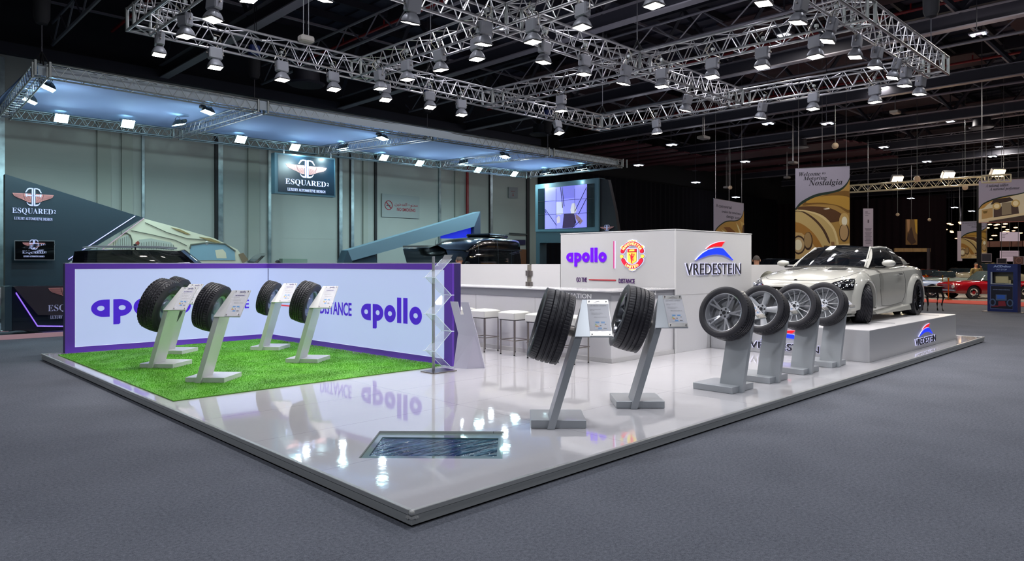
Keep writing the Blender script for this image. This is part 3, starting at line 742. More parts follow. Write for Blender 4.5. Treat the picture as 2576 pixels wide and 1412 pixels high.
def arctext(mb, body, cx, cy, rx, ry, a0, a1, size, flip=False):
    n = len(body)
    wd = [1.25 if c in 'MW' else .4 if c in 'I' else .95 for c in body]; tot = sum(wd); acc = 0
    for i, c in enumerate(body):
        a = math.radians(a0 + (a1 - a0) * (acc + wd[i] / 2) / tot); acc += wd[i]
        tx, ty = -rx * math.sin(a), ry * math.cos(a); r = math.atan2(ty, tx) + (PI if not flip else 0)
        pos = Vector((cx + rx * math.cos(a), cy + ry * math.sin(a), .0))
        mb.text(c, size, cf @ Matrix.Translation(pos) @ Matrix.Rotation(r, 4, 'Z') @ Matrix.Translation((0, -size * .36, 0)), .030, .04)
arctext(mb, 'MANCHESTER', 0, 0, 375, 455, 150, 30, 125)
arctext(mb, 'UNITED', 0, 60, 360, 430, 232, 308, 125, True)
mb.build('crest_letters', mat('crest_letter', '#f8eda0', .4, emit='#f4e890', es=.5), cr)

lw = thing('partition_wall', 'low white partition with hinged door panel behind the information counter', 'partition', (8.2, 8.4, HP))
MB().box(8.18, 8.26, 6.95, 10.8, HP, 1.715).build('panel', WHITE, lw); d_ = MB().box(8.18, 8.26, 5.99, 6.82, HP, 1.715).build('gate_panel', WHITE, lw)
MB().box(4.4, 8.2, 10.6, 10.72, HP, 1.715).build('panel', WHITE, lw)
MB().box(8.19, 8.25, 6.80, 6.97, HP, 1.70).build('jamb', mat('jamb_metal', '#8a857c', .5, .4), lw)  # mid-grey metal strip filling the gap at the hinges
for z in (1.46, 1.22): MB().rbox(8.155, 8.18, 6.78, 6.98, z, z + .11, .004).cyl((8.15, 6.88, z - .01), (8.15, 6.88, z + .12), .012).build('hinge', STEEL, d_)
rw = thing('partition_wall', 'low white partition running from the sign tower behind the white coupe', 'partition', (13.2, 3.3, HP))
MB().box(11.07, 15.0, 3.25, 3.33, HP, 1.70).build('panel', WHITE, rw)

# ================================================================ car plinth
pc = thing('car_plinth', 'large silver-white plinth with lit VREDESTEIN sign under the white coupe', 'plinth', (12, 1.7, HP))
PL = mat('plinth_satin', '#bebfc2', .34, .15)
MB().box(9.4, 14.62, .345, 3.2, HP, .62).build('carcass', PL, pc)
MB().box(9.4, 14.62, .345, 3.2, .62, .632).build('deck', mat('plinth_top', '#dcdadc', .32), pc)
mb = MB()
for x in (11.15, 13.95): mb.box(x, x + .03, .5, 2.9, .632, .636)
mb.build('deck_joint', mat('joint_dark', '#56555a', .4, .5), pc)
ps = Wall((9.4, .345), (14.62, .345)); pf = Wall((9.4, 3.2), (9.4, .345))
a = ps.px(2301, 874); b = ps.px(2351, 862); vlogo(pc, ps.frame(Vector((a.x, a.y, .185)), .002), (b - a).length, .125)
a = pf.px(1888, 880); b = pf.px(2065, 885); vlogo(pc, pf.frame(Vector((a.x, a.y, .185)), .002), (b - a).length * .98, .125)
# ================================================================ lighting trusses
def truss(root, p0, p1, s, tube_r, lace_r, mt, off=(0, 0), bay=None, ends=True):
    """box truss, p0/p1 = lower reference corner of both ends; the section spans +s along the normal n and +s up"""
    p0 = Vector(p0); p1 = Vector(p1); d = (p1 - p0).normalized(); n = Vector((-d.y, d.x, 0)) if off == (0, 0) else Vector((off[0], off[1], 0))
    L = (p1 - p0).length; c = [Vector((0, 0, 0)), n * s, n * s + Vector((0, 0, s)), Vector((0, 0, s))]
    for q in c: MB().cyl(p0 + q, p1 + q, tube_r, n=8).build('chord', mt, root, smooth=True)
    mb = MB(); bay = bay or s * 1.0; k = max(2, round(L / bay)); st = L / k
    for f in range(4):
        a, b = c[f], c[(f + 1) % 4]
        for i in range(k):
            x0, x1 = p0 + d * st * i, p0 + d * st * (i + 1)
            if f in (0,):
                mb.cyl(x0 + a, x0 + b, lace_r, n=5, caps=False)
                if i % 2 == 0: mb.cyl(x0 + a, x1 + b, lace_r, n=5, caps=False)
            else:
                mid = p0 + d * st * (i + .5)
                if f in (1, 3):
                    mb.cyl(x0 + a, mid + b, lace_r, n=5, caps=False).cyl(mid + b, x1 + a, lace_r, n=5, caps=False)
                else:
                    mb.cyl((x0 if i % 2 else x1) + a, (x1 if i % 2 else x0) + b, lace_r, n=5, caps=False)
    mb.build('lacing', mt, root)
    if ends:
        for e in (p0, p1):
            mb = MB()
            for f in range(4): mb.cyl(e + c[f], e + c[(f + 1) % 4], tube_r * .9, n=6)
            mb.build('end_frame', mt, root)
ZTR = EYE + 4.36; S = .4
ND = {}   # nodes: lower near-left corners (x, y) as measured
for j, y in enumerate((.75, 5.49, 10.24)):
    ND['a', j] = (1.27, y); ND['b', j] = (6.05 + (.09 if j < 2 else 0), y); ND['c', j] = ((10.5, 10.31, 10.19)[j], y); ND['d', j] = ((15.3, 15.09, 14.98)[j], y)
XN = {'a': 'left', 'b': 'second', 'c': 'third', 'd': 'right'}
def seg(label, p0, p1):
    mid = ((p0[0] + p1[0]) / 2, (p0[1] + p1[1]) / 2, ZTR)
    return thing('lighting_truss', label, 'truss', mid, 0, 'aluminium trusses of the lighting grid above the stand')
rown = ['front row (over the aisle side)', 'middle row', 'back row (toward the blue canopy)']
rl = [('front', 'over the aisle edge of the stand'), ('middle', 'over the middle of the stand'), ('rear', 'nearest the blue canopy')]
for j in range(3):
    for q, (a, b) in enumerate((('a', 'b'), ('b', 'c'), ('c', 'd'))):
        if j == 0 and q == 0: continue
        p0, p1 = ND[a, j], ND[b, j]
        r = seg('aluminium box truss, %s span of the %s run %s' % (('left', 'middle', 'right')[q], rl[j][0], rl[j][1]), p0, p1)
        truss(r, (p0[0] + S, p0[1], ZTR), (p1[0], p1[1], ZTR), S, .026, .011, ALU, bay=.42)
for i, a in enumerate('abcd'):
    for j in (0, 1):
        if a == 'a' and j == 0: continue
        p0, p1 = ND[a, j], ND[a, j + 1]
        r = seg('aluminium box truss crossing between the runs, %s crosspiece from the left, %s half' % (ORD[i], ('near', 'far')[j]), p0, p1)
        truss(r, (p0[0], p0[1] + S, ZTR), (p1[0], p1[1], ZTR), S, .026, .011, ALU, off=(1, 0), bay=.42)
for (a, j), p in ND.items():
    if a == 'a' and j == 0: continue
    r = thing('truss_corner', 'aluminium corner block joining trusses, %s crossing of the %s run' % (XN[a], rl[j][0]), 'truss corner', (p[0], p[1], ZTR), 0, 'corner blocks of the lighting grid')
    mb = MB(); x, y = p
    for dx in (0, S):
        for dy in (0, S): MB().cyl((x + dx, y + dy, ZTR - .02), (x + dx, y + dy, ZTR + S + .02), .034, n=8).build('post', ALU_DK, r, smooth=True)
    for z in (0, S):
        z += ZTR; mb = MB()
        for q in (((0, 0), (S, 0)), ((0, 0), (0, S)), ((S, 0), (S, S)), ((0, S), (S, S))): mb.cyl((x + q[0][0], y + q[0][1], z), (x + q[1][0], y + q[1][1], z), .026, n=8)
        for q in (((0, 0), (S, S)), ((S, 0), (0, S))): mb.cyl((x + q[0][0], y + q[0][1], z), (x + q[1][0], y + q[1][1], z), .012, n=6)
        mb.build('frame_tubes', ALU, r, smooth=True)

# ---------------------------------------------------------------- discharge flood lamps under the grid
LENS = lamp_mat('lamp_lens', '#fff4ea', 26)
LAMPG = mat('lamp_grey', '#7e7f86', .45, .2)
def make_lamp():
    r = thing('truss_flood_lamp', '', 'spotlight'); z = .5      # origin at the lens centre, hangs up to z=.5
    MB().rbox(-.13, .13, -.075, .075, .17, .40, .02).build('ballast_box', LAMPG, r)
    mb = MB()
    rows = []
    for t in range(7):
        a = t / 6; h = .17 - .15 * a; wx = .07 + .07 * math.sin(a * PI / 2); wy = .05 + .075 * math.sin(a * PI / 2)
        ring = []
        for i in range(24):
            c = 2 * PI * i / 24; e = 1 + (.03 if i % 2 else 0)
            ring.append((e * wx * math.copysign(abs(math.cos(c)) ** .6, math.cos(c)), e * wy * math.copysign(abs(math.sin(c)) ** .6, math.sin(c)), h))
        rows.append(ring)
    mb.grid(rows, closed=True); mb.build('reflector_hood', LAMPG, r, smooth=True)
    MB().box(-.132, .132, -.117, .117, .012, .022).box(-.12, .12, -.105, .105, .004, .012).build('bezel', mat('bezel_dark', '#3a3a3e', .5), r)
    MB().box(-.115, .115, -.10, .10, -.002, .003).build('lens', LENS, r)
    mb = MB().tube([(-.15, 0, .28), (-.155, 0, .42), (-.12, 0, .5), (0, 0, .53), (.12, 0, .5), (.155, 0, .42), (.15, 0, .28)], .008, 6)
    for s in (-1, 1): mb.cyl((s * .13, 0, .28), (s * .17, 0, .28), .014, n=8)
    mb.build('yoke', STEEL, r, smooth=True)
    MB().cyl((0, 0, .5), (0, 0, .60), .014, n=8).rbox(-.03, .03, -.035, .035, .56, .62, .005).build('clamp', ALU_DK, r)
    MB().tube([(0.02, .04, .4), (.08, .1, .52), (.14, .06, .58), (.1, .0, .66), (.0, .05, .70)], .006, 5).build('cable', mat('cable_beige', '#b5ae98', .5), r)
    return r
LAMPS = [  # photo pixel of each lens
 ('rear', [(542,171),(710,202),(840,226),(970,252),(1082,271),(1161,290),(1407,336)]),
 ('left cross', [(400,139),(467,93),(535,51),(627,1)]),
 ('second cross', [(957,224),(1025,201),(1109,177),(1200,150),(1340.5,107),(1464,70),(1645,16)]),
 ('middle', [(810,0),(1032,59),(1216,113),(1367,158),(1469,188),(1568,212),(1723,279),(1912.5,297.5)]),
 ('third cross', [(1412,280),(1665,219),(1791,195),(1917,170),(2051.5,144)]),
 ('right cross', [(1653,336),(2045,275),(2201,258)]),
 ('front', [(1921,10),(2007,58),(2081.6,105),(2151,145),(2201,171),(2244.6,197),(2275.6,217),(2312.5,238)])]
proto = None; li = 0
aim = {'rear': -PI / 2, 'left cross': 0, 'second cross': PI, 'middle': PI / 2, 'third cross': PI, 'right cross': PI, 'front': PI / 2}
for tr_, L_ in LAMPS:
    for k, (u, v) in enumerate(L_):
        x, y = G(u, v, ZTR - .5)
        if proto is None: proto = make_lamp(); o = proto
        else: o = copy_tree(proto)
        cross = 'cross' in tr_; cnt = len(L_)
        lab = 'grey flood lamp under the %s truss run, %s from its %s end' % (tr_.replace(' cross', ' crossing'), ORD[k], 'far' if cross else 'left')
        tag(o, lab, 'spotlight', 'discharge flood lamps hung from the lighting grid')
        o.location = (x, y, ZTR - .5); yaw = (0 if not cross else PI / 2) + random.uniform(-.25, .25)
        tilt = random.uniform(.05, .3) * (1 if tr_ in ('front', 'middle') else -1)
        o.rotation_euler = (tilt if not cross else random.uniform(-.15, .15), 0, yaw)
        li += 1
        tx, ty = (x * .75 + 7.7 * .25, y * .7 + 5.5 * .3)
        dv = Vector((tx - x, ty - y, -5.4)); 
        light('truss_lamp_light', 'SPOT', (x, y, ZTR - .53), 105, (1, .965, .94), .09, dv.to_track_quat('-Z', 'Y').to_euler(), 118, .7)
# added unseen point lights above the grid, to brighten the dark roof
for x_, y_ in ((3, 5.8), (3, 10.3), (6.3, 1.2), (6.3, 8), (8.5, 5.8), (8.5, 10.4), (10.6, 3), (10.6, 8), (13, 1.2), (13, 5.8), (13, 10.4), (15.4, 4)):
    light('roof_fill', 'POINT', (x_, y_, ZTR + .75), 26, (.86, .84, 1.0), .25)
# chain hoists
def hoist(label, x, y, z0, z1, bag=True, s=1.0):
    r = thing('chain_hoist', label, 'chain hoist', (x, y, z0), 0, 'chain hoists holding the trusses')
    MB().cyl((x, y, z0), (x, y, z1), .012, n=5).cyl((x + .06, y, z0 + 1.2), (x + .06, y, z1), .012, n=5).build('chain', mat('chain_steel', '#5a5a60', .4, .8), r)
    if bag:
        MB().rbox(x - .16 * s, x + .16 * s, y - .11, y + .11, z0 + 1.35, z0 + 1.7, .04).build('motor', mat('hoist_blue', '#20306a', .4), r)
        mb = MB(); mb.m = Matrix.Translation((x, y, z0 + 1.35)) @ Matrix.Rotation(PI / 2, 4, 'Y')
        mb.lathe([(0, .17), (.1, .18), (.55, .17), (.68, .12), (.72, .0)], 14); mb.build('chain_bag', mat('bag_black', '#1c1c20', .85), r, smooth=True)
    mb = MB()
    for s_ in (-.2, .2): mb.cyl((x + s_, y, z0 - .35), (x, y, z0), .018, n=6).cyl((x, y + s_, z0 - .35), (x, y, z0), .018, n=6)
    mb.build('sling', BLACKM, r)
zc = EYE + 4.4; SC_ = .29
for lab, u, v, d in (('black chain hoist with bag above the left corner of the blue canopy', 105, 130, 16.6), ('chain hoist above the second joint of the blue canopy', 640, 225, 21.5),
                  ('chain hoist above the third joint of the blue canopy', 1075, 305, 26.4), ('chain hoist above the fourth joint of the blue canopy', 1378, 345, 30.5)):
    x, y = at(u, d); hoist(lab, x, y, zc + .65, 12.6, bag=True)
for lab, (x, y) in (('chain hoist with long black bag beyond the right end of the front truss', (15.7, 1.1)), ('chain hoist above the far right corner of the lighting grid', (15.2, 10.4)),
                    ('chain hoist above the middle crossing of the lighting grid', (10.5, 5.7)), ('chain hoist above the rear run of the lighting grid', (8.2, 10.4))):
    hoist(lab, x, y, ZTR + .75, 12.6, bag=(x > 15 and y < 5))

# ================================================================ blue fabric canopy of the neighbouring stand
CT = [(.70, 15.55), (6.12, 15.75), (12.36, 15.75), (18.2, 15.5), (22.9, 15.3)]
CB = [(.93, 21.85), (5.83, 21.8), (11.3, 21.7), (17.2, 21.3), (22.6, 21.1)]
cano = thing('fabric_canopy', 'long truss-framed canopy with pale blue fabric ceiling over the neighbouring stand', 'canopy', (11, 18.5, zc))
FAB = mat('canopy_fabric', '#93a9d4', .8)
rows = []
for t in range(9):
    a = t / 8; rr = []
    for i in range(61):
        f = i / 60; x = .75 + (22.7 - .75) * f; y0 = 15.6 + (15.35 - 15.6) * f; y1 = 21.8 + (21.1 - 21.8) * f
        rr.append((x, y0 + .25 + (y1 - y0 - .1) * a, zc + SC_ + .02 + .16 * math.sin(PI * a) * abs(math.sin(PI * 4 * f)) ** .5))
    rows.append(rr)
mb = MB(); mb.grid(rows); mb.grid([[(p[0], p[1], p[2] + .02) for p in r] for r in rows][::-1])
mb.build('fabric', FAB, cano, smooth=2); mb = MB()
mb.grid([[(.8 + 22 * i / 10, 15.82 - .25 * i / 10, zc + .05) for i in range(11)], [(.8 + 22 * i / 10, 15.85 - .25 * i / 10, zc + SC_ + .03) for i in range(11)]])
mb.build('front_lip', mat('lip_fabric', '#b4bfc6', .8), cano, smooth=2)
for i in range(4):
    for Q, nm in ((CT, 'f'), (CB, 'b')):
        p0, p1 = Q[i], Q[i + 1]; d = Vector((p1[0] - p0[0], p1[1] - p0[1], 0)).normalized()
        sub = MB().box(-.02, .02, -.02, .02, 0, .01); 
        rt_ = thing('canopy_truss', 'thin aluminium truss along the %s edge of the blue canopy, %s span from the left' % ('front' if nm == 'f' else 'back', ORD[i]), 'truss', (p0[0], p0[1], zc), 0, 'thin trusses framing the blue canopy')
        truss(rt_, (p0[0] + .3, p0[1], zc), (p1[0], p1[1], zc), SC_, .02, .0075, ALU_DK if nm == 'f' else mat('alu_cyan', '#93a5aa', .4, .8), bay=.36)
for i in range(5):
    p0, p1 = CT[i], CB[i]
    rt_ = thing('canopy_truss', 'thin aluminium truss crossing under the blue canopy, %s counted from the left' % ORD[i], 'truss', (p0[0], p0[1], zc), 0, 'thin trusses framing the blue canopy')
    truss(rt_, (p0[0], p0[1] + .3, zc), (p1[0], p1[1], zc), SC_, .02, .0075, ALU, off=(1, 0), bay=.36)
    for Q in (CT, CB):
        x, y = Q[i]
        for dx in (0, .29):
            for dy in (0, .29): MB().cyl((x + dx, y + dy, zc - .03), (x + dx, y + dy, zc + .33), .032, n=8).build('corner_post', ALU_DK, rt_)
# its floodlights
CLENS = lamp_mat('canopy_lens', '#c8fbff', 22)
def make_flood():
    r = thing('canopy_floodlight', '', 'floodlight')
    mb = MB(); rows = []
    for t in range(6):
        a = t / 5; w_ = .06 + .11 * math.sin(a * PI / 2); rows.append([((w_ + .03) * math.copysign(abs(math.cos(2 * PI * i / 16)) ** .5, math.cos(2 * PI * i / 16)), w_ * math.copysign(abs(math.sin(2 * PI * i / 16)) ** .5, math.sin(2 * PI * i / 16)), .16 * (1 - a)) for i in range(16)])
    mb.grid(rows, closed=True); mb.build('reflector_hood', mat('flood_black', '#1d2226', .5), r, smooth=True)
    MB().rbox(-.09, .09, .1, .26, .05, .15, .02).build('gear_box', mat('flood_black', '#1d2226', .5), r)
    MB().box(-.18, .18, -.155, .155, -.004, .002).build('lens', CLENS, r)
    MB().tube([(-.2, 0, .06), (-.2, 0, .2), (0, 0, .26), (.2, 0, .2), (.2, 0, .06)], .01, 5).build('yoke', BLACK, r)
    return r
FL = [(120,222),(75,255),(155,298),(322,312),(450,314),(523,283),(606,351),(742,371),(862,374),(962,349),(966,397),(1056,411),(1165,411),(1270,395),(1203,428),(1294,438),(1371,436),(1464,425)]
FLL = ['nearest the front left canopy corner', 'on the left end canopy truss', 'at the left of the back canopy truss', 'second from the left on the back canopy truss', 'at the back of the second crossing truss', 'at the front of the second crossing truss', 'just left of the hanging emblem sign', 'directly above the hanging emblem sign', 'at the back of the third crossing truss', 'high on the third crossing truss', 'just right of the hanging emblem sign', 'above the smoking notice', 'at the back of the fourth crossing truss', 'high on the fourth crossing truss', 'right of the smoking notice', 'near the right end of the back canopy truss', 'low above the video wall', 'high above the video wall']
fp = None
for k, (u, v) in enumerate(FL):
    x, y = G(u, v, zc + .08)
    if fp is None: fp = make_flood(); o = fp
    else: o = copy_tree(fp)
    tag(o, 'black canopy floodlight ' + FLL[k], 'floodlight', 'floodlights under the blue canopy')
    back = y > 19.2; left = x < 1.6; cross = k in (4, 5, 8, 9, 12, 13, 16, 17)
    o.location = (x, y, zc + .08)
    if k in (0, 1): o.rotation_euler = (.35, 0, PI / 2 * 1)
    elif cross: o.rotation_euler = (.25, 0, PI / 2 if k in (5, 9, 13) else -PI / 2)
    else: o.rotation_euler = (-.75, 0, 0)
    light('canopy_fabric_fill', 'POINT', (x + (.7 if left else 0), y - (.9 if back and not cross else 0), zc - .55), 17, (.74, .90, 1.0), .12)  # added omni fill hung clear of the floodlight, brightens the fabric evenly
    light('canopy_lamp_beam', 'SPOT', (x + (.3 if left else 0), y - (.3 if back and not cross else 0), zc - .1), 200, (.66, .95, 1.0), .08, (.75 if not back else .1, 0, 0), 168, .5)
# ================================================================ tyres and wheels (axis along X, outer face toward -X)
def tyre(parent, R, Wd, rr, pattern='rib', name='tyre', n=240, mt=None):
    h = Wd / 2; sw = R - rr
    half = []        # tread profile from centre to shoulder: (x, r, groove)
    xs_ = []
    K = 40
    for i in range(K + 1):
        t = -1 + 2 * i / K; x = t * h * .86; crown = R - .012 * abs(t) ** 2.6 * (R / .34); xs_.append((x, crown, t))
    gr = {'rib': (-.52, -.18, .18, .52), 'sport': (-.5, -.14, .22, .56), 'at': (-.3, .3), 'v': (), 'low': (-.55, -.2, .2, .55)}[pattern]
    side = [(h * .97, R - sw * .16), (h * .99, R - sw * .30), (h * 1.0, R - sw * .34), (h * .99, R - sw * .36), (h * 1.01, R - sw * .55), (h * .985, R - sw * .78), (h * .94, rr + .014), (h * .93, rr + .008), (h * .88, rr + .003), (h * .84, rr - .006)]
    prof = [(-x, r) for x, r in side[::-1]] + [(-h * .93, R - sw * .05)] + [(x, c) for x, c, t in xs_] + [(h * .93, R - sw * .05)] + side
    m0 = len(side) + 1
    def fn(a, j, x):
        i = j - m0
        if i < 0 or i > K: 
            if i in (-1, K + 1) and pattern == 'at': return -.005 if int(a / (2 * PI) * (n / 3)) % 2 else 0
            return 0
        t = xs_[i][2]; d = 0
        for g in gr:
            if abs(t - g) < .05: return -.013
        k = int(round(a / (2 * PI) * n))
        if pattern == 'rib':
            if abs(t) > .56 and (k % 4 == 0): d = -.009
            elif abs(t) < .5 and ((k + int(t * 8)) % 5 == 0): d = -.005
        elif pattern == 'low':
            if abs(t) > .6 and (k % 7 == 0): d = -.008
        elif pattern == 'sport':
            if abs(t) > .14 and (k % 6 == 0): d = -.003 if abs(t) > .56 else -.002
        elif pattern == 'at':
            q = (k + int(round(6 * math.sin(t * 5)))) % 5
            if q == 0 or (q == 1 and abs(t) > .5): d = -.014
        elif pattern == 'v':
            q = (k - 13 * t - 5 * math.sin(t * 2.5)) % 6
            if q < 1.6 and abs(t) > .03: d = -.009
            if -.12 < t < -.03 : d = -.008
        return d
    o = MB().lathe(prof, n, fn=fn).build(name, mt or RUBBER, parent, smooth=True, world=False)
    return o
def rim(parent, rr, Wd, style, mtl, x_face=None, dark=None):
    """rim with barrel, lip, spokes; outer face toward -X"""
    h = Wd / 2; xf = -h * .78 if x_face is None else x_face
    dark = dark or mat('hub_dark', '#2c2c30', .5, .4)
    prof = [(h * .84, rr + .004), (h * .80, rr - .012), (h * .6, rr - .035), (-h * .3, rr - .03), (-h * .62, rr - .022), (-h * .80, rr - .014), (-h * .86, rr - .001), (-h * .89, rr + .006), (-h * .86, rr + .010), (-h * .8, rr + .004)]
    o = MB().lathe(prof, 72).build('rim_barrel', mtl, parent, smooth=True, world=False)
    hubr = rr * .30
    def bar(mb, a, w0, w1, r0, r1, x0, x1, th=.022, skew=0):
        c, s = math.cos(a), math.sin(a)
        def P(r, w, x): 
            aa = a + skew * (r - r0) / (r1 - r0); c, s = math.cos(aa), math.sin(aa)
            return Vector((x, r * c - w * s, r * s + w * c))
        rows = []
        for i in range(6):
            t = i / 5; r = r0 + (r1 - r0) * t; w = w0 + (w1 - w0) * t; x = x0 + (x1 - x0) * (t ** 1.6)
            rows.append([P(r, -w, x + .008), P(r, -w * .55, x), P(r, w * .55, x), P(r, w, x + .008), P(r, w * .8, x + th), P(r, -w * .8, x + th)])
        mb.grid(rows, closed=True); mb.add(rows[0], [tuple(range(6))]).add(rows[-1], [tuple(range(6))[::-1]])
    mb = MB(); R1 = rr - .012; xi = xf + .030
    if style == 'disc':
        o2 = MB().lathe([(xf + .03, rr - .02), (xf + .05, rr * .8), (xf + .0, rr * .62), (xf + .02, rr * .35), (xf - .01, rr * .3), (xf - .015, .03), (xf - .015, 0)], 48).build('wheel_disc', mtl, parent, smooth=True, world=False)
        mb = MB()
        for k in range(12):
            a = 2 * PI * k / 12; mb.cyl((xf + .02, rr * .74 * math.cos(a), rr * .74 * math.sin(a)), (xf + .045, rr * .74 * math.cos(a), rr * .74 * math.sin(a)), .014, n=10)
        for k in range(5):
            a = 2 * PI * k / 5; mb.cyl((xf - .03, .055 * math.cos(a), .055 * math.sin(a)), (xf + .0, .055 * math.cos(a), .055 * math.sin(a)), .009, n=8)
        mb.build('vent_holes', dark, parent, world=False); return
    N_, kind = style
    for k in range(N_):
        a = 2 * PI * k / N_ + PI / 2
        if kind == 'twin':
            for s in (-1, 1): bar(mb, a + s * .05, .012, .012, hubr * .7, R1, xi, xf + .004, skew=s * .10)
            bar(mb, a, .016, .006, hubr * .7, rr * .62, xi + .005, xi, th=.02)
        elif kind == 'wide': bar(mb, a, .030, .050, hubr * .6, R1, xi, xf + .006)
        elif kind == 'thin': bar(mb, a, .007, .008, hubr * .7, R1, xi, xf + .004)
        elif kind == 'y':
            for s in (-1, 1): bar(mb, a + s * .03, .009, .009, hubr * .6, R1, xi, xf + .004, skew=s * .26)
    mb.build('spokes', mtl, parent, smooth=True, world=False)
    MB().lathe([(xi + .05, hubr), (xi + .004, hubr), (xi - .004, hubr * .9), (xi - .004, .035), (xi - .012, .03), (xi - .012, .0)], 36).build('hub', mtl, parent, smooth=True, world=False)
    mb = MB()
    for k in range(5):
        a = 2 * PI * k / 5 + .3; y, z = hubr * .66 * math.cos(a), hubr * .66 * math.sin(a); mb.cyl((xi - .006, y, z), (xi, y, z), .013, n=12)
    mb.build('bolt_holes', dark, parent, world=False)
    MB().cyl((xi - .015, 0, 0), (xi - .01, 0, 0), .026, n=20).build('centre_cap', dark, parent, world=False)
    MB().lathe([(h * .3, rr - .035), (h * .3, .05), (h * .32, .0)], 40).build('back_plate', mat('back_plate', '#8f9094', .4, .5), parent, smooth=True, world=False)

# ================================================================ display stands
SILV = mat('rim_silver', '#c6c8cd', .28, .45); SILV2 = mat('rim_matt', '#b9bbc0', .38, .3); RIMB = mat('rim_black', '#18181b', .25, .5); POLI = mat('rim_polish', '#cfd0d6', .16, .55)
STW = mat('stand_white', '#d4d4d4', .3, coat=.3); STG = mat('stand_grey', '#a9aeb3', .33, .2, coat=.2)
ACR = mat('acrylic_clear', '#e9f0f2', .2, alpha=.06, spec=.3); PAPER = mat('paper', '#d5d3da', .6); INK = mat('ink', '#34303c', .6)
BW_, BD_, BH_ = .545, .52, .078
LEAN = .30
def stand(label, A, ang, mt, brand, tx, product, size_txt, wheel, base=(.545, .52), bh=.078, title=''):
    rz = math.radians(ang); c, s = math.cos(rz), math.sin(rz)
    W_, D_ = base
    root = thing('tyre_display_stand', label, 'display stand', (A[0] + c * W_ / 2 - s * D_ / 2, A[1] + s * W_ / 2 + c * D_ / 2, HP), rz, 'display stands for tyres')
    B = lambda: MB()
    def bd(mb, name, m, par=root, **k): return mb.build(name, m, par, world=False, **k)
    ox, oy = -W_ / 2, -D_ / 2
    bd(MB().rbox(ox, ox + W_, oy, oy + D_, 0, bh, .003), 'base', mt)
    # leaning post: thickness .07 in x, depth in y; top cut on the desk slope
    x0 = ox + .155; t = .072; y0 = oy - .045; y1 = oy + .27; zt0, zt1 = .885, 1.22
    vs = []
    for z in (0, 1):
        for (y, zt) in ((y0, zt0), (y1, zt1)):
            zz_ = 0 if z == 0 else zt
            for dx in (0, t): vs.append((x0 + dx + LEAN * zz_, y, zz_))
    bd(MB().add(vs, [(0, 1, 3, 2), (4, 6, 7, 5), (0, 4, 5, 1), (2, 3, 7, 6), (0, 2, 6, 4), (1, 5, 7, 3)]), 'post', mt)
    # slanted desk panel
    zb, zt = .895, 1.235; yb, yt = y0 - .005, y1 + .01; xl, xt = x0 + LEAN * zb, x0 + LEAN * zt
    dv = Vector((0, yt - yb, zt - zb)); Ls = dv.length; dv.normalize(); nrm = Vector((1, 0, 0)).cross(dv)
    fr = Matrix.Identity(4); fr.col[0][:3] = (1, 0, 0); fr.col[1][:3] = dv; fr.col[2][:3] = nrm; fr.translation = (xl, yb, zb)
    wb = .365
    desk = bd(MB().poly([(0, 0), (wb, 0), (wb, Ls), (xt - xl, Ls)], .014, fr), 'desk_panel', mt)
    pf_ = fr @ Matrix.Translation((wb - .215, .006, .015))
    pw, ph = .212, Ls - .012
    plc = bd(MB().rbox(0, pw, 0, ph, 0, .003, .001, pf_), 'placard', PAPER)
    if brand == 'v':
        bd(MB().box(0, pw, 0, .055, .003, .0045, pf_).box(0, pw, ph - .055, ph, .003, .0045, pf_), 'metal_strip', mat('strip_steel', '#94918e', .3, .9), plc)
    bd(MB().rbox(-.002, pw + .002, 0, ph + .002, .007, .010, .001, pf_), 'clear_cover', ACR, plc)
    mb = MB()
    for cx_ in (.02, pw - .02):
        for cy_ in (.022, ph - .022): mb.cyl(pf_ @ Vector((cx_, cy_, 0)), pf_ @ Vector((cx_, cy_, .018)), .006, n=10)
    bd(mb, 'standoff_screw', CHROME if brand == 'v' else STEEL, plc)
    f = lambda x, y: pf_ @ Matrix.Translation((x, y, .0046))
    if brand == 'v':
        q_ = MB(); k = .1 / 715
        for P_ in (SW_RED, SW_BLUE): q_.poly([((x - 1665) * k, (632 - y) * k * .5) for x, y in P_], .0005, f(.056, ph - .045))
        ftext(q_, 'VREDESTEIN', f(.056, ph - .045), .1, .012, .0005, .01); bd(q_, 'printed_logo', mat('logo_print', '#3c3c44', .5), plc)
        q_ = MB(); ftext(q_, 'ULTRAC VORTI', f(.022, ph - .085), .165, .011, .0005, .02)
    else:
        q_ = apollo_logo(MB(), f(.075, ph - .040), .085, .020, .0005); bd(q_, 'printed_logo', mat('logo_violet_print', '#3a2070', .5), plc)
        q_ = MB().text('GO THE  ──  DISTANCE', .008, f(.118, ph - .058), .0004)
        bd(MB().box(.03, .17, ph - .105, ph - .082, .0035, .0042, pf_), 'title_band', mat('title_band', '#b9b4d6', .6), plc)
        ftext(q_, title, f(.036, ph - .100), .12, .012, .0006, .02)
    q_.text('Summer Passenger' if brand != 'v' else 'Extreme exclusive UHP', .011, f(.022, ph - .13), .0004, 0, 'LEFT').text('R 13 - 16' if brand != 'v' else 'R 17 - 24', .011, f(.022, ph - .145), .0004, 0, 'LEFT')
    for i, l in enumerate(('designed for comfort and safety on', 'wet and dry roads, with a quiet tread', 'and long lasting precise grip')):
        q_.text(l, .0075, f(.03, ph - .175 - .011 * i), .0003, 0, 'LEFT')
    ftext(q_, size_txt, f(.055, ph - .235), .13, .010, .0004, .01); bd(q_, 'printed_text', INK, plc)
    # tyre label
    q_ = MB(); x_, y_ = .05, .075
    q_.box(x_, x_ + .125, y_, y_ + .105, .0035, .0040, pf_); bd(q_, 'label_frame', mat('label_blue_pale', '#a9c6e4', .6), plc)
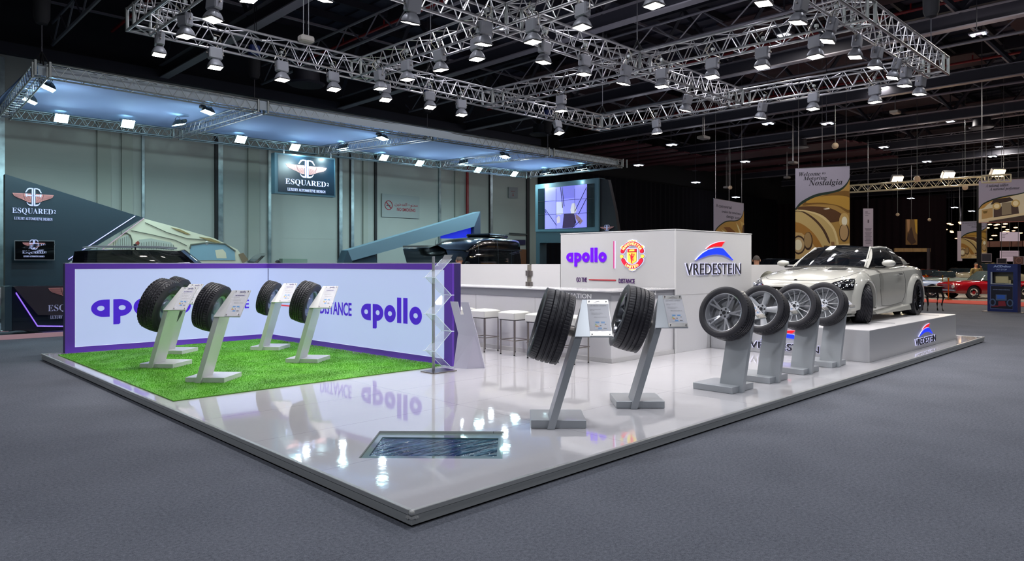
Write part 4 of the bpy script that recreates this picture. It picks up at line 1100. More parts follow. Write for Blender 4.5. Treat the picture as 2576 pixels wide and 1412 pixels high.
    q_ = MB(); q_.box(x_ + .002, x_ + .123, y_ + .002, y_ + .103, .0040, .0043, pf_); bd(q_, 'label_field', PAPER, plc)
    q_ = MB(); 
    for cx_, cy_ in ((.03, .09), (.085, .09), (.05, .016)): q_.poly(circ(cx_ + x_, cy_ + y_, .009, 10), .0004, f(0, 0)).box(x_ + cx_ - .018, x_ + cx_ + .02, y_ + cy_ - .011, y_ + cy_ + .011, .0042, .0044, pf_)
    bd(q_, 'label_icons', mat('label_blue', '#5a9ad8', .6), plc)
    for i, col_ in enumerate(('#c8643c', '#dc9a40', '#e8d050', '#8fc050', '#4fa060')):
        bd(MB().box(x_ + .008, x_ + .045 - .007 * i, y_ + .034 + .008 * i, y_ + .041 + .008 * i, .0043, .0047, pf_), 'label_bar', mat('lb%d' % i, col_, .6), plc)
    bd(MB().box(x_ + .052, x_ + .068, y_ + .045, y_ + .054, .0043, .0047, pf_).box(x_ + .1, x_ + .116, y_ + .064, y_ + .072, .0043, .0047, pf_).box(x_ + .085, x_ + .118, y_ + .012, y_ + .022, .0043, .0047, pf_), 'label_marks', INK, plc)
    # the mounted tyre or wheel
    R, Wd, rr, style, pat, lab, zc_, fl = wheel
    la = math.atan(LEAN); gap = .045 if fl and abs(ang) < 1 else .075
    cxl = x0 + LEAN * zc_ - (Wd / 2 + gap) * math.cos(la); czl = zc_ + (Wd / 2 + gap) * math.sin(la)
    yc = oy + .23
    wp = Vector((cxl, yc, czl)); wp.rotate(Matrix.Rotation(rz, 3, 'Z'))
    wr = thing('wheel_sample' if fl else 'tyre_sample', lab, 'wheel' if fl else 'tyre', (root.location.x + wp.x, root.location.y + wp.y, HP + wp.z), 0, 'tyres mounted on the display stands')
    wr.rotation_euler = (Matrix.Rotation(rz, 4, 'Z') @ Matrix.Rotation(la, 4, 'Y') @ Matrix.Rotation(.3, 4, 'X')).to_euler()
    tyre(wr, R, Wd, rr, pat, n=360 if fl else 240)
    if style is not None: rim(wr, rr, Wd, style, tx)
    if style != 'disc' : pass
    if not fl:
        # plain back side seen through the bead: drum, disc and mounting bolts
        MB().lathe([(Wd * .40, rr - .004), (Wd * .34, rr - .03), (Wd * .2, rr - .035), (Wd * .18, rr * .5), (Wd * .28, rr * .42), (Wd * .28, 0)], 48).build('mount_disc', mat('mount_disc', '#aab4c8', .35, .5), wr, smooth=True, world=False)
    bd(MB().cyl((x0 + LEAN * zc_ + .02, yc, zc_), (x0 + LEAN * zc_ - .06 * math.cos(la), yc, zc_ + .06 * math.sin(la)), .05, n=16), 'mount_boss', STEEL)
    if lab.startswith('chunky'):
        mb = MB(); t_ = apollo_logo(MB(), Matrix.Identity(4), 1.0, .235, .0)
        for sgn in (1,):
            rr0 = rr + (R - rr) * .34
            vs = []
            for p in t_.v:
                a = 1.25 - (p.x - .5) * .75; r_ = rr0 + p.y * .17
                vs.append((Wd / 2 * 1.025, r_ * math.sin(a - PI / 2 + .2) * -1, r_ * math.cos(a - PI / 2 + .2)))
            mb.add(vs, t_.f)
        mb.build('sidewall_lettering', mat('sidewall_letter', '#6d7288', .5), wr, world=False)
    return root
A_ = [
 ('white slanted display stand farthest back at the left, mostly behind the chunky tyre', (1.39, 9.58), -50, (.34, .21, .205, 'disc', 'rib', 'car tyre partly hidden behind the chunky off-road tyre', .99, 0), 'ALNAC 4G'),
 ('white slanted display stand carrying the chunky off-road tyre on the grass', (.70, 7.96), -51, (.42, .27, .22, 'disc', 'at', 'chunky off-road tyre with apollo sidewall lettering, largest on the grass', .90, 0), 'APTERRA AT'),
 ('white slanted display stand nearest the front of the grass', (.72, 6.10), -48, (.335, .225, .19, 'disc', 'rib', 'ribbed road tyre nearest the front of the grass', .96, 0), 'MANCHESTER UNITED'),
 ('white slanted display stand in the corner of the purple walls', (2.863, 8.915), -49.7, (.33, .2, .2, (5, 'wide'), 'rib', 'small road tyre in front of the corner of the purple walls', .915, 0), 'AMAZER 4G LIFE'),
 ('white slanted display stand in front of the DISTANCE lettering', (2.56, 6.915), -52, (.345, .24, .22, (5, 'wide'), 'rib', 'wide road tyre hiding the wall beside the DISTANCE lettering', .925, 0), 'ASPIRE 4G')]
for lab, A, an, wh, ti in A_: stand(lab, A, an, STW, 'a', mat('disc_grey', '#9aa6bc', .35, .5), '', '205/55 R16 91 V', wh, title=ti)
for lab, A, an, st_, wl in (('grey slanted display stand nearest the front corner of the platform', (2.20, 1.046), -44.5, (5, 'y'), 'wide low-profile tyre on black rim, nearest the platform corner'),
                        ('grey slanted display stand with a wide tyre in front of the sign tower', (3.557, 1.04), -44.4, (5, 'y'), 'wide low-profile tyre on black rim in front of the sign tower')):
    stand(lab, A, an, STG, 'v', mat('rim_two_tone', '#85868c', .2, .9), '', '255/35 ZR 20 (97Y) XL', (.372, .31, .282, st_, 'sport', wl, .915, 1), base=(.54, .51))
for i, (A, st_, m_, tt) in enumerate((((5.262, .552), (5, 'twin'), POLI, 'alloy wheel with five polished twin spokes, front of the row of four'), ((6.294, .561), (5, 'wide'), SILV2, 'alloy wheel with five broad matt spokes, second in the row of four'),
                           ((7.356, .557), (15, 'thin'), SILV, 'alloy wheel with fifteen thin spokes, third in the row of four'), ((8.36, .536), (15, 'thin'), SILV, 'alloy wheel with thin spokes at the back of the row of four'))):
    stand('broad grey display stand, %s in the row of four beside the car plinth' % ORD[i], A, 0, STG, 'v', m_, '', '225/45 R17 94 Y', (.34, .225, .256, st_, 'low', tt, .92, 1), base=(.55, .55), bh=.08)

# ================================================================ brochure rack, white easel, bar stools
rk = thing('brochure_rack', 'folding zigzag rack of clear acrylic trays on a steel pole by the purple wall', 'brochure rack', (3.8, 4.54, HP))
MB().rbox(3.6, 4.04, 4.375, 4.70, HP, HP + .012, .003).build('base_plate', STEEL, rk)
MB().rbox(3.765, 3.80, 4.60, 4.635, HP + .01, 1.83, .004).build('pole', mat('pole_alu', '#a9abb0', .35, .35), rk)
AC2 = mat('acrylic_tray', '#dfe6f2', .04, alpha=.22, spec=1.0)
zs = [.16 + .272 * i for i in range(7)]
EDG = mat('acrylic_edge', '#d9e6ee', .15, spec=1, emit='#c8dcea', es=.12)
for i in range(6):
    xa, xb = (3.97, 3.66) if i % 2 == 0 else (3.66, 3.97)
    a = Vector((xa, 0, zs[i])); b = Vector((xb, 0, zs[i + 1])); d = (b - a).normalized(); nn = Vector((d.z, 0, -d.x)) * .004
    y0, y1 = 4.42, 4.655
    mb = MB(); vs = []
    for y in (y0, y1):
        for q in (a + nn, b + nn, b - nn, a - nn): vs.append((q.x, y, q.z))
    mb.add(vs, [(0, 1, 2, 3), (7, 6, 5, 4), (0, 4, 5, 1), (1, 5, 6, 2), (2, 6, 7, 3), (3, 7, 4, 0)])
    tr = mb.build('tray', AC2, rk)
    sx = 1 if xa > xb else -1
    lip = Vector((sx * .035, 0, .05))
    MB().box(min(xa, xa + sx * .05), max(xa, xa + sx * .05), y0, y1, zs[i] - .004, zs[i] + .002).build('lip', AC2, tr)
    mb = MB()
    for y in (y0, y1): mb.cyl((a.x, y, a.z), (b.x, y, b.z), .0045, n=6)
    mb.cyl((a.x, y0, a.z), (a.x, y1, a.z), .0045, n=6).cyl((b.x, y0, b.z), (b.x, y1, b.z), .0045, n=6)
    x2 = a.x + sx * .05
    mb.cyl((x2, y0, a.z), (x2, y1, a.z), .004, n=6).cyl((x2, y0, a.z), (a.x, y0, a.z), .004, n=6).cyl((x2, y1, a.z), (a.x, y1, a.z), .004, n=6)
    mb.build('polished_edge', EDG, tr)
MB().poly([(0, 0), (.2, 0), (.2, .14), (0, .14)], .003, TRS((3.93, 4.64, 1.745), rx=.9, rz=-PI / 2)).build('top_card', mat('card_dark', '#2a3442', .4), rk)

# two-legged white acrylic easel
es_ = thing('acrylic_easel', 'frosted white acrylic easel with forked top beside the brochure rack', 'easel', (4.32, 4.45, HP))
EW = Wall((4.324 - .06, 4.755 - .05), (4.534, 4.292))
m2 = lambda x, y: (1050 + x / 4.5533, 640 + y / 4.5533)
def epts(P_): return [EW.px(*m2(*p)) for p in P_]
fr = EW.frame(EW.at(0, 0)); inv = fr.inverted()
def ep(P_): return [((inv @ q).x, (inv @ q).y) for q in epts(P_)]
FRO = mat('frosted_acrylic', '#d3cfe0', .25, alpha=.93, coat=.3)
mb = MB(); mb.poly(ep([(380, 540), (465, 543), (500, 690), (535, 690), (500, 546), (590, 549), (690, 920), (775, 1303), (600, 1318), (530, 1110), (470, 900)]), .02, fr).build('main_panel', FRO, es_)
mb = MB()
o3 = ep([(470, 905), (560, 930), (655, 925), (590, 1325), (435, 1286)])
dep = [.02, .02, .02, .14, .10]
vs = [fr @ Vector((p[0], p[1], d)) for p, d in zip(o3, dep)] + [fr @ Vector((p[0], p[1], -.02)) for p in o3]
mb.add(vs, [(0, 4, 3, 2, 1), (5, 6, 7, 8, 9), (0, 1, 6, 5), (1, 2, 7, 6), (2, 3, 8, 7), (3, 4, 9, 8), (4, 0, 5, 9)]); mb.build('left_leg', FRO, es_)
mb = MB(); o3 = ep([(655, 925), (775, 1303), (590, 1325)]); vs = [fr @ Vector((o3[0][0], o3[0][1], .03)), fr @ Vector((o3[1][0], o3[1][1], .0)), fr @ Vector((o3[2][0], o3[2][1], .15))] + [fr @ Vector((p[0], p[1], -.03)) for p in o3]
mb.add(vs, [(0, 2, 1), (3, 4, 5), (0, 1, 4, 3), (1, 2, 5, 4), (2, 0, 3, 5)]); mb.build('right_leg', FRO, es_)

LEA = mat('white_leather', '#d9d8d2', .5)
def stool():
    r = thing('bar_stool', '', 'bar stool'); 
    mb = MB()
    rows = []
    n = 10; h = .21
    for i in range(n + 1):
        rr_ = []
        for j in range(n + 1):
            x = -h + 2 * h * i / n; y = -h + 2 * h * j / n; e = max(0, (1 - (x / h) ** 4) * (1 - (y / h) ** 4)); rr_.append((x * (.985 + .015 * e), y * (.985 + .015 * e), .745 + .028 * e ** .5))
        rows.append(rr_)
    mb.grid(rows); mb.rbox(-h, h, -h, h, .625, .748, .012); mb.build('seat', LEA, r, world=False, smooth=True)
    MB().box(-.19, .19, -.19, .19, .612, .625).build('seat_base', BLACK, r, world=False)
    for sx in (-1, 1):
        for sy in (-1, 1):
            l = MB().cyl((sx * .175, sy * .175, .012), (sx * .175, sy * .175, .615), .0125, n=12).build('leg', STEEL, r, world=False, smooth=True)
            MB().cyl((sx * .175, sy * .175, 0), (sx * .175, sy * .175, .016), .014, n=10).build('foot_cap', BLACK, l, world=False)
    MB().tube([(-.185, -.185, .26), (.185, -.185, .26), (.185, .185, .26), (-.185, .185, .26)], .0095, 8, closed=True).build('footrest', STEEL, r, world=False)
    return r
st0 = stool()
SP = [(6.0, 6.62, 'white leather bar stool half hidden behind the easel'), (5.98, 5.90, 'white leather bar stool just right of the easel'), (6.03, 5.16, 'white leather bar stool in the middle of the counter row'), (5.99, 4.45, 'white leather bar stool half hidden by the nearest wide tyre'), (5.95, 3.72, 'white leather bar stool behind the nearest grey tyre stand, legs visible below its placard')]
for i, (x, y, lab) in enumerate(SP):
    o = st0 if i == 0 else copy_tree(st0)
    tag(o, lab, 'bar stool', 'white bar stools along the information counter'); o.location = (x, y, HP); o.rotation_euler = (0, 0, (.0, .02, -.02, .03, 0)[i])
# ================================================================ vehicles
def lerp(a, b, t): return a + (b - a) * t
def catmull(P_, n):
    """smooth resampling of a list of tuples"""
    out = []; N_ = len(P_)
    for i in range(N_ - 1):
        p0 = P_[max(0, i - 1)]; p1 = P_[i]; p2 = P_[i + 1]; p3 = P_[min(N_ - 1, i + 2)]
        for k in range(n):
            t = k / n; out.append(tuple(.5 * ((2 * b) + (c - a) * t + (2 * a - 5 * b + 4 * c - d) * t * t + (-a + 3 * b - 3 * c + d) * t ** 3) for a, b, c, d in zip(p0, p1, p2, p3)))
    out.append(tuple(P_[-1])); return out
def body_mesh(st, n=5, crown=.5, edge=.10, arches=(), rib=.0):
    """st: (x, z_sill, half width, z_shoulder, z_top). Returns closed MB, wheel arches cut by boolean"""
    S_ = catmull(st, n); rows = []
    for x, zb, w, zs, zt in S_:
        zs = min(zs, zt - .005); zm = lerp(zb, zs, .55)
        h = [(0, zb), (w * .60, zb), (w * .93, zb + .01), (w * .975, zb + .05), (w * 1.0, lerp(zb, zs, .35)), (w * .995, zm), (w * .99, lerp(zb, zs, .82)), (w * .965, zs), (w * .90, lerp(zs, zt, .35)), (w * .74, lerp(zs, zt, .68)), (w * .5, lerp(zs, zt, .88)), (w * .25, lerp(zs, zt, .97)), (0, zt)]
        ring = [(x, y, z) for y, z in h] + [(x, -y, z) for y, z in h[-2:0:-1]]
        rows.append(ring)
    mb = MB(); mb.grid(rows, closed=True)
    K = len(rows[0]); mb.add(rows[0], [tuple(range(K))]).add(rows[-1], [tuple(range(K))[::-1]])
    return mb
def cut(o, cutters):
    """apply boolean differences and drop the cutters"""
    tmp = []
    for c in cutters:
        m = o.modifiers.new('b', 'BOOLEAN'); m.operation = 'DIFFERENCE'; m.solver = 'EXACT'; m.object = c; tmp.append(c)
    dg = bpy.context.evaluated_depsgraph_get(); dg.update()
    me = bpy.data.meshes.new_from_object(o.evaluated_get(dg)); o.modifiers.clear(); old = o.data; o.data = me; me.name = old.name
    for c in tmp: bpy.data.objects.remove(c)
    return o
GLASS = mat('tinted_glass', '#10141a', .03, coat=1, alpha=.82, spec=1); GLASSC = mat('clear_car_glass', '#3c4a50', .03, coat=.6, alpha=.8, spec=1)
def weld(mb, d=.0005):
    import bmesh
    me = bpy.data.meshes.new('w'); me.from_pydata([tuple(v) for v in mb.v], [], mb.f); bm = bmesh.new(); bm.from_mesh(me)
    bmesh.ops.remove_doubles(bm, verts=bm.verts, dist=d); bmesh.ops.recalc_face_normals(bm, faces=bm.faces)
    bm.verts.index_update(); r = MB(); r.v = [v.co.copy() for v in bm.verts]; r.f = [tuple(v.index for v in f.verts) for f in bm.faces]; bm.free(); bpy.data.meshes.remove(me); return r
def house(root, cols, paint, glass, roofm, bulge=.05, dome=.03, rows=6, rear_glass=None):
    """cols: (bottom, top, kind) on the +y half, kind names the strip from this column to the next"""
    parts = {}
    def pt(b, t, v):
        p = [lerp(b[i], t[i], v) for i in range(3)]; k = bulge * math.sin(PI * v)
        ln = math.hypot(b[0] - t[0], b[1]) or 1
        L_ = math.hypot(b[1], .4); p[1] += k * b[1] / max(.5, L_) * (1 if abs(b[1]) > .3 else .3); p[2] += k * .35
        return p
    for sgn in (1, -1):
        for i in range(len(cols) - 1):
            b0, t0, kind = cols[i]; b1, t1, _ = cols[i + 1]
            rs = []
            for r in range(rows + 1):
                v = r / rows; row = []
                for c in range(4): 
                    u = c / 3; p = [lerp(a, b, u) for a, b in zip(pt(b0, t0, v), pt(b1, t1, v))]; row.append((p[0], sgn * p[1], p[2]))
                rs.append(row if sgn == 1 else row[::-1])
            key = kind if kind in ('windscreen', 'rear_window', 'pillar') else 'side_window' + ('L' if sgn == 1 else 'R')
            parts.setdefault(key, MB()).grid(rs)
    top = [c[1] for c in cols]; rs = []
    for t in top:
        rs.append([(t[0], t[1] * (1 - 2 * k / 10), t[2] + dome * (1 - (1 - 2 * k / 10) ** 2) * min(1, abs(t[1]) / .4)) for k in range(11)])
    parts['roof'] = MB().grid(rs)
    out = {}
    for k, mb in parts.items():
        nm = 'side_window' if k.startswith('side') else k
        if nm == 'pillar':
            out[k] = weld(mb).build_by(lambda c: (c.y > 0, round(c.x / .6)), nm, paint, root, smooth=True, world=False); continue
        out[k] = weld(mb).build(nm, {'windscreen': glass, 'rear_window': rear_glass or glass, 'pillar': paint, 'roof': roofm}.get(nm, glass), root, smooth=True, world=False)
    return out
def wheel(root, x, y, z, R, Wd, rr, style, pat, m, steer=0, out=1):
    """out=+1: outer face toward +y"""
    w = bpy.data.objects.new('wheel', None); COL.objects.link(w); w.parent = root; w.location = (x, y, z); w.rotation_euler = (0, 0, steer - PI / 2 * out)
    tyre(w, R, Wd, rr, pat, n=144, mt=mat('car_tyre', '#24242a', .5, spec=.4)); rim(w, rr, Wd, style, m); return w
def simple_wheel(root, x, y, z, R, Wd, rr, hubm, out=1, white=None):
    mb = MB(); mb.m = Matrix.Translation((x, y, z)) @ Matrix.Rotation(PI / 2, 4, 'Z')
    mb.lathe([(-Wd / 2, rr), (-Wd / 2, R - .03), (-Wd * .35, R), (Wd * .35, R), (Wd / 2, R - .03), (Wd / 2, rr)], 36)
    w = mb.build('wheel', mat('car_tyre', '#24242a', .5, spec=.4), root, smooth=True, world=False)
    for s in (-1, 1):
        mb = MB(); mb.m = Matrix.Translation((x, y, z)) @ Matrix.Rotation(PI / 2, 4, 'Z')
        mb.lathe([(s * Wd * .46, rr + .005), (s * Wd * .4, rr * .95), (s * Wd * .36, rr * .8), (s * Wd * .5, rr * .5), (s * Wd * .5, 0)], 32); mb.build('hubcap', CHROME, w, smooth=True, world=False)
        mb = MB(); mb.m = Matrix.Translation((x, y, z)) @ Matrix.Rotation(PI / 2, 4, 'Z')
        mb.lathe([(s * Wd * .505, rr * .45), (s * Wd * .52, rr * .3), (s * Wd * .52, 0)], 24); mb.build('hub_disc', hubm, w, smooth=True, world=False)
    return w

# ---------------------------------------------------------------- white wide-body coupe (local +x = front)
CP = mat('pearl_white', '#c9c8c0', .16, coat=1); BLK = mat('gloss_black', '#0c0c0f', .08, coat=1); MESH = mat('grille_mesh', '#151517', .5, .3)
WB = 1.475
cz = .632
coupe = thing('coupe', 'pearl white two-door sports coupe with black roof on the silver plinth', 'car', (12.36, 1.86, cz), PI)
st = [(2.36, .36, .55, .54, .62), (2.34, .30, .76, .60, .72), (2.24, .20, .87, .67, .80), (2.0, .16, .925, .75, .885), (1.7, .16, .955, .81, .95), (1.475, .16, .965, .84, .985), (1.2, .16, .955, .86, 1.02), (.9, .15, .94, .88, 1.05), (.55, .15, .93, .90, 1.06), (0, .15, .925, .92, 1.07), (-.7, .15, .935, .94, 1.08), (-1.15, .16, .96, .96, 1.09), (-1.475, .18, .985, .97, 1.10), (-1.85, .2, .965, .96, 1.10), (-2.2, .24, .90, .93, 1.08), (-2.48, .32, .80, .85, 1.03), (-2.6, .42, .70, .74, .94), (-2.62, .48, .6, .70, .86)]
bo = weld(body_mesh(st, 5)).build('body', CP, coupe, smooth=True, world=False)
RWH = .36
def cutcyl(x, y0, y1, z, r, n=40):
    o = MB().cyl((x, y0, z), (x, y1, z), r, n=n).build('cutter', None); o.location = coupe_loc; o.rotation_euler = (0, 0, coupe_rz); return o
coupe_loc, coupe_rz = coupe.location.copy(), PI
cs = []
for x in (WB, -WB):
    for s in (-1, 1): cs.append(cutcyl(x, s * .60, s * 1.2, RWH + .01, .405))
# grille opening, lower intakes, bonnet vents
def cutbox(x0, x1, y0, y1, z0, z1, m=None):
    o = MB().box(x0, x1, y0, y1, z0, z1, m).build('cutter', None); o.location = coupe_loc; o.rotation_euler = (0, 0, coupe_rz); return o
cs.append(cutbox(2.22, 2.6, -.56, .56, .51, .66)); cs.append(cutbox(2.16, 2.6, -.42, .42, .20, .34))
for s in (-1, 1): cs.append(cutbox(2.0, 2.6, min(s * .56, s * .84), max(s * .56, s * .84), .22, .45))
bpy.context.view_layer.update(); cut(bo, cs)
try: bo.data.set_sharp_from_angle(angle=math.radians(32))
except Exception: pass
MB().box(2.2, 2.27, -.57, .57, .50, .67).box(2.12, 2.2, -.43, .43, .19, .35).build('grille_backing', MESH, coupe, world=False)
mb = MB()
for k in range(22):
    y = -.56 + .0533 * k; mb.cyl((2.285, y, .51), (2.285, y + .05, .66), .004, n=4).cyl((2.285, y + .05, .51), (2.285, y, .66), .004, n=4)
for s in (-1, 1):
    mb.box(1.98, 2.05, min(s * .55, s * .85), max(s * .55, s * .85), .21, .46)
mb.build('grille_mesh', MESH, coupe, world=False)
mb = MB()
for s in (-1, 1):      # chrome-white blades in the side intakes
    for z in (.26, .31, .36): mb.rbox(2.05, 2.2, min(s * .57, s * .80), max(s * .57, s * .80), z, z + .014, .004)
mb.build_by(side_y, 'intake_blade', CHROME, coupe, world=False)
# flared arches
def flare(x, s, R1=.405, wd=.085, a0=-12, a1=192):
    rows = []; n = 28
    for i in range(n + 1):
        a = math.radians(a0 + (a1 - a0) * i / n); e = max(0, math.sin(PI * i / n)) ** .35; c, sn = math.cos(a), math.sin(a)
        def P(r, y): return (x + r * c, s * y, RWH + r * sn)
        rows.append([P(R1, .88), P(R1, .985 + .02 * e), P(R1 + .012, 1.0 + .02 * e), P(R1 + .05, .995 + .015 * e), P(R1 + .10, .975), P(R1 + .15, .945), P(R1 + .18, .90)])
    return rows
mb = MB()
for x in (WB, -WB):
    for s in (-1, 1): weld(MB().grid(flare(x, s))).build('wheel_arch_flare', CP, coupe, smooth=True, world=False)
mb = MB()
for x in (WB, -WB):
    for s in (-1, 1): mb.cyl((x, s * .58, RWH + .01), (x, s * .60, RWH + .01), .40, n=32)
mb.build_by(lambda c: (c.y > 0, c.x > 0), 'arch_liner', BLACKM, coupe, world=False)
# sill blade and front splitter
mb = MB()
for s in (-1, 1): mb.add([(WB - .5, s * .90, .13), (-WB + .48, s * .92, .13), (-WB + .48, s * 1.01, .14), (WB - .5, s * .985, .14), (WB - .5, s * .90, .19), (-WB + .48, s * .92, .27), (-WB + .48, s * .99, .24), (WB - .5, s * .965, .17)], [(0, 1, 2, 3), (4, 7, 6, 5), (3, 2, 6, 7), (0, 3, 7, 4), (1, 5, 6, 2), (0, 4, 5, 1)])
mb.build_by(side_y, 'side_skirt', CP, coupe, world=False)
mb = MB().poly([(1.95, -.93), (2.36, -.82), (2.46, -.4), (2.48, 0), (2.46, .4), (2.36, .82), (1.95, .93)], .02, TRS((0, 0, .15))); mb.build('front_splitter', mat('splitter', '#9c9c98', .3), coupe, world=False)
cols = [((1.05, 0, 1.05), (.16, 0, 1.455), 'windscreen'), ((.99, .35, 1.045), (.13, .28, 1.45), 'windscreen'), ((.765, .69, 1.025), (.035, .53, 1.418), 'pillar'), ((.72, .745, 1.01), (.0, .565, 1.405), 'side'),
        ((.1, .80, 1.02), (-.3, .60, 1.425), 'side'), ((-.5, .815, 1.04), (-.68, .605, 1.415), 'side'), ((-1.20, .80, 1.06), (-1.08, .58, 1.37), 'pillar'), ((-1.70, .74, 1.085), (-1.35, .53, 1.305), 'rear_window'), ((-2.0, .45, 1.105), (-1.48, .38, 1.325), 'rear_window'), ((-2.07, 0, 1.115), (-1.52, 0, 1.345), 'rear_window')]
hs = house(coupe, cols, CP, GLASS, BLK, bulge=.045, dome=.035)
# dark weather strips and body-colour rail over the doors
mb = MB()
for s in (-1, 1):
    mb.tube([(c[1][0], s * (c[1][1] + .008), c[1][2] + .0) for c in cols[2:8]], .028, 8)
    mb.tube([(c[0][0] * 1 + 0, s * (c[0][1] + .01), c[0][2] + .012) for c in (cols[2], cols[2])] + [(cols[2][1][0], s * (cols[2][1][1] + .02), cols[2][1][2])], .02, 6)
mb.build_by(side_y, 'roof_rail', CP, coupe, smooth=True, world=False)
mb = MB()
for s in (-1, 1):
    mb.tube([(c[0][0], s * (c[0][1] + .022), c[0][2] + .008) for c in cols[3:8]], .009, 6)
    p_, q_ = cols[5][0], cols[5][1]; mb.tube([(p_[0], s * (p_[1] + .02), p_[2]), (lerp(p_[0], q_[0], .5), s * (lerp(p_[1], q_[1], .5) + .05), lerp(p_[2], q_[2], .5)), (q_[0], s * (q_[1] + .01), q_[2])], .014, 6)
mb.tube([(1.06, -.0, 1.052), (1.0, -.36, 1.046), (.82, -.65, 1.03)], .012, 6).tube([(1.06, .0, 1.052), (1.0, .36, 1.046), (.82, .65, 1.03)], .012, 6)
mb.build_by(side_y, 'window_trim', BLACK, coupe, smooth=True, world=False)
# details snapped onto the body surface: shut lines, vents, headlights
from mathutils.bvhtree import BVHTree
bvh = BVHTree.FromPolygons([v.co for v in bo.data.vertices], [tuple(p.vertices) for p in bo.data.polygons])
def snap(p, d, off=.004):
    h = bvh.ray_cast(Vector(p), Vector(d).normalized())
    return h[0] - Vector(d).normalized() * off if h[0] is not None else None
def snapline(mb, P_, d, r, off=0):
    q = [snap(p, d, off) for p in catmull(P_, 5)]; q = [a for a in q if a is not None]
    if len(q) > 1: mb.tube(q, r, 5)
JB = mat('joint_black', '#2a2a2a', .6)
for s in (-1, 1):
    mb = MB(); snapline(mb, [(2.27, s * .0, 2), (2.25, s * .35, 2), (2.13, s * .62, 2), (1.8, s * .76, 2), (1.4, s * .79, 2), (1.0, s * .79, 2), (.84, s * .76, 2)], (0, 0, -1), .0045); mb.build('bonnet_joint', JB, coupe, world=False)
    mb = MB(); snapline(mb, [(.60, s * 2, .98), (.60, s * 2, .7), (.58, s * 2, .45), (.5, s * 2, .28)], (0, -s, 0), .004); snapline(mb, [(-.78, s * 2, 1.0), (-.86, s * 2, .75), (-.84, s * 2, .5), (-.70, s * 2, .30)], (0, -s, 0), .004); snapline(mb, [(.5, s * 2, .28), (0, s * 2, .26), (-.70, s * 2, .30)], (0, -s, 0), .004); mb.build('door_joint', JB, coupe, world=False)
    # bonnet vents
    lo = [(1.58, .30), (1.50, .42), (1.42, .55)]; hi = [(1.18, .26), (1.06, .36), (1.22, .58)]
    def vg(a, b): 
        e0 = (lerp(1.54, 1.40, b), lerp(.28, .56, b)); e1 = (lerp(1.16, 1.22, b) - .10 * math.sin(PI * b * .6), lerp(.24, .52, b)); return (lerp(e0[0], e1[0], a), s * lerp(e0[1], e1[1], a))
    rows = [[snap((*vg(i / 6, j / 5), 2), (0, 0, -1), .004) for j in range(6)] for i in range(7)]
    vt_ = MB().grid(rows).build('bonnet_vent', BLACKM, coupe, world=False)
    mb = MB()
    for i in (1.5, 3, 4.5): mb.tube([snap((*vg(i / 6, j / 5), 2), (0, 0, -1), .010) for j in range(1, 5)], .007, 5)
    mb.build('vent_louvre', mat('louvre', '#6a6864', .4), vt_, world=False)
    # headlight
    C_ = Vector((2.06, s * .80, .735)); N_ = Vector((.80, s * .58, .12)).normalized(); T_ = Vector((0, 0, 1)).cross(N_).normalized() * s; U_ = N_.cross(T_).normalized() * (1 if s > 0 else -1)
    if U_.z < 0: U_ = -U_
    if T_.x > 0: T_ = -T_
    lowc = catmull([(-.33, -.085), (-.2, -.125), (0, -.135), (.16, -.10), (.27, -.01)], 3); upc = catmull([(-.34, -.06), (-.2, .02), (0, .075), (.16, .10), (.28, .10)], 3)
    def hp_(i, b, off): 
        a_ = lerp(lowc[i][0], upc[i][0], b), lerp(lowc[i][1], upc[i][1], b); return snap(C_ + N_ * .5 + T_ * a_[0] + U_ * a_[1], -N_, off)
    rows = [[hp_(i, b / 4, .006) for b in range(5)] for i in range(len(lowc))]
    ok = all(p is not None for r_ in rows for p in r_)
    if ok:
        hl = MB().grid(rows).build('headlight', mat('lamp_house', '#1a1c22', .08, .3, coat=1), coupe, smooth=2, world=False)
        mb = MB()
        for i in range(2, len(lowc) - 1, 2):
            p = hp_(i, .42, .004); mb.sphere(p, .026, 6); p = hp_(i, .80, .006); mb.sphere(p, .011, 5); p = hp_(i + 1, .80, .006); mb.sphere(p, .011, 5)
        mb.tube([hp_(i, .96, .008) for i in range(1, len(lowc))], .006, 5).tube([hp_(i, .10, .008) for i in range(2, len(lowc) - 1)], .004, 5).tube([hp_(i, .62, .008) for i in range(1, len(lowc) - 1)], .0035, 5)
        mb.build('projector', mat('lamp_chrome', '#dfe4ee', .08, 1, emit='#ffffff', es=.06), hl, smooth=True, world=False)
    else: print('HEADLIGHT SNAP FAILED')
MB().cyl((2.26, 0, .775), (2.275, 0, .772), .035, n=16).build('badge', BLACK, coupe, world=False)
# mirrors, door handles
for s in (-1, 1):
    mr = MB().sphere((.50, s * 1.04, 1.10), .118, 10, (.85, 1.05, .58)).build('door_mirror', CP, coupe, smooth=True, world=False)
    MB().rbox(.46, .56, min(s * .80, s * .99), max(s * .80, s * .99), 1.01, 1.045, .01).build('mirror_arm', BLACK, mr, world=False)
    MB().rbox(-.62, -.40, min(s * .935, s * .96), max(s * .935, s * .96), .86, .89, .01).build('door_handle', CHROME, coupe, world=False)
    MB().sphere((.41, s * 1.04, 1.10), .1, 8, (.25, 1.1, .6)).build('mirror_glass', mat('mirror_face', '#8a929a', .05, 1), mr, smooth=True, world=False)
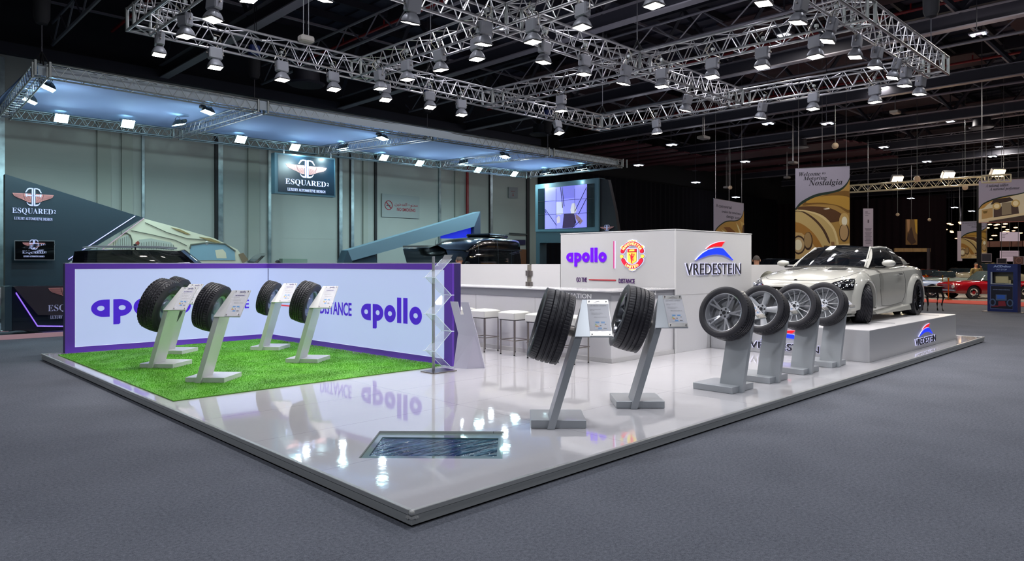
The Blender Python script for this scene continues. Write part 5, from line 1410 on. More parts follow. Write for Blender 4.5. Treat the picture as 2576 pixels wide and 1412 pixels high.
# interior
mb = MB()
for s in (-1, 1):
    for x in (.05, -.75): mb.rbox(x - .28, x + .22, s * .38 - .24, s * .38 + .24, .45, .62, .04).rbox(x - .40, x - .24, s * .38 - .22, s * .38 + .22, .55, 1.08, .05).rbox(x - .38, x - .28, s * .38 - .12, s * .38 + .12, 1.08, 1.22, .03)
mb.rbox(.45, .85, -.7, .7, .70, .96, .05); mb.build_by(side_y, 'seats', mat('cream_leather', '#8e8678', .6), coupe, world=False)
MB().tube([(.38 + .05 * math.sin(a), .38 + .17 * math.cos(a), .88 + .16 * math.sin(a)) for a in [2 * PI * i / 16 for i in range(16)]], .014, 6, closed=True).build('steering_wheel', BLACK, coupe, world=False)
rimc = mat('rim_gunmetal', '#3f4046', .2, .9)
wheel(coupe, WB, .865, RWH, .36, .27, .28, (20, 'thin'), 'v', rimc, steer=.55, out=1)
wheel(coupe, WB, -.865, RWH, .36, .27, .28, (20, 'thin'), 'v', rimc, steer=.55, out=-1)
for s in (-1, 1): wheel(coupe, -WB, s * .875, RWH, .36, .29, .28, (20, 'thin'), 'v', rimc, out=s)

# ---------------------------------------------------------------- generic vehicle for the background
def vehicle(name, label, loc, rz, st, cols, paint, glass=None, roofm=None, wb=(1.3, -1.3), R=.32, Wd=.19, rr=.2, hubm=None, trimm=None, z=0, group=None, bulge=.03, track=.72, cat='car'):
    r = thing(name, label, cat, (loc[0], loc[1], z), rz, group)
    bo = weld(body_mesh(st, 4)).build('body', paint, r, smooth=True, world=False)
    cs = []
    for x in wb:
        for s in (-1, 1):
            o = MB().cyl((x, s * (track - .25), R), (x, s * 1.3, R), R * 1.16, n=28).build('cutter', None); o.location = r.location; o.rotation_euler = (0, 0, rz); cs.append(o)
    bpy.context.view_layer.update(); cut(bo, cs)
    if cols: house(r, cols, paint, glass or GLASS, roofm or paint, bulge=bulge)
    for x in wb:
        for s in (-1, 1): simple_wheel(r, x, s * track, R, R, Wd, rr, hubm or paint)
    mb = MB(); x0, x1 = st[0][0], st[-1][0]; w_ = max(q[2] for q in st)
    for x, s in ((x0, 1), (x1, -1)):
        mb.rbox(min(x, x + .09 * s) - .02, max(x, x + .09 * s), -w_ * .92, w_ * .92, st[2][1] + .12, st[2][1] + .22, .02)
    mb.build_by(lambda c: c.x > 0, 'bumper', trimm or CHROME, r, world=False)
    mb = MB()
    for s in (-1, 1): mb.cyl((x0 - .05, s * w_ * .72, lerp(st[2][1], st[2][4], .62)), (x0 + .03, s * w_ * .72, lerp(st[2][1], st[2][4], .62)), .085, n=14)
    mb.build_by(side_y, 'headlight', mat('lamp_glass_old', '#dfe2da', .1, .4), r, world=False)
    mb = MB()
    for s in (-1, 1): mb.rbox(x1 - .03, x1 + .05, min(s * w_ * .6, s * w_ * .9), max(s * w_ * .6, s * w_ * .9), lerp(st[-3][1], st[-3][4], .45), lerp(st[-3][1], st[-3][4], .62), .01)
    mb.build_by(side_y, 'tail_light', mat('tail_red', '#b0301c', .2), r, world=False)
    return r
def classic(h=0, l=0):   # low three-box roadster stations
    return [(2.2, .34, .50, .62, .68), (2.17, .30, .74, .66, .76), (1.95, .26, .83, .70, .82), (1.3, .25, .86, .74, .88), (.7, .24, .87, .76, .90), (0, .24, .87, .76, .90), (-.8, .25, .87, .76, .90), (-1.4, .26, .86, .74, .88), (-1.9, .29, .82, .70, .84), (-2.2, .33, .74, .64, .76), (-2.24, .4, .5, .58, .66)]
def ccols(x0=.55, x1=-.95, zt=1.28, zb=.90, w=.72):
    return [((x0 + .18, 0, zb), (x0 - .28, 0, zt), 'windscreen'), ((x0 + .08, w * .75, zb), (x0 - .33, w * .62, zt - .01), 'windscreen'), ((x0 - .02, w, zb), (x0 - .40, w * .80, zt - .03), 'side'), (((x0 + x1) / 2, w * 1.02, zb), ((x0 + x1) / 2 - .05, w * .84, zt - .01), 'side'), ((x1 + .25, w, zb), (x1 + .22, w * .80, zt - .04), 'pillar'), ((x1 - .15, w * .85, zb), (x1 + .1, w * .66, zt - .06), 'rear_window'), ((x1 - .25, 0, zb + .02), (x1 + .05, 0, zt - .02), 'rear_window')]
def carpaint(n, c): return mat(n, c, .15, coat=1)
def on(u, v, z=.012): return G(u, v, z)
x, y = at(2484, 34.5)
vehicle('roadster', 'dark red vintage roadster with black soft top behind the blue kiosk', (x, y), PI * .77, classic(), [(b, t, 'pillar' if k == 'pillar' else k) for b, t, k in ccols(zt=1.34)], carpaint('claret', '#8a0c1a'), GLASSC, mat('soft_top', '#191316', .85), z=.012, hubm=carpaint('claret', '#7d0a18'), group='vintage cars in the far display')
x, y = at(2374, 43); vehicle('roadster', 'pale mint open vintage convertible behind the dark red roadster', (x, y), PI * .80, classic(), ccols(zt=1.25)[:4] + [((-.1, .72, .9), (-.15, .58, 1.24), 'side'), ((-.3, .6, .9), (-.25, .5, 1.22), 'rear_window'), ((-.35, 0, .9), (-.3, 0, 1.22), 'rear_window')], carpaint('mint', '#b9c6ba'), GLASSC, z=.012, group='vintage cars in the far display')
x, y = at(2412, 55); vehicle('saloon', 'beige vintage saloon parked in the back row of the far display', (x, y), PI * .78, classic(), ccols(.7, -1.2, 1.38), carpaint('beige', '#b99c88'), GLASSC, z=.012, group='vintage cars in the far display')
x, y = at(2325, 52); vehicle('coupe', 'bright orange vintage car just right of the white coupe tail', (x, y), PI * .75, classic(), ccols(.5, -.9, 1.30), carpaint('orange', '#d84a12'), GLASSC, z=.012, group='vintage cars in the far display')
x, y = at(2480, 49); vehicle('saloon', 'cream tall vintage saloon half hidden behind the blue kiosk', (x, y), PI * .7, [(a, b, c, d + .2, e + .25) for a, b, c, d, e in classic()], [((b[0], b[1], b[2] + .25), (t[0], t[1], t[2] + .42), k) for b, t, k in ccols(.7, -1.3, 1.34)], carpaint('cream', '#cbbd9c'), GLASSC, z=.012, group='vintage cars in the far display')
x, y = at(2680, 52); vehicle('saloon', 'dark green vintage car cut off by the right picture edge', (x, y), PI * .7, classic(), ccols(), carpaint('dkgreen', '#3c4838'), GLASSC, z=.012, group='vintage cars in the far display')
x, y = at(2258, 36); vehicle('saloon', 'pale blue vintage car whose tail shows beside the white coupe', (x, y), PI * .72, classic(), ccols(), carpaint('paleblue', '#8fa3c8'), GLASSC, z=.012, group='vintage cars in the far display')
# dark vehicle behind the right partition
x, y = at(1975, 28)
vehicle('dark_van', 'glossy black vehicle roof showing over the low wall left of the white coupe', (x, y), PI * .95, [(2.3, .3, .6, .9, 1.0), (2.2, .25, .85, .95, 1.1), (1.5, .22, .92, 1.0, 1.2), (.5, .22, .93, 1.05, 1.25), (-1, .22, .93, 1.05, 1.25), (-2.2, .25, .9, 1.0, 1.2), (-2.3, .4, .7, .9, 1.0)], [((b[0] * 1.3, b[1] * 1.1, 1.22), (t[0] * 1.3, t[1] * 1.1, 1.9), k) for b, t, k in ccols(.9, -1.4)], carpaint('slate_paint', '#2a343c'), GLASS, cat='van')

BP = carpaint('black_paint', '#0c1014')
# people carrier with open tailgate and bonnet, on the neighbouring stand
mv = [(2.5, .4, .6, .75, .84), (2.46, .34, .82, .80, .92), (2.2, .28, .92, .86, 1.02), (1.6, .25, .95, .95, 1.12), (1.0, .25, .96, 1.0, 1.16), (0, .25, .96, 1.02, 1.16), (-1.2, .25, .96, 1.02, 1.16), (-2.3, .28, .94, 1.0, 1.15), (-2.5, .35, .88, .98, 1.12), (-2.52, .5, .7, .9, 1.0)]
vc = [((1.35, 0, 1.13), (.35, 0, 2.02), 'windscreen'), ((1.28, .6, 1.13), (.30, .52, 2.01), 'windscreen'), ((1.05, .88, 1.12), (.18, .74, 1.98), 'pillar'), ((.92, .92, 1.12), (.08, .77, 1.97), 'side'), ((.1, .94, 1.13), (-.4, .79, 1.99), 'side'), ((-1.0, .94, 1.13), (-1.1, .79, 1.99), 'side'), ((-2.1, .92, 1.13), (-2.05, .78, 1.96), 'pillar'), ((-2.4, .80, 1.12), (-2.28, .70, 1.94), 'rear_window'), ((-2.45, 0, 1.12), (-2.33, 0, 1.96), 'rear_window')]
x, y = at(432, 19.6)
tag(MB().box(.9, 23.2, 15.7, 25, 0, .1).build('neighbour_stage', mat('stage_dark', '#4a5560', .3)), 'low dark stage floor under the blue canopy', 'stage')
van = vehicle('people_carrier', 'black people carrier with open tailgate and bonnet behind the purple light wall', (x, y), -.27, mv, vc, BP, GLASS, BP, wb=(1.6, -1.6), R=.34, Wd=.22, rr=.23, z=.1, track=.8, trimm=BP, hubm=SILV2, cat='van')
MB().tube([(.1, .70, 2.05), (-.3, .72, 2.08), (-1.8, .72, 2.08), (-2.1, .70, 2.04)], .022, 6).tube([(.1, -.70, 2.05), (-.3, -.72, 2.08), (-1.8, -.72, 2.08), (-2.1, -.70, 2.04)], .022, 6).build_by(side_y, 'roof_rail', mat('rail_silver', '#b8bec2', .3, .3), van, world=False)
tg = weld(MB().grid(catmull and [[(-2.3, y_, 2.04), (-2.75, y_, 2.12), (-3.1, y_ * .97, 2.12), (-3.4, y_ * .9, 2.02)] for y_ in (-.85, -.5, 0, .5, .85)]).grid([[(-2.3, y_, 1.92), (-2.75, y_, 2.0), (-3.1, y_ * .97, 1.96), (-3.4, y_ * .9, 1.92)] for y_ in (-.85, -.5, 0, .5, .85)][::-1])).build('tailgate', BP, van, smooth=2, world=False)
MB().grid([[(1.65, y_, 1.14), (1.95, y_, 1.5), (2.3, y_ * .95, 1.87), (2.42, y_ * .8, 1.93)] for y_ in (-.8, -.4, 0, .4, .8)]).grid([[(1.70, y_, 1.12), (2.0, y_, 1.46), (2.35, y_ * .95, 1.82), (2.45, y_ * .8, 1.90)] for y_ in (-.8, -.4, 0, .4, .8)][::-1]).build('open_bonnet', BP, van, smooth=2, world=False)
MB().sphere((-.9, 0, 2.14), .05, 6, (1, 1, .6)).cyl((-.9, 0, 2.0), (-.9, 0, 2.12), .02).build('aerial', BLACK, van, world=False)
# tall panel van
sv = [(2.9, .4, .6, .85, .95), (2.85, .34, .88, .95, 1.08), (2.5, .3, .97, 1.05, 1.22), (2.0, .28, 1.0, 1.2, 1.4), (1.75, .28, 1.0, 1.3, 1.5), (1, .28, 1.0, 1.35, 1.5), (-1, .28, 1.0, 1.35, 1.5), (-2.8, .3, 1.0, 1.35, 1.5), (-3.05, .35, .96, 1.3, 1.48), (-3.1, .5, .8, 1.2, 1.35)]
s2 = [((2.05, 0, 1.40), (1.10, 0, 2.16), 'windscreen'), ((1.98, .62, 1.40), (1.08, .60, 2.15), 'windscreen'), ((1.78, .93, 1.42), (1.0, .86, 2.12), 'pillar'), ((1.62, .985, 1.45), (.92, .92, 2.12), 'side'), ((.8, 1.0, 1.45), (.72, .93, 2.12), 'side'), ((.5, 1.0, 1.45), (.5, .93, 2.12), 'side'), ((-1.2, 1.0, 1.45), (-1.2, .93, 2.12), 'side'), ((-2.85, .99, 1.45), (-2.85, .93, 2.12), 'pillar'), ((-3.05, .9, 1.45), (-3.02, .85, 2.12), 'rear_window'), ((-3.08, 0, 1.45), (-3.05, 0, 2.12), 'rear_window')]
x, y = at(1168, 26.8)
sp = vehicle('panel_van', 'tall black high-roof van with raised bonnet under the blue canopy', (x, y), PI * 1.10, sv, s2, BP, GLASS, BP, wb=(1.9, -1.8), R=.36, Wd=.24, rr=.22, z=.1, track=.84, trimm=BP, hubm=SILV2, bulge=.02, cat='van')
rt_ = [(1.14, 2.02, .78, 2.12, 2.15), (1.05, 2.02, .86, 2.15, 2.21), (.75, 2.04, .90, 2.32, 2.40), (.35, 2.06, .91, 2.44, 2.54), (-.2, 2.08, .915, 2.52, 2.63), (-1, 2.08, .92, 2.55, 2.68), (-2.6, 2.08, .92, 2.55, 2.68), (-3.0, 2.08, .88, 2.5, 2.62), (-3.06, 2.1, .8, 2.38, 2.45)]
weld(body_mesh(rt_, 4)).build('high_roof', BP, sp, smooth=True, world=False)
mb = MB()
for s in (-1, 1): mb.tube([(1.0, s * .95, 2.13), (0, s * .975, 2.16), (-3.0, s * .965, 2.16)], .012, 5).tube([(.62, s * 1.0, 1.35), (.60, s * .985, 2.14), (.55, s * .93, 2.55)], .010, 5).tube([(-.9, s * 1.01, 1.35), (-.9, s * .985, 2.14), (-.9, s * .93, 2.6)], .010, 5).tube([(-2.0, s * 1.01, 1.35), (-2.0, s * .985, 2.14)], .010, 5)
mb.build_by(side_y, 'body_seam', mat('van_seam', '#5a6670', .2, .6), sp, world=False)
mb = MB().rbox(-2.6, -1.0, -.55, .55, 2.68, 2.82, .05); mb.build('roof_unit', BP, sp, world=False)
MB().grid([[(2.30, y_, 1.2), (2.40, y_, 1.7), (2.65, y_ * .97, 2.12), (2.95, y_ * .8, 2.26), (3.2, y_ * .6, 2.16)] for y_ in (-.9, -.5, 0, .5, .9)]).grid([[(2.36, y_, 1.18), (2.48, y_, 1.66), (2.70, y_ * .97, 2.05), (2.95, y_ * .8, 2.17), (3.2, y_ * .6, 2.14)] for y_ in (-.9, -.5, 0, .5, .9)][::-1]).build('open_bonnet', BP, sp, smooth=2, world=False)
for s in (-1, 1): MB().rbox(1.55, 1.7, min(s * 1.05, s * 1.2), max(s * 1.05, s * 1.2), 1.4, 1.7, .03).build('door_mirror', BLACK, sp, world=False)
# ================================================================ neighbouring stand: walls, signs, screens
DARKT = mat('petrol_wall', '#22343e', .45)
EW1 = Wall((1.0, 21.5), (8.4, 21.5))
def pw(W_, P_): return [((W_.frame(W_.at(0, 0)).inverted()) @ W_.px(*p)) for p in P_]
def pxpoly(W_, P_, d, off=0):
    fr = W_.frame(W_.at(0, 0), off); inv = W_.frame(W_.at(0, 0)).inverted()
    q = [inv @ W_.px(*p) for p in P_]; return MB().poly([(a.x, a.y) for a in q], d, fr)
aw = thing('angled_wall', 'dark petrol wall with sloping top edge and winged emblem at the far left', 'wall panel', (3, 21.5, .1))
pxpoly(EW1, [(13, 438), (361, 548), (172, 661), (172, 760), (13, 760)], .3, -.3).build('panel', DARKT, aw)
LV = lamp_mat('violet_led', '#7420e8', .9)
pxpoly(EW1, [(171, 652), (339, 543), (340.5, 544), (172, 654)], .02, .005).build('light_line', LV, aw)
pxpoly(EW1, [(250, 632), (361, 549), (363, 549), (250, 634)], .02, .005).build('light_line', mat('pink_led', '#c8a0b0', .4, emit='#d080b0', es=.2), aw)
c0 = EW1.px(84, 541); w_ = (EW1.px(133, 500) - EW1.px(31, 500)).length
esq_logo(aw, EW1.frame(c0, .01), w_, .75, ar=asp(EW1, 84, 530))
# photo print of a van interior
pi_ = thing('interior_print', 'large angular print of a cream van interior behind the black people carrier', 'print', (6, 21.5, .1))
pxpoly(EW1, [(363, 550), (430, 568), (540, 600), (598, 628), (625, 664), (625, 700), (245, 700), (245, 640)], .12, -.14).build('panel', mat('print_cream', '#cfcdb4', .5), pi_)
pxpoly(EW1, [(300, 600), (322, 590), (330, 608), (330, 640), (275, 640)], .01, -.01).build('print_curtain', mat('print_grey', '#a6aca0', .6), pi_)
pxpoly(EW1, [(350, 603), (380, 600), (430, 610), (445, 628), (445, 640), (350, 640)], .01, -.01).build('print_curtain', mat('print_grey', '#a6aca0', .6), pi_)
pxpoly(EW1, [(480, 618), (520, 612), (565, 615), (590, 630), (592, 655), (478, 655), (478, 625)], .012, -.01).build('print_window', mat('print_blue', '#7fa0ac', .4), pi_)
pxpoly(EW1, [(430, 572), (455, 578), (480, 590), (470, 590), (445, 580)], .012, -.01).build('print_trim', mat('print_tan', '#8d7a4e', .6), pi_)
pxpoly(EW1, [(541, 630), (560, 627), (568, 636), (570, 650), (545, 650)], .014, -.01).build('print_seat', mat('print_seat', '#cfc9ae', .6), pi_)
pxpoly(EW1, [(600, 640), (612, 636), (625, 655), (610, 662)], .014, -.01).build('print_pillar', mat('print_brown', '#7b6a52', .6), pi_)
pxpoly(EW1, [(500, 596), (530, 600), (556, 610), (545, 612), (520, 604)], .012, -.01).build('print_trim', mat('print_tan', '#8d7a4e', .6), pi_)
mb = MB()
def pline(mb, P_, r=.02):
    q = [EW1.px(*p) + EW1.n * .0 for p in P_]; mb.tube(q, r, 5)
pline(mb, [(306, 590), (318, 586), (328, 592), (332, 604), (332, 640)]); pline(mb, [(478, 625), (480, 616), (520, 611), (566, 614), (592, 632)], .03)
for k in range(8): pline(mb, [(286 + 5.5 * k, 608 - 2.2 * k), (286 + 5.5 * k, 640)], .008)
for k in range(14): pline(mb, [(356 + 6.2 * k, 607 + abs(k - 4) * 1.0), (356 + 6.2 * k, 640)], .008)
pline(mb, [(365, 560), (420, 585), (470, 600), (520, 604)], .012); pline(mb, [(330, 580), (380, 590), (440, 604), (470, 618)], .012)
mb.build('print_contours', mat('print_dark', '#5c5e52', .6), pi_)
MB().sphere(EW1.px(520, 612), .07, 6, (1, .3, 1)).build('print_badge', mat('print_metal', '#c8cac8', .3, .4), pi_)
pxpoly(EW1, [(340, 612), (347, 606), (352, 612), (346, 617)], .014, -.01).build('print_lamp', mat('print_red2', '#8a3a30', .5), pi_)
# wall-mounted television
TVW = Wall((1.0, 21.25), (8, 21.25))
tv = thing('wall_television', 'small flat television showing the winged emblem on the dark petrol wall', 'television', (2, 21.2, 2))
pxpoly(TVW, [(36, 605), (137.5, 605.5), (137.5, 655), (36, 655)], .06, -.05).build('frame', mat('tv_frame', '#8a9094', .3, .6), tv)
pxpoly(TVW, [(38, 607), (136, 607.5), (136, 653), (38, 653)], .008, .01).build('screen', mat('tv_screen', '#08090c', .08), tv)
esq_logo(tv, TVW.frame(TVW.px(85, 640), .02), (TVW.px(115, 620) - TVW.px(59, 620)).length, .9, ar=asp(TVW, 85, 630))
# reception counter with folded front
CW1 = Wall((.6, 16.2), (6, 16.2))
rc = thing('reception_counter', 'dark angular reception counter with violet light line behind the purple wall', 'counter', (3, 16.4, 0))
pxpoly(CW1, [(30, 722), (42, 720), (190, 719), (190, 832), (30, 832)], .5, -.5).build('carcass', mat('counter_navy', '#14202c', .25, coat=.5), rc)
pxpoly(CW1, [(32, 721), (190, 719), (190, 793), (94, 792)], .10, .0).build('sloping_panel', mat('counter_taupe', '#45414a', .4, .3), rc)
pxpoly(CW1, [(40, 735), (94, 819), (190, 820), (190, 823), (93, 822), (39, 739)], .06, .0).build('light_line', LV, rc)
pxpoly(CW1, [(12, 721), (31, 720), (31, 832), (12, 834)], .5, -.5).build('end_panel', mat('counter_grey', '#39505a', .3), rc)
esq_logo(rc, CW1.frame(CW1.px(180, 784), .11), 1.0, .3, ar=asp(CW1, 180, 780))
# stage edge with pink light and floor strip
MBs = MB().box(-3, .9, 15.62, 15.75, 0, .09).box(-3, 23.2, 15.60, 15.72, 0, .1)
tag(MBs.build('stage_edge', mat('stage_edge', '#b8a0a8', .3, emit='#d09aa0', es=.22)), 'pinkish lit edge strip of the neighbouring stage at the left', 'edge strip')
# white bar stool at the far left edge
sx, sy = at(12, 16.8)
ws = thing('swivel_stool', 'white moulded swivel stool with chrome stem at the left picture edge', 'bar stool', (sx, sy, .1))
mb = MB(); mb.m = Matrix.Translation((sx, sy, .1)) @ Matrix.Rotation(-PI / 2, 4, 'Y')
mb.lathe([(.55, .03), (.60, .09), (.72, .16), (.80, .22), (.82, .20), (.76, .14), (.74, 0)], 24); mb.build('seat', WHITE_GLOSS, ws, smooth=True)
mb = MB(); mb.m = Matrix.Translation((sx, sy, .1)) @ Matrix.Rotation(-PI / 2, 4, 'Y')
mb.lathe([(0, .22), (.02, .22), (.04, .05), (.1, .05), (.13, .06), (.16, .04), (.3, .04), (.33, .055), (.36, .035), (.56, .035)], 24); mb.build('stem', CHROME, ws, smooth=True)
MB().rbox(sx - .2, sx + .2, sy + .13, sy + .17, .85, 1.15, .03).build('backrest', WHITE_GLOSS, ws)

# hanging emblem sign
HS = Wall((9.2, 21.1), (12.1, 21.1))
hs_ = thing('hanging_sign', 'dark hanging sign box with winged emblem and lettering on the canopy back truss', 'sign', (10.6, 21.1, 5.1))
pxpoly(HS, [(691, 383.5), (843, 399), (844, 497), (691.5, 486.5)], .3, -.3).build('frame', mat('sign_frame', '#37505c', .4, .3), hs_)
pxpoly(HS, [(699, 388), (840, 402), (841, 492), (700, 482)], .01, .0).build('face', mat('sign_face', '#0d2230', .25), hs_)
esq_logo(hs_, HS.frame(HS.px(771, 470), .012), (HS.px(821, 420) - HS.px(720, 420)).length, 1.3, ar=asp(HS, 770, 440))
MB().cyl((9.6, 21.25, 5.9), (9.6, 21.25, 6.2), .02).cyl((11.6, 21.25, 5.9), (11.6, 21.25, 6.2), .02).build('hanger', ALU, hs_)

# angular arch: faceted grey shard
AW = Wall((7.5, 21.3), (16.5, 21.3))
sh = thing('faceted_arch', 'tall faceted blue-grey arch rising behind the black high-roof van', 'arch', (12, 21, .1))
def shard(P_, d, off, nm, col): pxpoly(AW, P_, d, off).build(nm, mat('shard_' + nm, col, .45), sh)
shard([(875, 630), (1208, 532.5), (1193, 570.5), (885.5, 656.5)], .5, -.5, 'upper_facet', '#6d8693')
shard([(1208.5, 532), (1209, 700), (1195, 700), (1193, 571)], .5, -.5, 'right_facet', '#3a4454')
shard([(875, 630), (885.5, 656), (893, 672), (860, 672)], .5, -.5, 'left_facet', '#2f4450')
shard([(885.5, 657), (950, 640), (960, 675), (893, 675)], .3, -.5, 'inner_facet', '#324a58')
pxpoly(AW, [(1118, 592), (1193, 571), (1195, 600), (1118, 600)], .05, -.3).build('blue_panel', mat('blue_glow', '#1c2cc8', .4, emit='#2434e0', es=.6), sh)

# video wall tower
VW = Wall((22.65, 20.5), (22.65, 16.45))
vt = thing('video_wall_tower', 'grey tower with large video wall showing a violet cabin interior', 'video wall', (22.7, 18.5, .1))
pxpoly(VW, [(1346.7, 465), (1506, 447.6), (1506.5, 583), (1346.7, 583)], .5, -.5).build('housing', mat('tower_petrol', '#4b6a74', .5), vt)
pxpoly(VW, [(1346.7, 583.2), (1506, 583.2), (1506, 611), (1360, 611), (1356, 612), (1356, 664), (1346.7, 664)], .5, -.55).build('lower_frame', mat('tower_low', '#33474f', .5), vt)
pxpoly(VW, [(1354, 475.5), (1495.5, 461.5), (1495.5, 571), (1354, 577)], .02, .0).build('screen_array', mat('screen_off', '#15242c', .12, coat=1), vt)
def picture(name, cols, scale, rot=0, em=.9, wave=True):
    m = bpy.data.materials.new(name); m.use_nodes = True; nt = m.node_tree; b = nt.nodes['Principled BSDF']; b.inputs['Roughness'].default_value = .4
    tc = nt.nodes.new('ShaderNodeTexCoord'); mp = nt.nodes.new('ShaderNodeMapping'); mp.inputs['Rotation'].default_value = (0, rot, rot * .7)
    t = nt.nodes.new('ShaderNodeTexWave') if wave else nt.nodes.new('ShaderNodeTexVoronoi')
    t.inputs['Scale'].default_value = scale
    if wave: t.inputs['Distortion'].default_value = 5; t.inputs['Detail'].default_value = 3; t.inputs['Detail Scale'].default_value = .8
    nt.links.new(tc.outputs['Object'], mp.inputs[0]); nt.links.new(mp.outputs[0], t.inputs['Vector'])
    r = nt.nodes.new('ShaderNodeValToRGB'); 
    while len(r.color_ramp.elements) < len(cols): r.color_ramp.elements.new(.5)
    for e, (p, c) in zip(r.color_ramp.elements, cols): e.position = p; e.color = (*lin(c), 1)
    nt.links.new(t.outputs[1] if wave else t.outputs['Distance'], r.inputs[0]); nt.links.new(r.outputs[0], b.inputs['Base Color'])
    if em: nt.links.new(r.outputs[0], b.inputs['Emission Color']); b.inputs['Emission Strength'].default_value = em
    return m
pxpoly(VW, [(1371.5, 474), (1477.5, 463.5), (1477.5, 572), (1371.5, 577)], .005, .022).build('screen_picture', mat('screen_violet', '#8a86e8', .3, emit='#8c8af0', es=.75), vt)
q7 = lambda x, y: (1320 + x / 5.43, 420 + y / 5.43)
def vp(P_, nm, col, es=.7, o=.028): pxpoly(VW, [q7(*p) for p in P_], .003, o).build(nm, mat('vid_' + col.strip('#'), col, .3, emit=col, es=es), vt)
vp([(435, 480), (525, 475), (530, 640), (500, 655), (435, 655)], 'picture_seat', '#b9b6c8')
vp([(650, 500), (690, 495), (715, 600), (690, 640), (640, 640), (630, 590)], 'picture_seat', '#c9c4cc', .7, .030)
vp([(540, 640), (680, 640), (710, 760), (660, 832), (520, 838)], 'picture_floor', '#3a2c4c', .5, .029)
vp([(440, 700), (470, 665), (490, 690), (490, 760), (445, 775)], 'picture_cushion', '#c2b2b8', .6, .031)
vp([(520, 270), (690, 255), (690, 420), (525, 440)], 'picture_panel', '#7672d4', .7, .027)
vp([(700, 640), (760, 690), (800, 740), (760, 790), (700, 700)], 'picture_table', '#8d7078', .5, .031)
mb = MB(); inv = VW.frame(VW.at(0, 0)).inverted()
for a, b in (((495, 275), (525, 560)), ((515, 272), (545, 540)), ((850, 280), (690, 610)), ((850, 430), (740, 650)), ((285, 580), (440, 800)), ((660, 830), (760, 740)), ((285, 600), (300, 640))):
    p, q_ = VW.px(*q7(*a)), VW.px(*q7(*b)); mb.cyl(p + VW.n * .035, q_ + VW.n * .035, .016, n=5)
mb.build('picture_lines', mat('vid_dark', '#1c1a34', .5), vt)
mb = MB()
for u in (1371.5, 1399.5, 1447, 1477.5): a, b = VW.px(u, 475), VW.px(u, 575); mb.cyl(a + VW.n * .035, b + VW.n * .035, .008, n=4)
for v0, v1 in ((508, 499), (541, 535)): mb.cyl(VW.px(1354, v0) + VW.n * .035, VW.px(1495.5, v1) + VW.n * .035, .008, n=4)
mb.build('screen_joints', mat('joint_lines', '#10141c', .5), vt)
VW2 = Wall((22.7, 16.44), (22.7, 15.0))
bp_ = thing('emblem_panel', 'black tapering panel with a faint winged emblem right of the video wall', 'sign', (22.7, 15.8, .1))
pxpoly(VW2, [(1508, 449), (1528, 452), (1545, 530), (1553, 583), (1560, 664), (1508, 664)], .2, -.25).build('panel', mat('panel_black', '#1a161c', .6), bp_)
esq_logo(bp_, VW2.frame(VW2.px(1527, 588), .0), (VW2.px(1543.5, 563) - VW2.px(1510, 563)).length, .35, ar=asp(VW2, 1527, 570))

# no smoking notice, fire exit notice, door signs
NS = Wall((-30, 26.33), (30, 26.33))
ns = thing('no_smoking_sign', 'white bilingual NO SMOKING board with red symbol on the back wall', 'sign', (17, 26.3, 4))
pxpoly(NS, [(960.5, 487), (1055, 495), (1055, 550.5), (960.5, 545.5)], .03, -.01).build('board', mat('notice_board', '#9aa09d', .5), ns)
CR_ = mat('crimson', '#9a1c2c', .5)
c = NS.px(977, 516.5); k = (NS.px(987, 516.5) - c).length
fr = NS.frame(c, .022)
mb = MB().poly(circ(0, 0, k, 32), .01, fr, holes=[circ(0, 0, k * .84, 32)]); mb.poly([(-.72 * k, .58 * k), (-.58 * k, .72 * k), (.72 * k, -.58 * k), (.58 * k, -.72 * k)], .014, fr)
mb.build('prohibition_ring', CR_, ns)
MB().poly([(-.55 * k, -.14 * k), (.4 * k, -.14 * k), (.4 * k, .04 * k), (-.55 * k, .04 * k)], .008, fr).build('cigarette', mat('ink_blue', '#22303c', .5), ns)
wtext(NS, ns, 'NO SMOKING', 998, 1044, 522.5, 531, CR_, off=.02, dz=.022)
wtext(NS, ns, '\uFEE6\uFEF4\uFEA7\uFEAA\uFE98\uFEDF\uFE8D \uFEC9\uFEEE\uFEE8\uFEE4\uFEE3', 992.5, 1050, 509, 521, CR_, off=.01, dz=.022)
fe = thing('fire_notice', 'small faded red fire notice with arrow on the back wall, right of the fire pipe', 'sign', (25, 26.3, 4.5))
pxpoly(NS, [(1279, 470), (1302, 472), (1302, 499), (1279, 498)], .02, 0).build('board', mat('notice_faint', '#8b8f90', .6), fe)
wtext(NS, fe, 'FIRE EXIT', 1285, 1295, 480, 482.5, CR_, off=.0, dz=.022)
a = NS.px(1290, 491); MB().poly([(-.012, .12), (.012, .12), (.012, 0), (.05, 0), (0, -.08), (-.05, 0), (-.012, 0)], .01, NS.frame(a, .022)).build('arrow', CR_, fe)
pb = thing('exit_signboard', 'dark blue signboard over the brown doors on the back wall', 'sign', (28, 26.3, 2))
pxpoly(NS, [(1283, 603), (1320.5, 603.5), (1320.5, 616), (1283, 616)], .05, 0).build('board', mat('sign_navy', '#1c1c44', .5), pb)
dr = MB().box(25.2, 27.2, 26.3, 26.4, 0, 2.2).box(25.3, 27.1, 26.2, 26.3, 0, 2.1)
x0 = NS.px(1295, 640).x; x1 = NS.px(1320, 640).x
struct(MB().box(x0, x1, 26.2, 26.4, 0, zz(628, 43)).box(x0 + .15, x1 - .15, 26.15, 26.2, .2, zz(632, 43)), 'door_1', mat('door_brown', '#7a4f34', .5))
cb = thing('electrical_cabinet', 'pale green electrical cabinet against the back wall near the canopy', 'cabinet', (9, 26, 0))
pxpoly(NS, [(702, 651), (752, 652), (764, 652), (764, 690), (702, 690)], .35, 0).build('carcass', mat('cab_green', '#7d8f80', .5), cb)
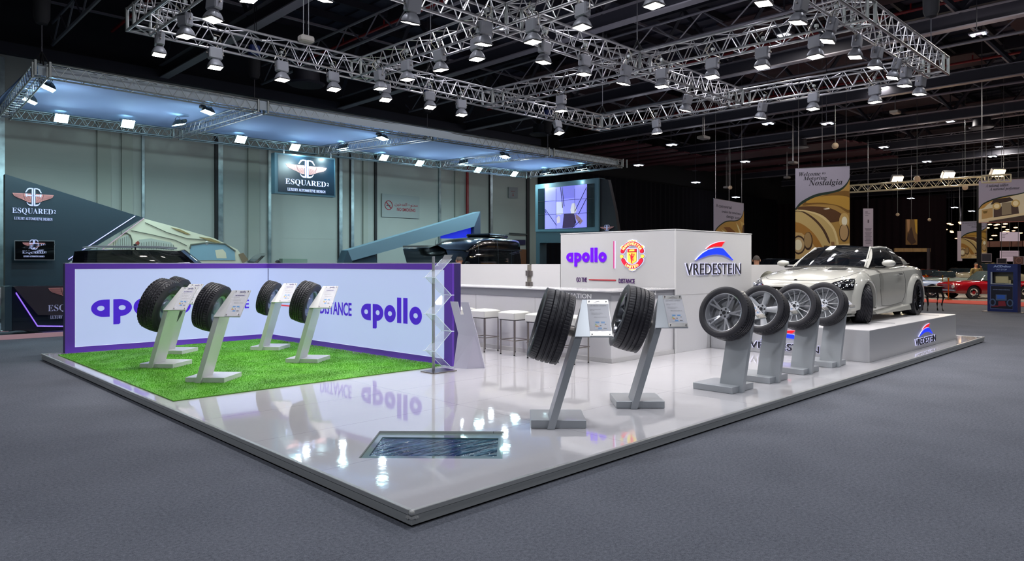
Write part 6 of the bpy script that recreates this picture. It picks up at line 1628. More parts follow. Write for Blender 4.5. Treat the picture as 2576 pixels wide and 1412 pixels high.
gs = MB(); mb = MB().cyl((wall_x(1275), 26.2, zz(588, 42)), (wall_x(1320), 26.2, zz(588.5, 42)), .04, n=6)
tag(mb.build('wall_pipe', mat('pipe_grey', '#6c7272', .4, .6)), 'short horizontal grey pipe on the back wall left of the video wall', 'pipe')

# ================================================================ banners on the right
SEP = lambda n, sc: picture(n, [(0, '#2c1a0a'), (.35, '#7a5018'), (.6, '#b08a42'), (1, '#dcc890')], sc, .5, .10)
def banner(label, quad, d0, d1, lines, sc, glow=.12, wave=(), scene=None):
    """quad: photo corners tl, tr, br, bl; d0/d1 distances of left and right edges"""
    (u0, v0), (u1, v1), (u2, v2), (u3, v3) = quad
    p0 = at(u0, d0); p1 = at(u1, d1); w = Wall(p0, p1); L = w.L
    if w.r.dot(w.d) < 0: w.d = -w.d
    ztop = zz((v0 + v1) / 2, (d0 + d1) / 2); zbot = zz((v3 + v2) / 2, (d0 + d1) / 2); H_ = ztop - zbot
    r = thing('hanging_banner', label, 'banner', (p0[0], p0[1], zbot), 0, 'printed banners hung from the roof')
    fr = w.frame(Vector((p0[0], p0[1], zbot)))
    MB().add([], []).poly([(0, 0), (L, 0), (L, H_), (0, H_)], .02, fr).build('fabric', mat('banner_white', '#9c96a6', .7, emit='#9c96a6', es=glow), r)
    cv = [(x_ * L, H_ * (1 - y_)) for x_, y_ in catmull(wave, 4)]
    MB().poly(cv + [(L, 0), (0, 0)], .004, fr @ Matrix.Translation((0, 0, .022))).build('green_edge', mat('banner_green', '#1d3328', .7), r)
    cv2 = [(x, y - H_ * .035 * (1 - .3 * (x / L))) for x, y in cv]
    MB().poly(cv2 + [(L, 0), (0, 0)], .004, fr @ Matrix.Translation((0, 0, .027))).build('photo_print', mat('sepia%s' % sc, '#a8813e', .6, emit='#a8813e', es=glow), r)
    if scene: scene(r, fr @ Matrix.Translation((0, 0, .032)), L, H_, cv2)
    mb = MB()
    for body, x_, y_, w_, h_ in lines: ftext(mb, body, fr @ Matrix.Translation((x_ * L, H_ * (1 - y_), .022)), w_ * L, h_ * H_, .003, .0)
    mb.build('lettering', mat('banner_ink', '#1c1a26', .6), r)
    mb = MB()
    for t in (.06, .5, .94): mb.cyl(fr @ Vector((L * t, H_, 0)), fr @ Vector((L * t, H_ + 12.5 - ztop, 0)), .012, n=4)
    mb.cyl(fr @ Vector((0, H_, 0)), fr @ Vector((L, H_, 0)), .025, n=6).cyl(fr @ Vector((0, 0, 0)), fr @ Vector((L, 0, 0)), .025, n=6)
    mb.build('hanger', ALU, r)
    return r
def shapes(r, fr, L, H_, S_, glow=.1):
    for i, (col, P_, z) in enumerate(S_):
        if 6 < len(P_) < 19:
            m8 = [(max(0, min(1, a)), max(0, min(1, b))) for a, b in catmull(list(P_[-2:]) + list(P_) + [P_[0], P_[1]], 4)]; P_ = m8[8:8 + 4 * len(P_)]
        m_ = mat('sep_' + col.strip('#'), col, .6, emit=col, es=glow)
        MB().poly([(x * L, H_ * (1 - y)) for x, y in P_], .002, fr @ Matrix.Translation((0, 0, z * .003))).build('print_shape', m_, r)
def E_(cx, cy, rx, ry, n=20): return arcpts(cx, cy, rx, ry, 0, 342, n - 1)
def clipx(P_): return [(min(1, max(0, x)), min(1, max(0, y))) for x, y in P_]
def beetles(r, fr, L, H_, cv):
    S_ = [('#7a5416', [(.22, .36), (.5, .31), (1, .27), (1, .50), (.75, .42), (.4, .40), (.14, .41)], 0),
          ('#b88c34', [(.35, .33), (.7, .31), (1, .34), (1, .47), (.8, .42), (.5, .385), (.2, .38)], 1),
          ('#5a3614', [(.03, .43), (.3, .42), (.6, .44), (.8, .49), (.92, .56), (.6, .6), (.2, .5)], 1),
          ('#c9ab6c', [(0, .465), (.2, .475), (.45, .53), (.62, .62), (.74, .74), (.8, .86), (.5, .88), (.3, .72), (0, .58)], 2),
          ('#4c3018', [(0, .462), (.16, .475), (.38, .56), (.55, .68), (.64, .8), (.62, .82), (.5, .68), (.34, .57), (.14, .485), (0, .475)], 3),
          ('#e2c88c', [(.0, .455), (.2, .462), (.5, .52), (.7, .64), (.78, .76), (.8, .86), (.77, .86), (.74, .76), (.66, .65), (.46, .535), (.2, .478), (0, .47)], 3),
          ('#a8742c', [(0, .60), (.15, .62), (.35, .72), (.5, .86), (.52, .92), (.3, .9), (.1, .8), (0, .74)], 3),
          ('#c8a468', [(0, .70), (.12, .71), (.3, .80), (.42, .92), (.4, 1), (0, 1)], 4),
          ('#dcc088', [(.4, .9), (.8, .84), (1, .83), (1, 1), (.2, 1)], 2),
          ('#3c2412', E_(.06, .84, .13, .105), 5), ('#c0a070', E_(.06, .84, .11, .085), 6), ('#ece0bc', E_(.05, .84, .075, .06), 7),
          ('#3c2412', E_(.24, .80, .085, .10), 5), ('#a88858', E_(.235, .79, .07, .085), 6),
          ('#3c2412', E_(.90, .71, .09, .10), 5), ('#b89464', E_(.895, .71, .075, .085), 6),
          ('#c9a460', E_(.90, .585, .09, .085), 5), ('#f0e6c8', E_(.905, .59, .05, .05), 6),
          ('#d8bc90', [(.24, .95), (.3, .91), (.6, .89), (1, .84), (1, .855), (.6, .905), (.32, .925), (.27, .96)], 8), ('#6a4a2c', [(.53, .85), (.6, .85), (.62, .93), (.55, .93)], 7), ('#8a6038', [(.66, .81), (.72, .81), (.74, .9), (.68, .9)], 6), ('#efe4cc', [(.52, .453), (.62, .44), (.64, .455), (.56, .46)], 7)]
    shapes(r, fr, L, H_, [(c, clipx(P_), z) for c, P_, z in S_], .08)
banner('tall hanging banner reading Welcome to Motoring Nostalgia behind the white coupe', [(2000.7, 426.6), (2137.4, 416), (2137.4, 654), (2000, 652)], 31, 30.2,
       [(SERIFI('Welcome'), .07, .088, .40, .045), (SERIFI('to'), .50, .076, .06, .024), (SERIFI('Motoring'), .15, .145, .44, .052), (SERIFI('Nostalgia'), .25, .212, .62, .078)], 1, wave=[(0, .44), (.08, .38), (.2, .335), (.35, .295), (.5, .275), (.7, .26), (.85, .23), (.95, .175), (1, .12)], scene=beetles)
def icon(r, fr, L, H_, cv):
    S_ = [('#b08a3c', [(.3, .62), (.6, .55), (.8, .62), (.9, .8), (.9, 1), (.55, 1), (.6, .8)], 1), ('#7c4a14', [(.3, .72), (.5, .7), (.7, .82), (.75, 1), (.5, 1), (.4, .8)], 2), ('#e4d8a0', [(.72, .56), (.8, .66), (.9, .85), (.92, 1), (.86, 1), (.82, .82)], 3), ('#d8cc98', [(.22, .78), (.36, .84), (.48, 1), (.42, 1), (.32, .88)], 3), ('#c8a860', [(.85, .5), (1, .55), (1, .75), (.92, .68)], 2), ('#4c3018', [(.95, .62), (1, .6), (1, .9), (.94, .82)], 3)]
    shapes(r, fr, L, H_, S_, .08)
banner('small hanging banner about a controversial design icon, showing above the white sign tower', [(1795, 502), (1870, 510), (1870, 600), (1795, 600)], 36, 39,
       [('A controversial', .07, .21, .5, .085), ('creation that turned into a', .25, .335, .66, .07), ('design icon', .40, .485, .45, .11)], 2, wave=[(0, .88), (.08, .76), (.2, .65), (.35, .56), (.5, .52), (.7, .50), (.85, .44), (.95, .32), (1, .18)], scene=icon)
def offroad(r, fr, L, H_, cv):
    S_ = [('#d8cfae', [(.1, .66), (.3, .5), (.95, .33), (1, .36), (1, 1), (0, 1), (0, .7)], 0), ('#4c3c34', [(.30, .66), (.66, .60), (.78, .64), (.80, .86), (.30, .93)], 1), ('#3a2c22', [(.30, .46), (.62, .42), (.70, .50), (.40, .56), (.24, .58)], 2), ('#8e8268', [(.46, .55), (.64, .54), (.65, .82), (.46, .84)], 3),
          ('#c8ac68', E_(.36, .62, .085, .085), 4), ('#f0e0b0', E_(.36, .62, .055, .055), 5), ('#c8ac68', E_(.73, .57, .085, .09), 4), ('#f0e0b0', E_(.73, .57, .055, .06), 5), ('#b89860', [(.06, .7), (.28, .66), (.28, .88), (.06, .93)], 3), ('#e0d0a4', [(0, .93), (.5, .86), (1, .78), (1, .83), (.5, .915), (0, .985)], 6), ('#463830', [(.2, .975), (.6, .91), (1, .84), (1, 1), (.2, 1)], 5), ('#7a6430', [(.08, .735), (.18, .72), (.16, .78), (.1, .79)], 4)]
    shapes(r, fr, L, H_, S_, .10)
banner('wide hanging banner with an off-road car and national performer lettering, right edge', [(2462, 464), (2590, 441), (2590, 556), (2462, 561)], 33, 32,
       [(SERIFI('A national soldier.'), .14, .16, .46, .075), (SERIFI('A national performer.'), .22, .26, .60, .085)], 3, glow=.2, wave=[(0, .66), (.08, .55), (.22, .47), (.4, .41), (.6, .37), (.8, .34), (1, .28)], scene=offroad)
def plain(label, quad, d, col, lines=(), nm='hanging_banner', glow=.12, ink='#5c5260', top=12.5):
    (u0, v0), (u1, v1) = quad; w = Wall(at(u0, d), at(u1, d)); r = thing(nm, label, 'banner', (w.p.x, w.p.y, zz(v1, d)))
    if w.r.dot(w.d) < 0: w.d = -w.d
    fr = w.frame(Vector((w.p.x, w.p.y, zz(v1, d)))); L = w.L; H_ = zz(v0, d) - zz(v1, d)
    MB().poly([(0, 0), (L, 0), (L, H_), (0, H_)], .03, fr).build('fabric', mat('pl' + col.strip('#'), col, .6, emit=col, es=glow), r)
    if lines:
        mb = MB()
        for x_, y_, w_, h_ in lines: mb.poly([(x_ * L, (1 - y_) * H_), ((x_ + w_) * L, (1 - y_) * H_), ((x_ + w_) * L, (1 - y_ + h_) * H_), (x_ * L, (1 - y_ + h_) * H_)], .003, fr @ Matrix.Translation((0, 0, .031)))
        mb.build('print_lines', mat('ink' + ink.strip('#'), ink, .6), r)
    MB().cyl(fr @ Vector((L / 2, H_, 0)), fr @ Vector((L / 2, top - zz(v1, d), 0)), .012, n=4).build('hanger', ALU, r)
    return r, fr, L, H_
plain('pale narrow text banner hanging before the black drape, right of the tall banner', ((2171, 525), (2196, 622)), 44, '#a297a4', [(.2, .1, .25, .02), (.2, .14, .5, .012), (.2, .18, .3, .012), (.44, .37, .14, .08)] + [(.15 + .05 * (k % 3), .52 + .035 * k, .7 - .1 * (k % 3), .012) for k in range(12)])
r, fr, L, H_ = plain('dim brown car photo banner on the dark drape above the tan fascia', ((2278, 552), (2307, 616)), 52, '#6a4c28')
shapes(r, fr @ Matrix.Translation((0, 0, .032)), L, H_, [('#b88c2c', [(.75, 0), (1, 0), (1, .6), (.85, .5)], 0), ('#3c2418', [(.2, .5), (.5, .3), (.7, .7), (.9, .9), (.5, 1), (.1, .8)], 1), ('#a87c54', [(.1, 0), (.35, 0), (.3, .6), (.15, .5)], 1)])
banner('sepia car banner reading design icon, hanging behind the off-road banner', [(2418, 557), (2483, 557), (2483, 650), (2418, 650)], 48, 47,
       [('A controversial', .05, .06, .55, .04), ('creation that', .25, .11, .35, .03), ('design icon', .40, .18, .5, .05)], 5, glow=.25, wave=[(0, .42), (.15, .34), (.35, .29), (.6, .26), (.85, .23), (1, .15)], scene=beetles)
plain('white narrow banner half behind the sepia design icon banner', ((2408, 582), (2420, 657)), 52, '#b4a4ac')
plain('white text board hanging above the brown fascia at the right edge', ((2515, 584), (2565, 607)), 50, '#c4b2c0', [(.1, .3, .2, .04), (.1, .45, .15, .04), (.3, .2, .1, .05), (.1, .6, .15, .04)], glow=.3)
plain('white text board below the brown fascia at the right edge', ((2515, 631), (2563, 658)), 50, '#c4aebc', [(.1, .15 + .12 * k, .8, .03) for k in range(4)], glow=.3, top=zz(607, 50))
for u0, v0, u1, v1, lab, col in ((2468, 638, 2494, 659, 'dark framed picture over the cream car, left of the blue kiosk top', '#3c3a44'), (2507, 650, 2532, 664, 'dark framed picture directly above the blue kiosk', '#2a2630'), (2548, 645, 2575, 666, 'framed picture of a round emblem above the right corner of the blue kiosk', '#6e504c')):
    r, fr, L, H_ = plain(lab, ((u0, v0), (u1, v1)), 42, '#8a7c80', nm='framed_picture')
    r['category'] = 'picture'
    MB().box(L * .06, L * .94, H_ * .07, H_ * .93, .03, .034, fr).build('picture_print', mat('pic' + col.strip('#'), col, .5), r)
    if '4c' in col and '504c' in col: MB().poly(circ(L / 2, H_ / 2, H_ * .36, 24), .003, fr @ Matrix.Translation((0, 0, .035)), holes=[circ(L / 2, H_ / 2, H_ * .30, 24)]).build('round_emblem', mat('emblem_rose', '#a87c74', .5), r)

# far truss with three warm lamps
FT = thing('lighting_truss', 'bright aluminium truss with warm floods far behind the white coupe', 'truss', (30, 0, 6))
p0, p1 = at(2095, 40), at(2470, 34); z_ = zz(462, 37)
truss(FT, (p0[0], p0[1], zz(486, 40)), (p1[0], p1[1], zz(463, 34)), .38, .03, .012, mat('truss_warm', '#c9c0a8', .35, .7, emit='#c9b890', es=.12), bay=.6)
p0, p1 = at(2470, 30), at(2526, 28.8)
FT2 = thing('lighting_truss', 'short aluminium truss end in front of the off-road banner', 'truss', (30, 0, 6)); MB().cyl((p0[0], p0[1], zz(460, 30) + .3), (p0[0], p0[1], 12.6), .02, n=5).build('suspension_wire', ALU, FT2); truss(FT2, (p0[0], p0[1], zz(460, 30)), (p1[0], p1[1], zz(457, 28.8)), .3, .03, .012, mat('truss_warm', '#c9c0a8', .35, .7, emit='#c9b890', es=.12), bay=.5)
WL = lamp_mat('warm_lens', '#ffd9a0', 30)
for i, (u, v, d, lab) in enumerate(((2258, 452, 38, 'left'), (2387, 442, 36, 'middle'), (2512, 436, 33, 'right'))):
    x, y = at(u, d); z_ = zz(v, d)
    r = thing('exhibition_floodlight', 'warm glowing floodlight above the far truss, %s of three' % lab, 'floodlight', (x, y, z_), 0, 'warm floods on the far truss')
    m4 = Matrix.Translation((x, y, z_)) @ Matrix.Rotation(math.atan2(-FW[1], -FW[0]) + PI / 2, 4, 'Z') @ Matrix.Rotation(-1.0, 4, 'X')
    MB().rbox(-.3, .3, -.2, .2, .02, .22, .03, m4).build('housing', LAMPG, r); MB().box(-.27, .27, -.17, .17, -.02, .02, m4).build('lens', WL, r)
    MB().cyl((x, y, z_ - .55), (x, y, z_ - .05), .03).build('bracket', BLACK, r)
    light('warm_flood', 'SPOT', (x - .2, y - .2, z_ - .1), 900, (1, .82, .6), .15, (Vector((36, 3, 0)) - Vector((x, y, z_))).to_track_quat('-Z', 'Y').to_euler(), 130)
# hanging globes, ceiling speakers, emergency twin lamps
for i, (u, v, d, s) in enumerate(((2307, 450, 36, .12), (2428, 472, 38, .11), (2101, 367, 34, .12), (1837, 472, 46, .10), (2258, 540, 52, .1), (2338, 553, 56, .1))):
    x, y = at(u, d); r = thing('hanging_globe', 'small pale hanging globe on a rod under the far roof, %s from the left' % ('fourth', 'sixth', 'second', 'first', 'third', 'fifth')[i], 'globe', (x, y, zz(v, d)), 0, 'pale globes under the far roof')
    MB().sphere((x, y, zz(v, d)), s * 1.3, 8).build('globe', mat('globe_pale', '#b9a68c', .5, emit='#b09070', es=.15), r, smooth=True); MB().cyl((x, y, zz(v, d)), (x, y, 12.6), .014, n=4).build('rod', ALU_DK, r)
for i, (u, v, d, sc) in enumerate(((1770, 347, 32, 1), (2252, 283, 34, 1), (1995, 410, 38, .9), (1980, 447, 46, .8), (2127, 362, 44, 1), (770, 100, 15, .55), (1828, 472, 48, .8))):
    x, y = at(u, d); z_ = zz(v, d); h = .28 * sc
    r = thing('ceiling_speaker', 'pale flat box hanging from the roof on twin wires, %s from the left' % ('second', 'seventh', 'fifth', 'fourth', 'sixth', 'first', 'third')[i], 'speaker', (x, y, z_), 0, 'pale boxes hung under the roof')
    MB().rbox(x - h, x + h, y - h * .7, y + h * .7, z_ - .06, z_ + .08, .03).build('housing', mat('speaker_pale', '#8e8984', .5), r)
    MB().cyl((x - .06, y, z_), (x - .06, y, 12.6), .01, n=4).cyl((x + .06, y, z_), (x + .06, y, 12.6), .01, n=4).build('suspension_wire', ALU, r)
TWM = lamp_mat('twin_lamp', '#d8ecff', 7)
TW = ((1688, 366, 34), (1930, 313, 30), (1605, 417, 40), (2457, 89, 21), (2079, 313, 28), (2221, 372, 40), (1873, 408, 42), (2330, 408, 44), (1749, 460, 46), (1850, 497, 55), (2290, 500, 56), (2342, 512, 60), (1247, 77, 20), (2400, 523, 58), (2246, 540, 62), (2443, 532, 62), (2040, 470, 50), (2495, 395, 44))
for i, (u, v, d) in enumerate(TW):
    x, y = at(u, d); z_ = zz(v, d); s = d / 30
    q_ = sorted(range(len(TW)), key=lambda t: TW[t][0]).index(i)
    r = thing('twin_roof_lamp', 'small cool white twin-tube roof lamp, the %s counted from the left' % ORD[q_], 'ceiling lamp', (x, y, z_), 0, 'small twin roof lamps')
    MB().box(x - .16 * s, x + .16 * s, y - .22, y - .14, z_, z_ + .03).box(x - .16 * s, x + .16 * s, y + .06, y + .14, z_, z_ + .03).build('tube', TWM, r)
    MB().rbox(x - .2 * s, x + .2 * s, y - .28, y + .2, z_ + .03, z_ + .09, .01).build('fitting', GIRD, r); MB().cyl((x, y, z_), (x, y, 12.6), .012, n=4).build('rod', GIRD, r)
    light('twin_lamp_light', 'POINT', (x, y, z_ - .15), 60 if u > 1500 else 25, (1, .88, .84) if u > 2000 else (.85, .86, 1), .2)
# lamp fittings for the general hall lighting
hb = thing('high_bay_light', '', 'ceiling lamp'); MB().rbox(-.28, .28, -.28, .28, .06, .3, .04).build('fitting', GIRD, hb); MB().box(-.18, .18, -.18, .18, .03, .05).build('diffuser', lamp_mat('high_bay_lens', '#f4f4ff', 2.0), hb); MB().cyl((0, 0, .2), (0, 0, 3.0), .03, n=6).build('rod', GIRD, hb)
for i, (hx, hy) in enumerate(HALL):
    o = hb if i == 0 else copy_tree(hb)
    tag(o, 'high-bay hall light under the roof between the girders', 'ceiling lamp', 'high-bay hall lights'); o.location = (hx, hy, 9.62)
# far ceiling lights seen through the gangway on the right
FLm = lamp_mat('far_lamp', '#ffc890', 3.5)
def mk_down():
    r = thing('downlight', '', 'downlight'); MB().sphere((0, 0, 0), .11, 5, (1.6, 1.6, .5)).build('lens', FLm, r); MB().cyl((0, 0, .05), (0, 0, 7.8), .02, n=4).build('rod', GIRD, r); return r
rngf = random.Random(5); proto = None
for rrow in range(5):
    for c_ in range(9):
        u = 2384 + c_ * 22 + rngf.uniform(-13, 13); v = 560 + rrow * 9 + rngf.uniform(-6, 6); d = 60 + rrow * 6 + rngf.uniform(-3, 3)
        if u > 2570 or 2418 < u < 2484: continue
        x, y = at(u, d)
        o = mk_down() if proto is None else copy_tree(proto)
        if proto is None: proto = o
        o.location = (x, y, zz(v, d)); tag(o, 'tiny warm downlight in the far hall ceiling beyond the right-hand banners', 'downlight', 'warm downlights of the far hall')

# ================================================================ kiosk, posts, table
KW = Wall(at(2484, 24.9), at(2560, 24.2))
if KW.r.dot(KW.d) < 0: KW.d = -KW.d
kz = lambda v: zz(v, 24.6)
kf = KW.frame(Vector((KW.p.x, KW.p.y, 0))); KL = KW.L; KH = kz(664.5)
kk = thing('promo_kiosk', 'blue free-standing promotional kiosk with window and engine poster', 'kiosk', (KW.p.x, KW.p.y, 0))
KB = mat('kiosk_blue', '#13245c', .35); qk = lambda x, y: ((x - 135) / 720 * KL, (1275 - y) / 1145 * KH)
MB().poly([(0, .03), (KL, .03), (KL, KH), (0, KH)], .35, kf @ Matrix.Translation((0, 0, -.35)), holes=[[qk(215, 590), qk(750, 590), qk(750, 320), qk(215, 320)]]).build('carcass', KB, kk)
MB().box(0, .4, 0, .012, 0, .02).build('foot_plate', STEEL, kk) if False else MB().box(-.15, KL + .15, 0, .03, -.3, .06, kf).build('foot_plate', STEEL, kk)
a_, b_ = qk(215, 590), qk(750, 320)
MB().box(a_[0], b_[0], a_[1], b_[1], -.33, -.31, kf).build('window_back', mat('kiosk_in', '#77766a', .3), kk)
MB().box(a_[0] + .12, a_[0] + .5, a_[1] + .02, a_[1] + .25, -.3, -.1, kf).box(a_[0] + .4, b_[0] - .1, a_[1], a_[1] + .12, -.3, -.12, kf).build('engine_part', mat('engine_cream', '#b8ae84', .3), kk)
MB().box(a_[0] - .0, a_[0] + .05, a_[1], b_[1], 0, .01, kf).box(a_[0], b_[0], a_[1] - .03, a_[1], 0, .02, kf).build('window_frame', mat('kiosk_frame', '#9aa0a8', .4), kk)
a_, b_ = qk(205, 1195), qk(745, 645)
MB().box(a_[0], b_[0], a_[1], b_[1], 0, .004, kf).build('poster_border', mat('poster_border', '#56608c', .5), kk)
MB().box(a_[0] + .02, b_[0] - .005, a_[1] + .02, b_[1] - .01, .004, .008, kf).build('poster', mat('poster_dark', '#0c0e22', .4), kk)
mb = MB()
for x in (265, 680): mb.poly(circ(*qk(x, 1040), .10, 20, .13), .004, kf @ Matrix.Translation((0, 0, .012)), holes=[circ(*qk(x, 1040), .06, 20, .09)])
mb.box(*[c for p in zip(qk(340, 990), qk(600, 850)) for c in p], .008, .012, kf); mb.build('poster_engine', mat('poster_engine', '#44587c', .4), kk)
MB().box(*[c for p in zip(qk(375, 950), qk(560, 865)) for c in p], .012, .016, kf).build('poster_screen', mat('poster_screen', '#2a58b0', .4), kk)
MB().poly([qk(400, 1010), qk(560, 1000), qk(590, 1120), qk(400, 1130)], .004, kf @ Matrix.Translation((0, 0, .010))).box(*[c for p in zip(qk(228, 1140), qk(400, 1112)) for c in p], .008, .013, kf).build('poster_red', mat('poster_red', '#7a1c2c', .5), kk)
mb = MB(); a_ = qk(280, 210); b_ = qk(700, 160); ftext(mb, 'ACDelco', kf @ Matrix.Translation((a_[0], a_[1], 0)), b_[0] - a_[0], b_[1] - a_[1], .006, .06).build('lettering', mat('kiosk_letter', '#8ea0c8', .4), kk); mb = MB()
a_ = qk(360, 283); b_ = qk(600, 245); ftext(mb, 'PIT STOP', kf @ Matrix.Translation((a_[0], a_[1], 0)), b_[0] - a_[0], b_[1] - a_[1], .006, .01).build('lettering', mat('kiosk_letter', '#8ea0c8', .4), kk); mb = MB()
a_ = qk(270, 745); b_ = qk(680, 728); ftext(mb, 'EVERYTHING A CAR NEEDS FOR PERFORMANCE', kf @ Matrix.Translation((a_[0], a_[1], .008)), b_[0] - a_[0], b_[1] - a_[1], .003, 0)
mb.build('lettering', mat('kiosk_letter', '#8ea0c8', .4), kk)

tb = thing('console_table', 'black side table with curved legs behind the plinth of the white coupe', 'table', (0, 0, 0)); tx, ty = at(2346, 25.5); tb.location = (tx, ty, 0)
TBm = mat('ebony', '#1c1414', .3)
aV = math.atan2(FW[1], FW[0]) - PI / 2; tm = Matrix.Translation((tx, ty, 0)) @ Matrix.Rotation(aV, 4, 'Z')
MB().rbox(-.32, .32, -.2, .2, .86, .90, .01, tm).build('table_top', TBm, tb); MB().rbox(-.27, .27, -.16, .16, .66, .86, .01, tm).build('apron', TBm, tb)
for sx_ in (-1, 1):
    for sy_ in (-1, 1): MB().tube([tm @ Vector((sx_ * .25, sy_ * .14, .7)), tm @ Vector((sx_ * .30, sy_ * .17, .5)), tm @ Vector((sx_ * .25, sy_ * .14, .25)), tm @ Vector((sx_ * .27, sy_ * .15, .05)), tm @ Vector((sx_ * .29, sy_ * .17, 0))], [.04, .04, .028, .02, .026], 8).build('leg', TBm, tb, smooth=True)
GOLD = mat('brass', '#b88a3a', .25, 1)
def stanch(label, u, v, d):
    x, y = at(u, d); r = thing('rope_stanchion', label, 'stanchion', (x, y, .012), 0, 'brass rope stanchions round the vintage cars')
    mb = MB(); mb.m = Matrix.Translation((x, y, .012)) @ Matrix.Rotation(-PI / 2, 4, 'Y'); mb.lathe([(0, .16), (.03, .16), (.05, .03), (.9, .025), (.92, .04), (.95, .04), (.96, .025), (1.0, .05), (1.04, .03), (1.05, 0)], 14); mb.build('post', GOLD, r, smooth=True)
stanch('brass rope stanchion in front of the dark red roadster', 2386, 755, 33)
stanch('brass rope stanchion in front of the mint convertible', 2371, 0, 40)
for i in range(6): stanch('brass rope stanchion in the far row, %s from the left' % ORD[i], (2329, 2349, 2363, 2376, 2387, 2396)[i], 0, 44)
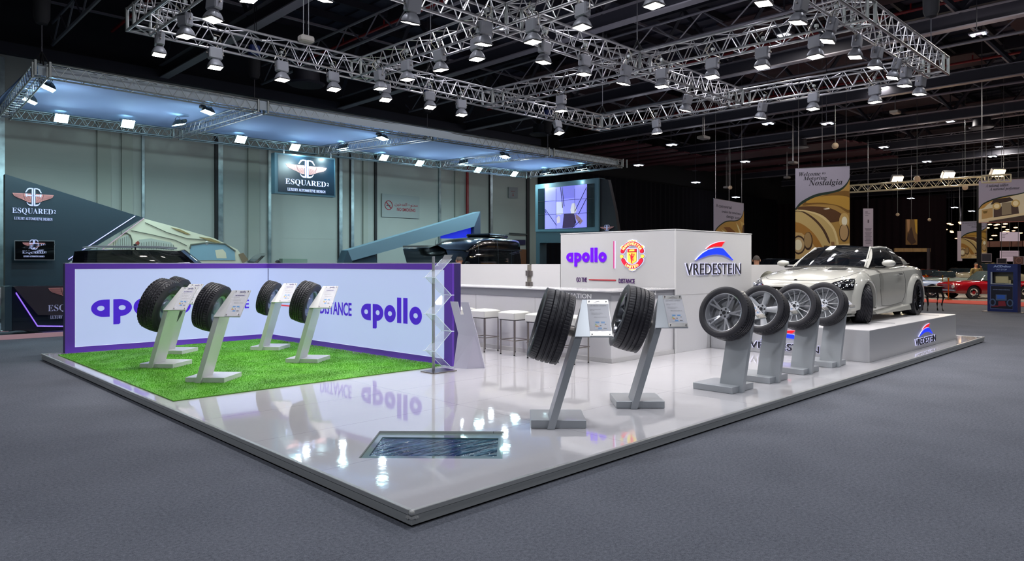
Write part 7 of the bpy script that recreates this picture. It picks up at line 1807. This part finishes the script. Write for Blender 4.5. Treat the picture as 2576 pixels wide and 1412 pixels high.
# ================================================================ people (bodies continuous; mostly hidden by walls)
SKIN = mat('skin', '#a8785c', .6); HAIR = mat('hair_dark', '#17120f', .7)
def person(label, x, y, z, rz, h=1.76, shirt='#6c4f96', trousers='#20222c', bald=0, pose='stand', sleeve=True, greyhair=False):
    r = thing('person', label, 'person', (x, y, z), rz); k = h / 1.76
    J = {'pel': (0, 0, .95), 'wst': (0, 0, 1.08), 'chs': (0, .01, 1.28), 'nck': (0, 0, 1.46), 'hd0': (0, .01, 1.52), 'hd1': (0, .015, 1.62), 'hd2': (0, .01, 1.71)}
    E = [('pel', 'wst'), ('wst', 'chs'), ('chs', 'nck'), ('nck', 'hd0'), ('hd0', 'hd1'), ('hd1', 'hd2')]
    Rr = {'pel': (.15, .11), 'wst': (.135, .095), 'chs': (.165, .11), 'nck': (.055, .055), 'hd0': (.06, .07), 'hd1': (.078, .095), 'hd2': (.055, .065)}
    hands = []
    for s in (-1, 1):
        n = 'L' if s > 0 else 'R'
        J['sh' + n] = (s * .19, 0, 1.42); E.append(('chs', 'sh' + n)); Rr['sh' + n] = (.06, .06)
        if pose == 'film' and s < 0: el, wr = (s * .26, .12, 1.2), (s * .12, .22, 1.47)
        elif pose == 'fold': el, wr = (s * .26, .05, 1.16), (s * .02, .22, 1.20)
        else: el, wr = (s * .25, -.01, 1.13), (s * .26, .06, .87)
        J['el' + n], J['wr' + n] = el, wr; E += [('sh' + n, 'el' + n), ('el' + n, 'wr' + n)]; Rr['el' + n] = (.042, .042); Rr['wr' + n] = (.028, .024)
        J['hp' + n] = (s * .09, 0, .90); J['kn' + n] = (s * .10, .02, .50); J['an' + n] = (s * .11, -.01, .08); J['to' + n] = (s * .12, .16, .035)
        E += [('pel', 'hp' + n), ('hp' + n, 'kn' + n), ('kn' + n, 'an' + n), ('an' + n, 'to' + n)]
        Rr['hp' + n] = (.095, .095); Rr['kn' + n] = (.06, .062); Rr['an' + n] = (.042, .048); Rr['to' + n] = (.04, .028); hands.append((s, el, wr))
    def skin(names, edges, rad, nm, m_, root, sub=2):
        idx = {n: i for i, n in enumerate(names)}; me = bpy.data.meshes.new(nm); me.from_pydata([tuple(c * k for c in J[n]) for n in names], [(idx[a], idx[b]) for a, b in edges], [])
        o = bpy.data.objects.new(nm, me); COL.objects.link(o); o.modifiers.new('s', 'SKIN')
        for n, i in idx.items(): me.skin_vertices[0].data[i].radius = tuple(q * k for q in rad[n])
        me.skin_vertices[0].data[idx[root]].use_root = True
        sb = o.modifiers.new('b', 'SUBSURF'); sb.levels = sub; dg = bpy.context.evaluated_depsgraph_get(); dg.update()
        m2_ = bpy.data.meshes.new_from_object(o.evaluated_get(dg)); m2_.shade_smooth(); m2_.materials.clear(); m2_.materials.append(m_); m2_.name = nm
        bpy.data.objects.remove(o); q_ = bpy.data.objects.new(nm, m2_); COL.objects.link(q_); q_.parent = r; return q_
    names = list(J); skin(names, E, Rr, 'body', SKIN, 'pel')
    # clothing follows the body
    up = ['pel', 'wst', 'chs', 'shL', 'shR', 'elL', 'elR', 'wrL', 'wrR', 'nck']; 
    R2 = {n: (Rr[n][0] + .014, Rr[n][1] + .016) for n in up}; R2['nck'] = (.058, .058); J['nck'] = (0, 0, 1.455)
    skin(up, [('pel', 'wst'), ('wst', 'chs'), ('chs', 'nck'), ('chs', 'shL'), ('chs', 'shR'), ('shL', 'elL'), ('shR', 'elR'), ('elL', 'wrL'), ('elR', 'wrR')], R2, 'jacket', mat('cloth' + shirt.strip('#'), shirt, .8), 'pel')
    lo = ['pel', 'hpL', 'hpR', 'knL', 'knR', 'anL', 'anR']; R3 = {n: (Rr[n][0] + .015, Rr[n][1] + .015) for n in lo}
    skin(lo, [('pel', 'hpL'), ('pel', 'hpR'), ('hpL', 'knL'), ('hpR', 'knR'), ('knL', 'anL'), ('knR', 'anR')], R3, 'trousers', mat('cloth' + trousers.strip('#'), trousers, .8), 'pel')
    mb = MB()
    for s in (-1, 1): mb.sphere((s * .115 * k, .06 * k, .04 * k), .055 * k, 8, (.85, 2.2, .75))
    mb.build('shoes', BLACK, r, smooth=True, world=False)
    for s, el, wr in hands:      # palm, four unequal fingers and a thumb
        d = (Vector(wr) - Vector(el)).normalized(); sd = Vector((0, 1, 0)) if abs(d.z) > .7 else Vector((0, 0, 1)); sd = (sd - d * sd.dot(d)).normalized(); nn = d.cross(sd)
        w0 = Vector(wr); mb = MB(); mb.tube([(w0 + d * t) * k for t in (0, .03, .07, .095)], [.022 * k, .032 * k, .036 * k, .03 * k], 8)
        for i, ln in enumerate((.062, .072, .068, .052)):
            b0 = w0 + d * .085 + sd * (-.027 + .018 * i); mb.tube([b0 * k, (b0 + d * ln * .5 + nn * .006 * s) * k, (b0 + d * ln * .85 + nn * .022 * s) * k], [.0088 * k, .008 * k, .0065 * k], 6)
        b0 = w0 + d * .03 + sd * .03; mb.tube([b0 * k, (b0 + sd * .025 + d * .03) * k, (b0 + sd * .03 + d * .058) * k], [.011 * k, .009 * k, .007 * k], 6)
        mb.build('hand', SKIN, r, smooth=True, world=False)
    # face and hair
    mb = MB().tube([(0, .105 * k, 1.645 * k), (0, .132 * k, 1.60 * k), (0, .118 * k, 1.585 * k)], [.008 * k, .016 * k, .012 * k], 6)
    for s in (-1, 1): mb.sphere((s * .082 * k, .005 * k, 1.61 * k), .028 * k, 6, (.35, .7, 1.1))
    mb.build('nose_and_ears', SKIN, r, smooth=True, world=False)
    mb = MB()
    for s in (-1, 1): mb.sphere((s * .032 * k, .098 * k, 1.635 * k), .012 * k, 6)
    mb.build('eyes', mat('eye_white', '#d8d4cc', .3), r, smooth=True, world=False)
    mb = MB()
    for s in (-1, 1): mb.sphere((s * .032 * k, .108 * k, 1.635 * k), .006 * k, 5).box((s * .032 - .018) * k, (s * .032 + .018) * k, .098 * k, .106 * k, 1.655 * k, 1.661 * k)
    mb.build('pupils_and_brows', HAIR, r, world=False)
    MB().box(-.024 * k, .024 * k, .095 * k, .106 * k, 1.562 * k, 1.570 * k).build('mouth', mat('lips', '#8a4a40', .5), r, world=False)
    rows = []
    for i in range(9):
        ring = []
        for j in range(20):
            th = (PI * .5) * i / 8; ph = 2 * PI * j / 20; front = math.sin(ph)
            t2 = th * (1 - .38 * max(0, front)); ring.append((.082 * k * math.sin(t2) * math.cos(ph), (.002 + .100 * math.sin(t2) * math.sin(ph)) * k, (1.625 + .105 * math.cos(t2)) * k))
        rows.append(ring)
    if bald: rows = rows[3:]
    MB().grid(rows, closed=True).build('hair', mat('hair_grey', '#3c3632', .8) if greyhair else HAIR, r, smooth=True, world=False)
    return r
x, y = at(1155.5, 17.6); person('person with thinning hair in a purple shirt seen from behind over the low white wall', x, y, HP, -.3, 1.84, '#7a5a9c', bald=1, greyhair=True)
x, y = at(1903, 17.2); p_ = person('person in a dark suit, close-cropped hair, standing right of the sign tower', x, y, HP, -1.2, 1.85, '#1a1d28', bald=0, greyhair=True)
x, y = at(644, 24.0); person('person with dark hair looking sideways behind the purple light wall', x, y, .1, 1.9, 1.86, '#394650')
x, y = at(699, 23.0); person('dark-haired person whose crown just shows above the purple wall corner', x, y, .1, .5, 1.78, '#222830')
x, y = at(2455, 36.0); person('bearded person in an olive jacket, hand at face, behind the dark red roadster', x, y, .012, PI * .75, 1.80, '#6b6038', pose='film')
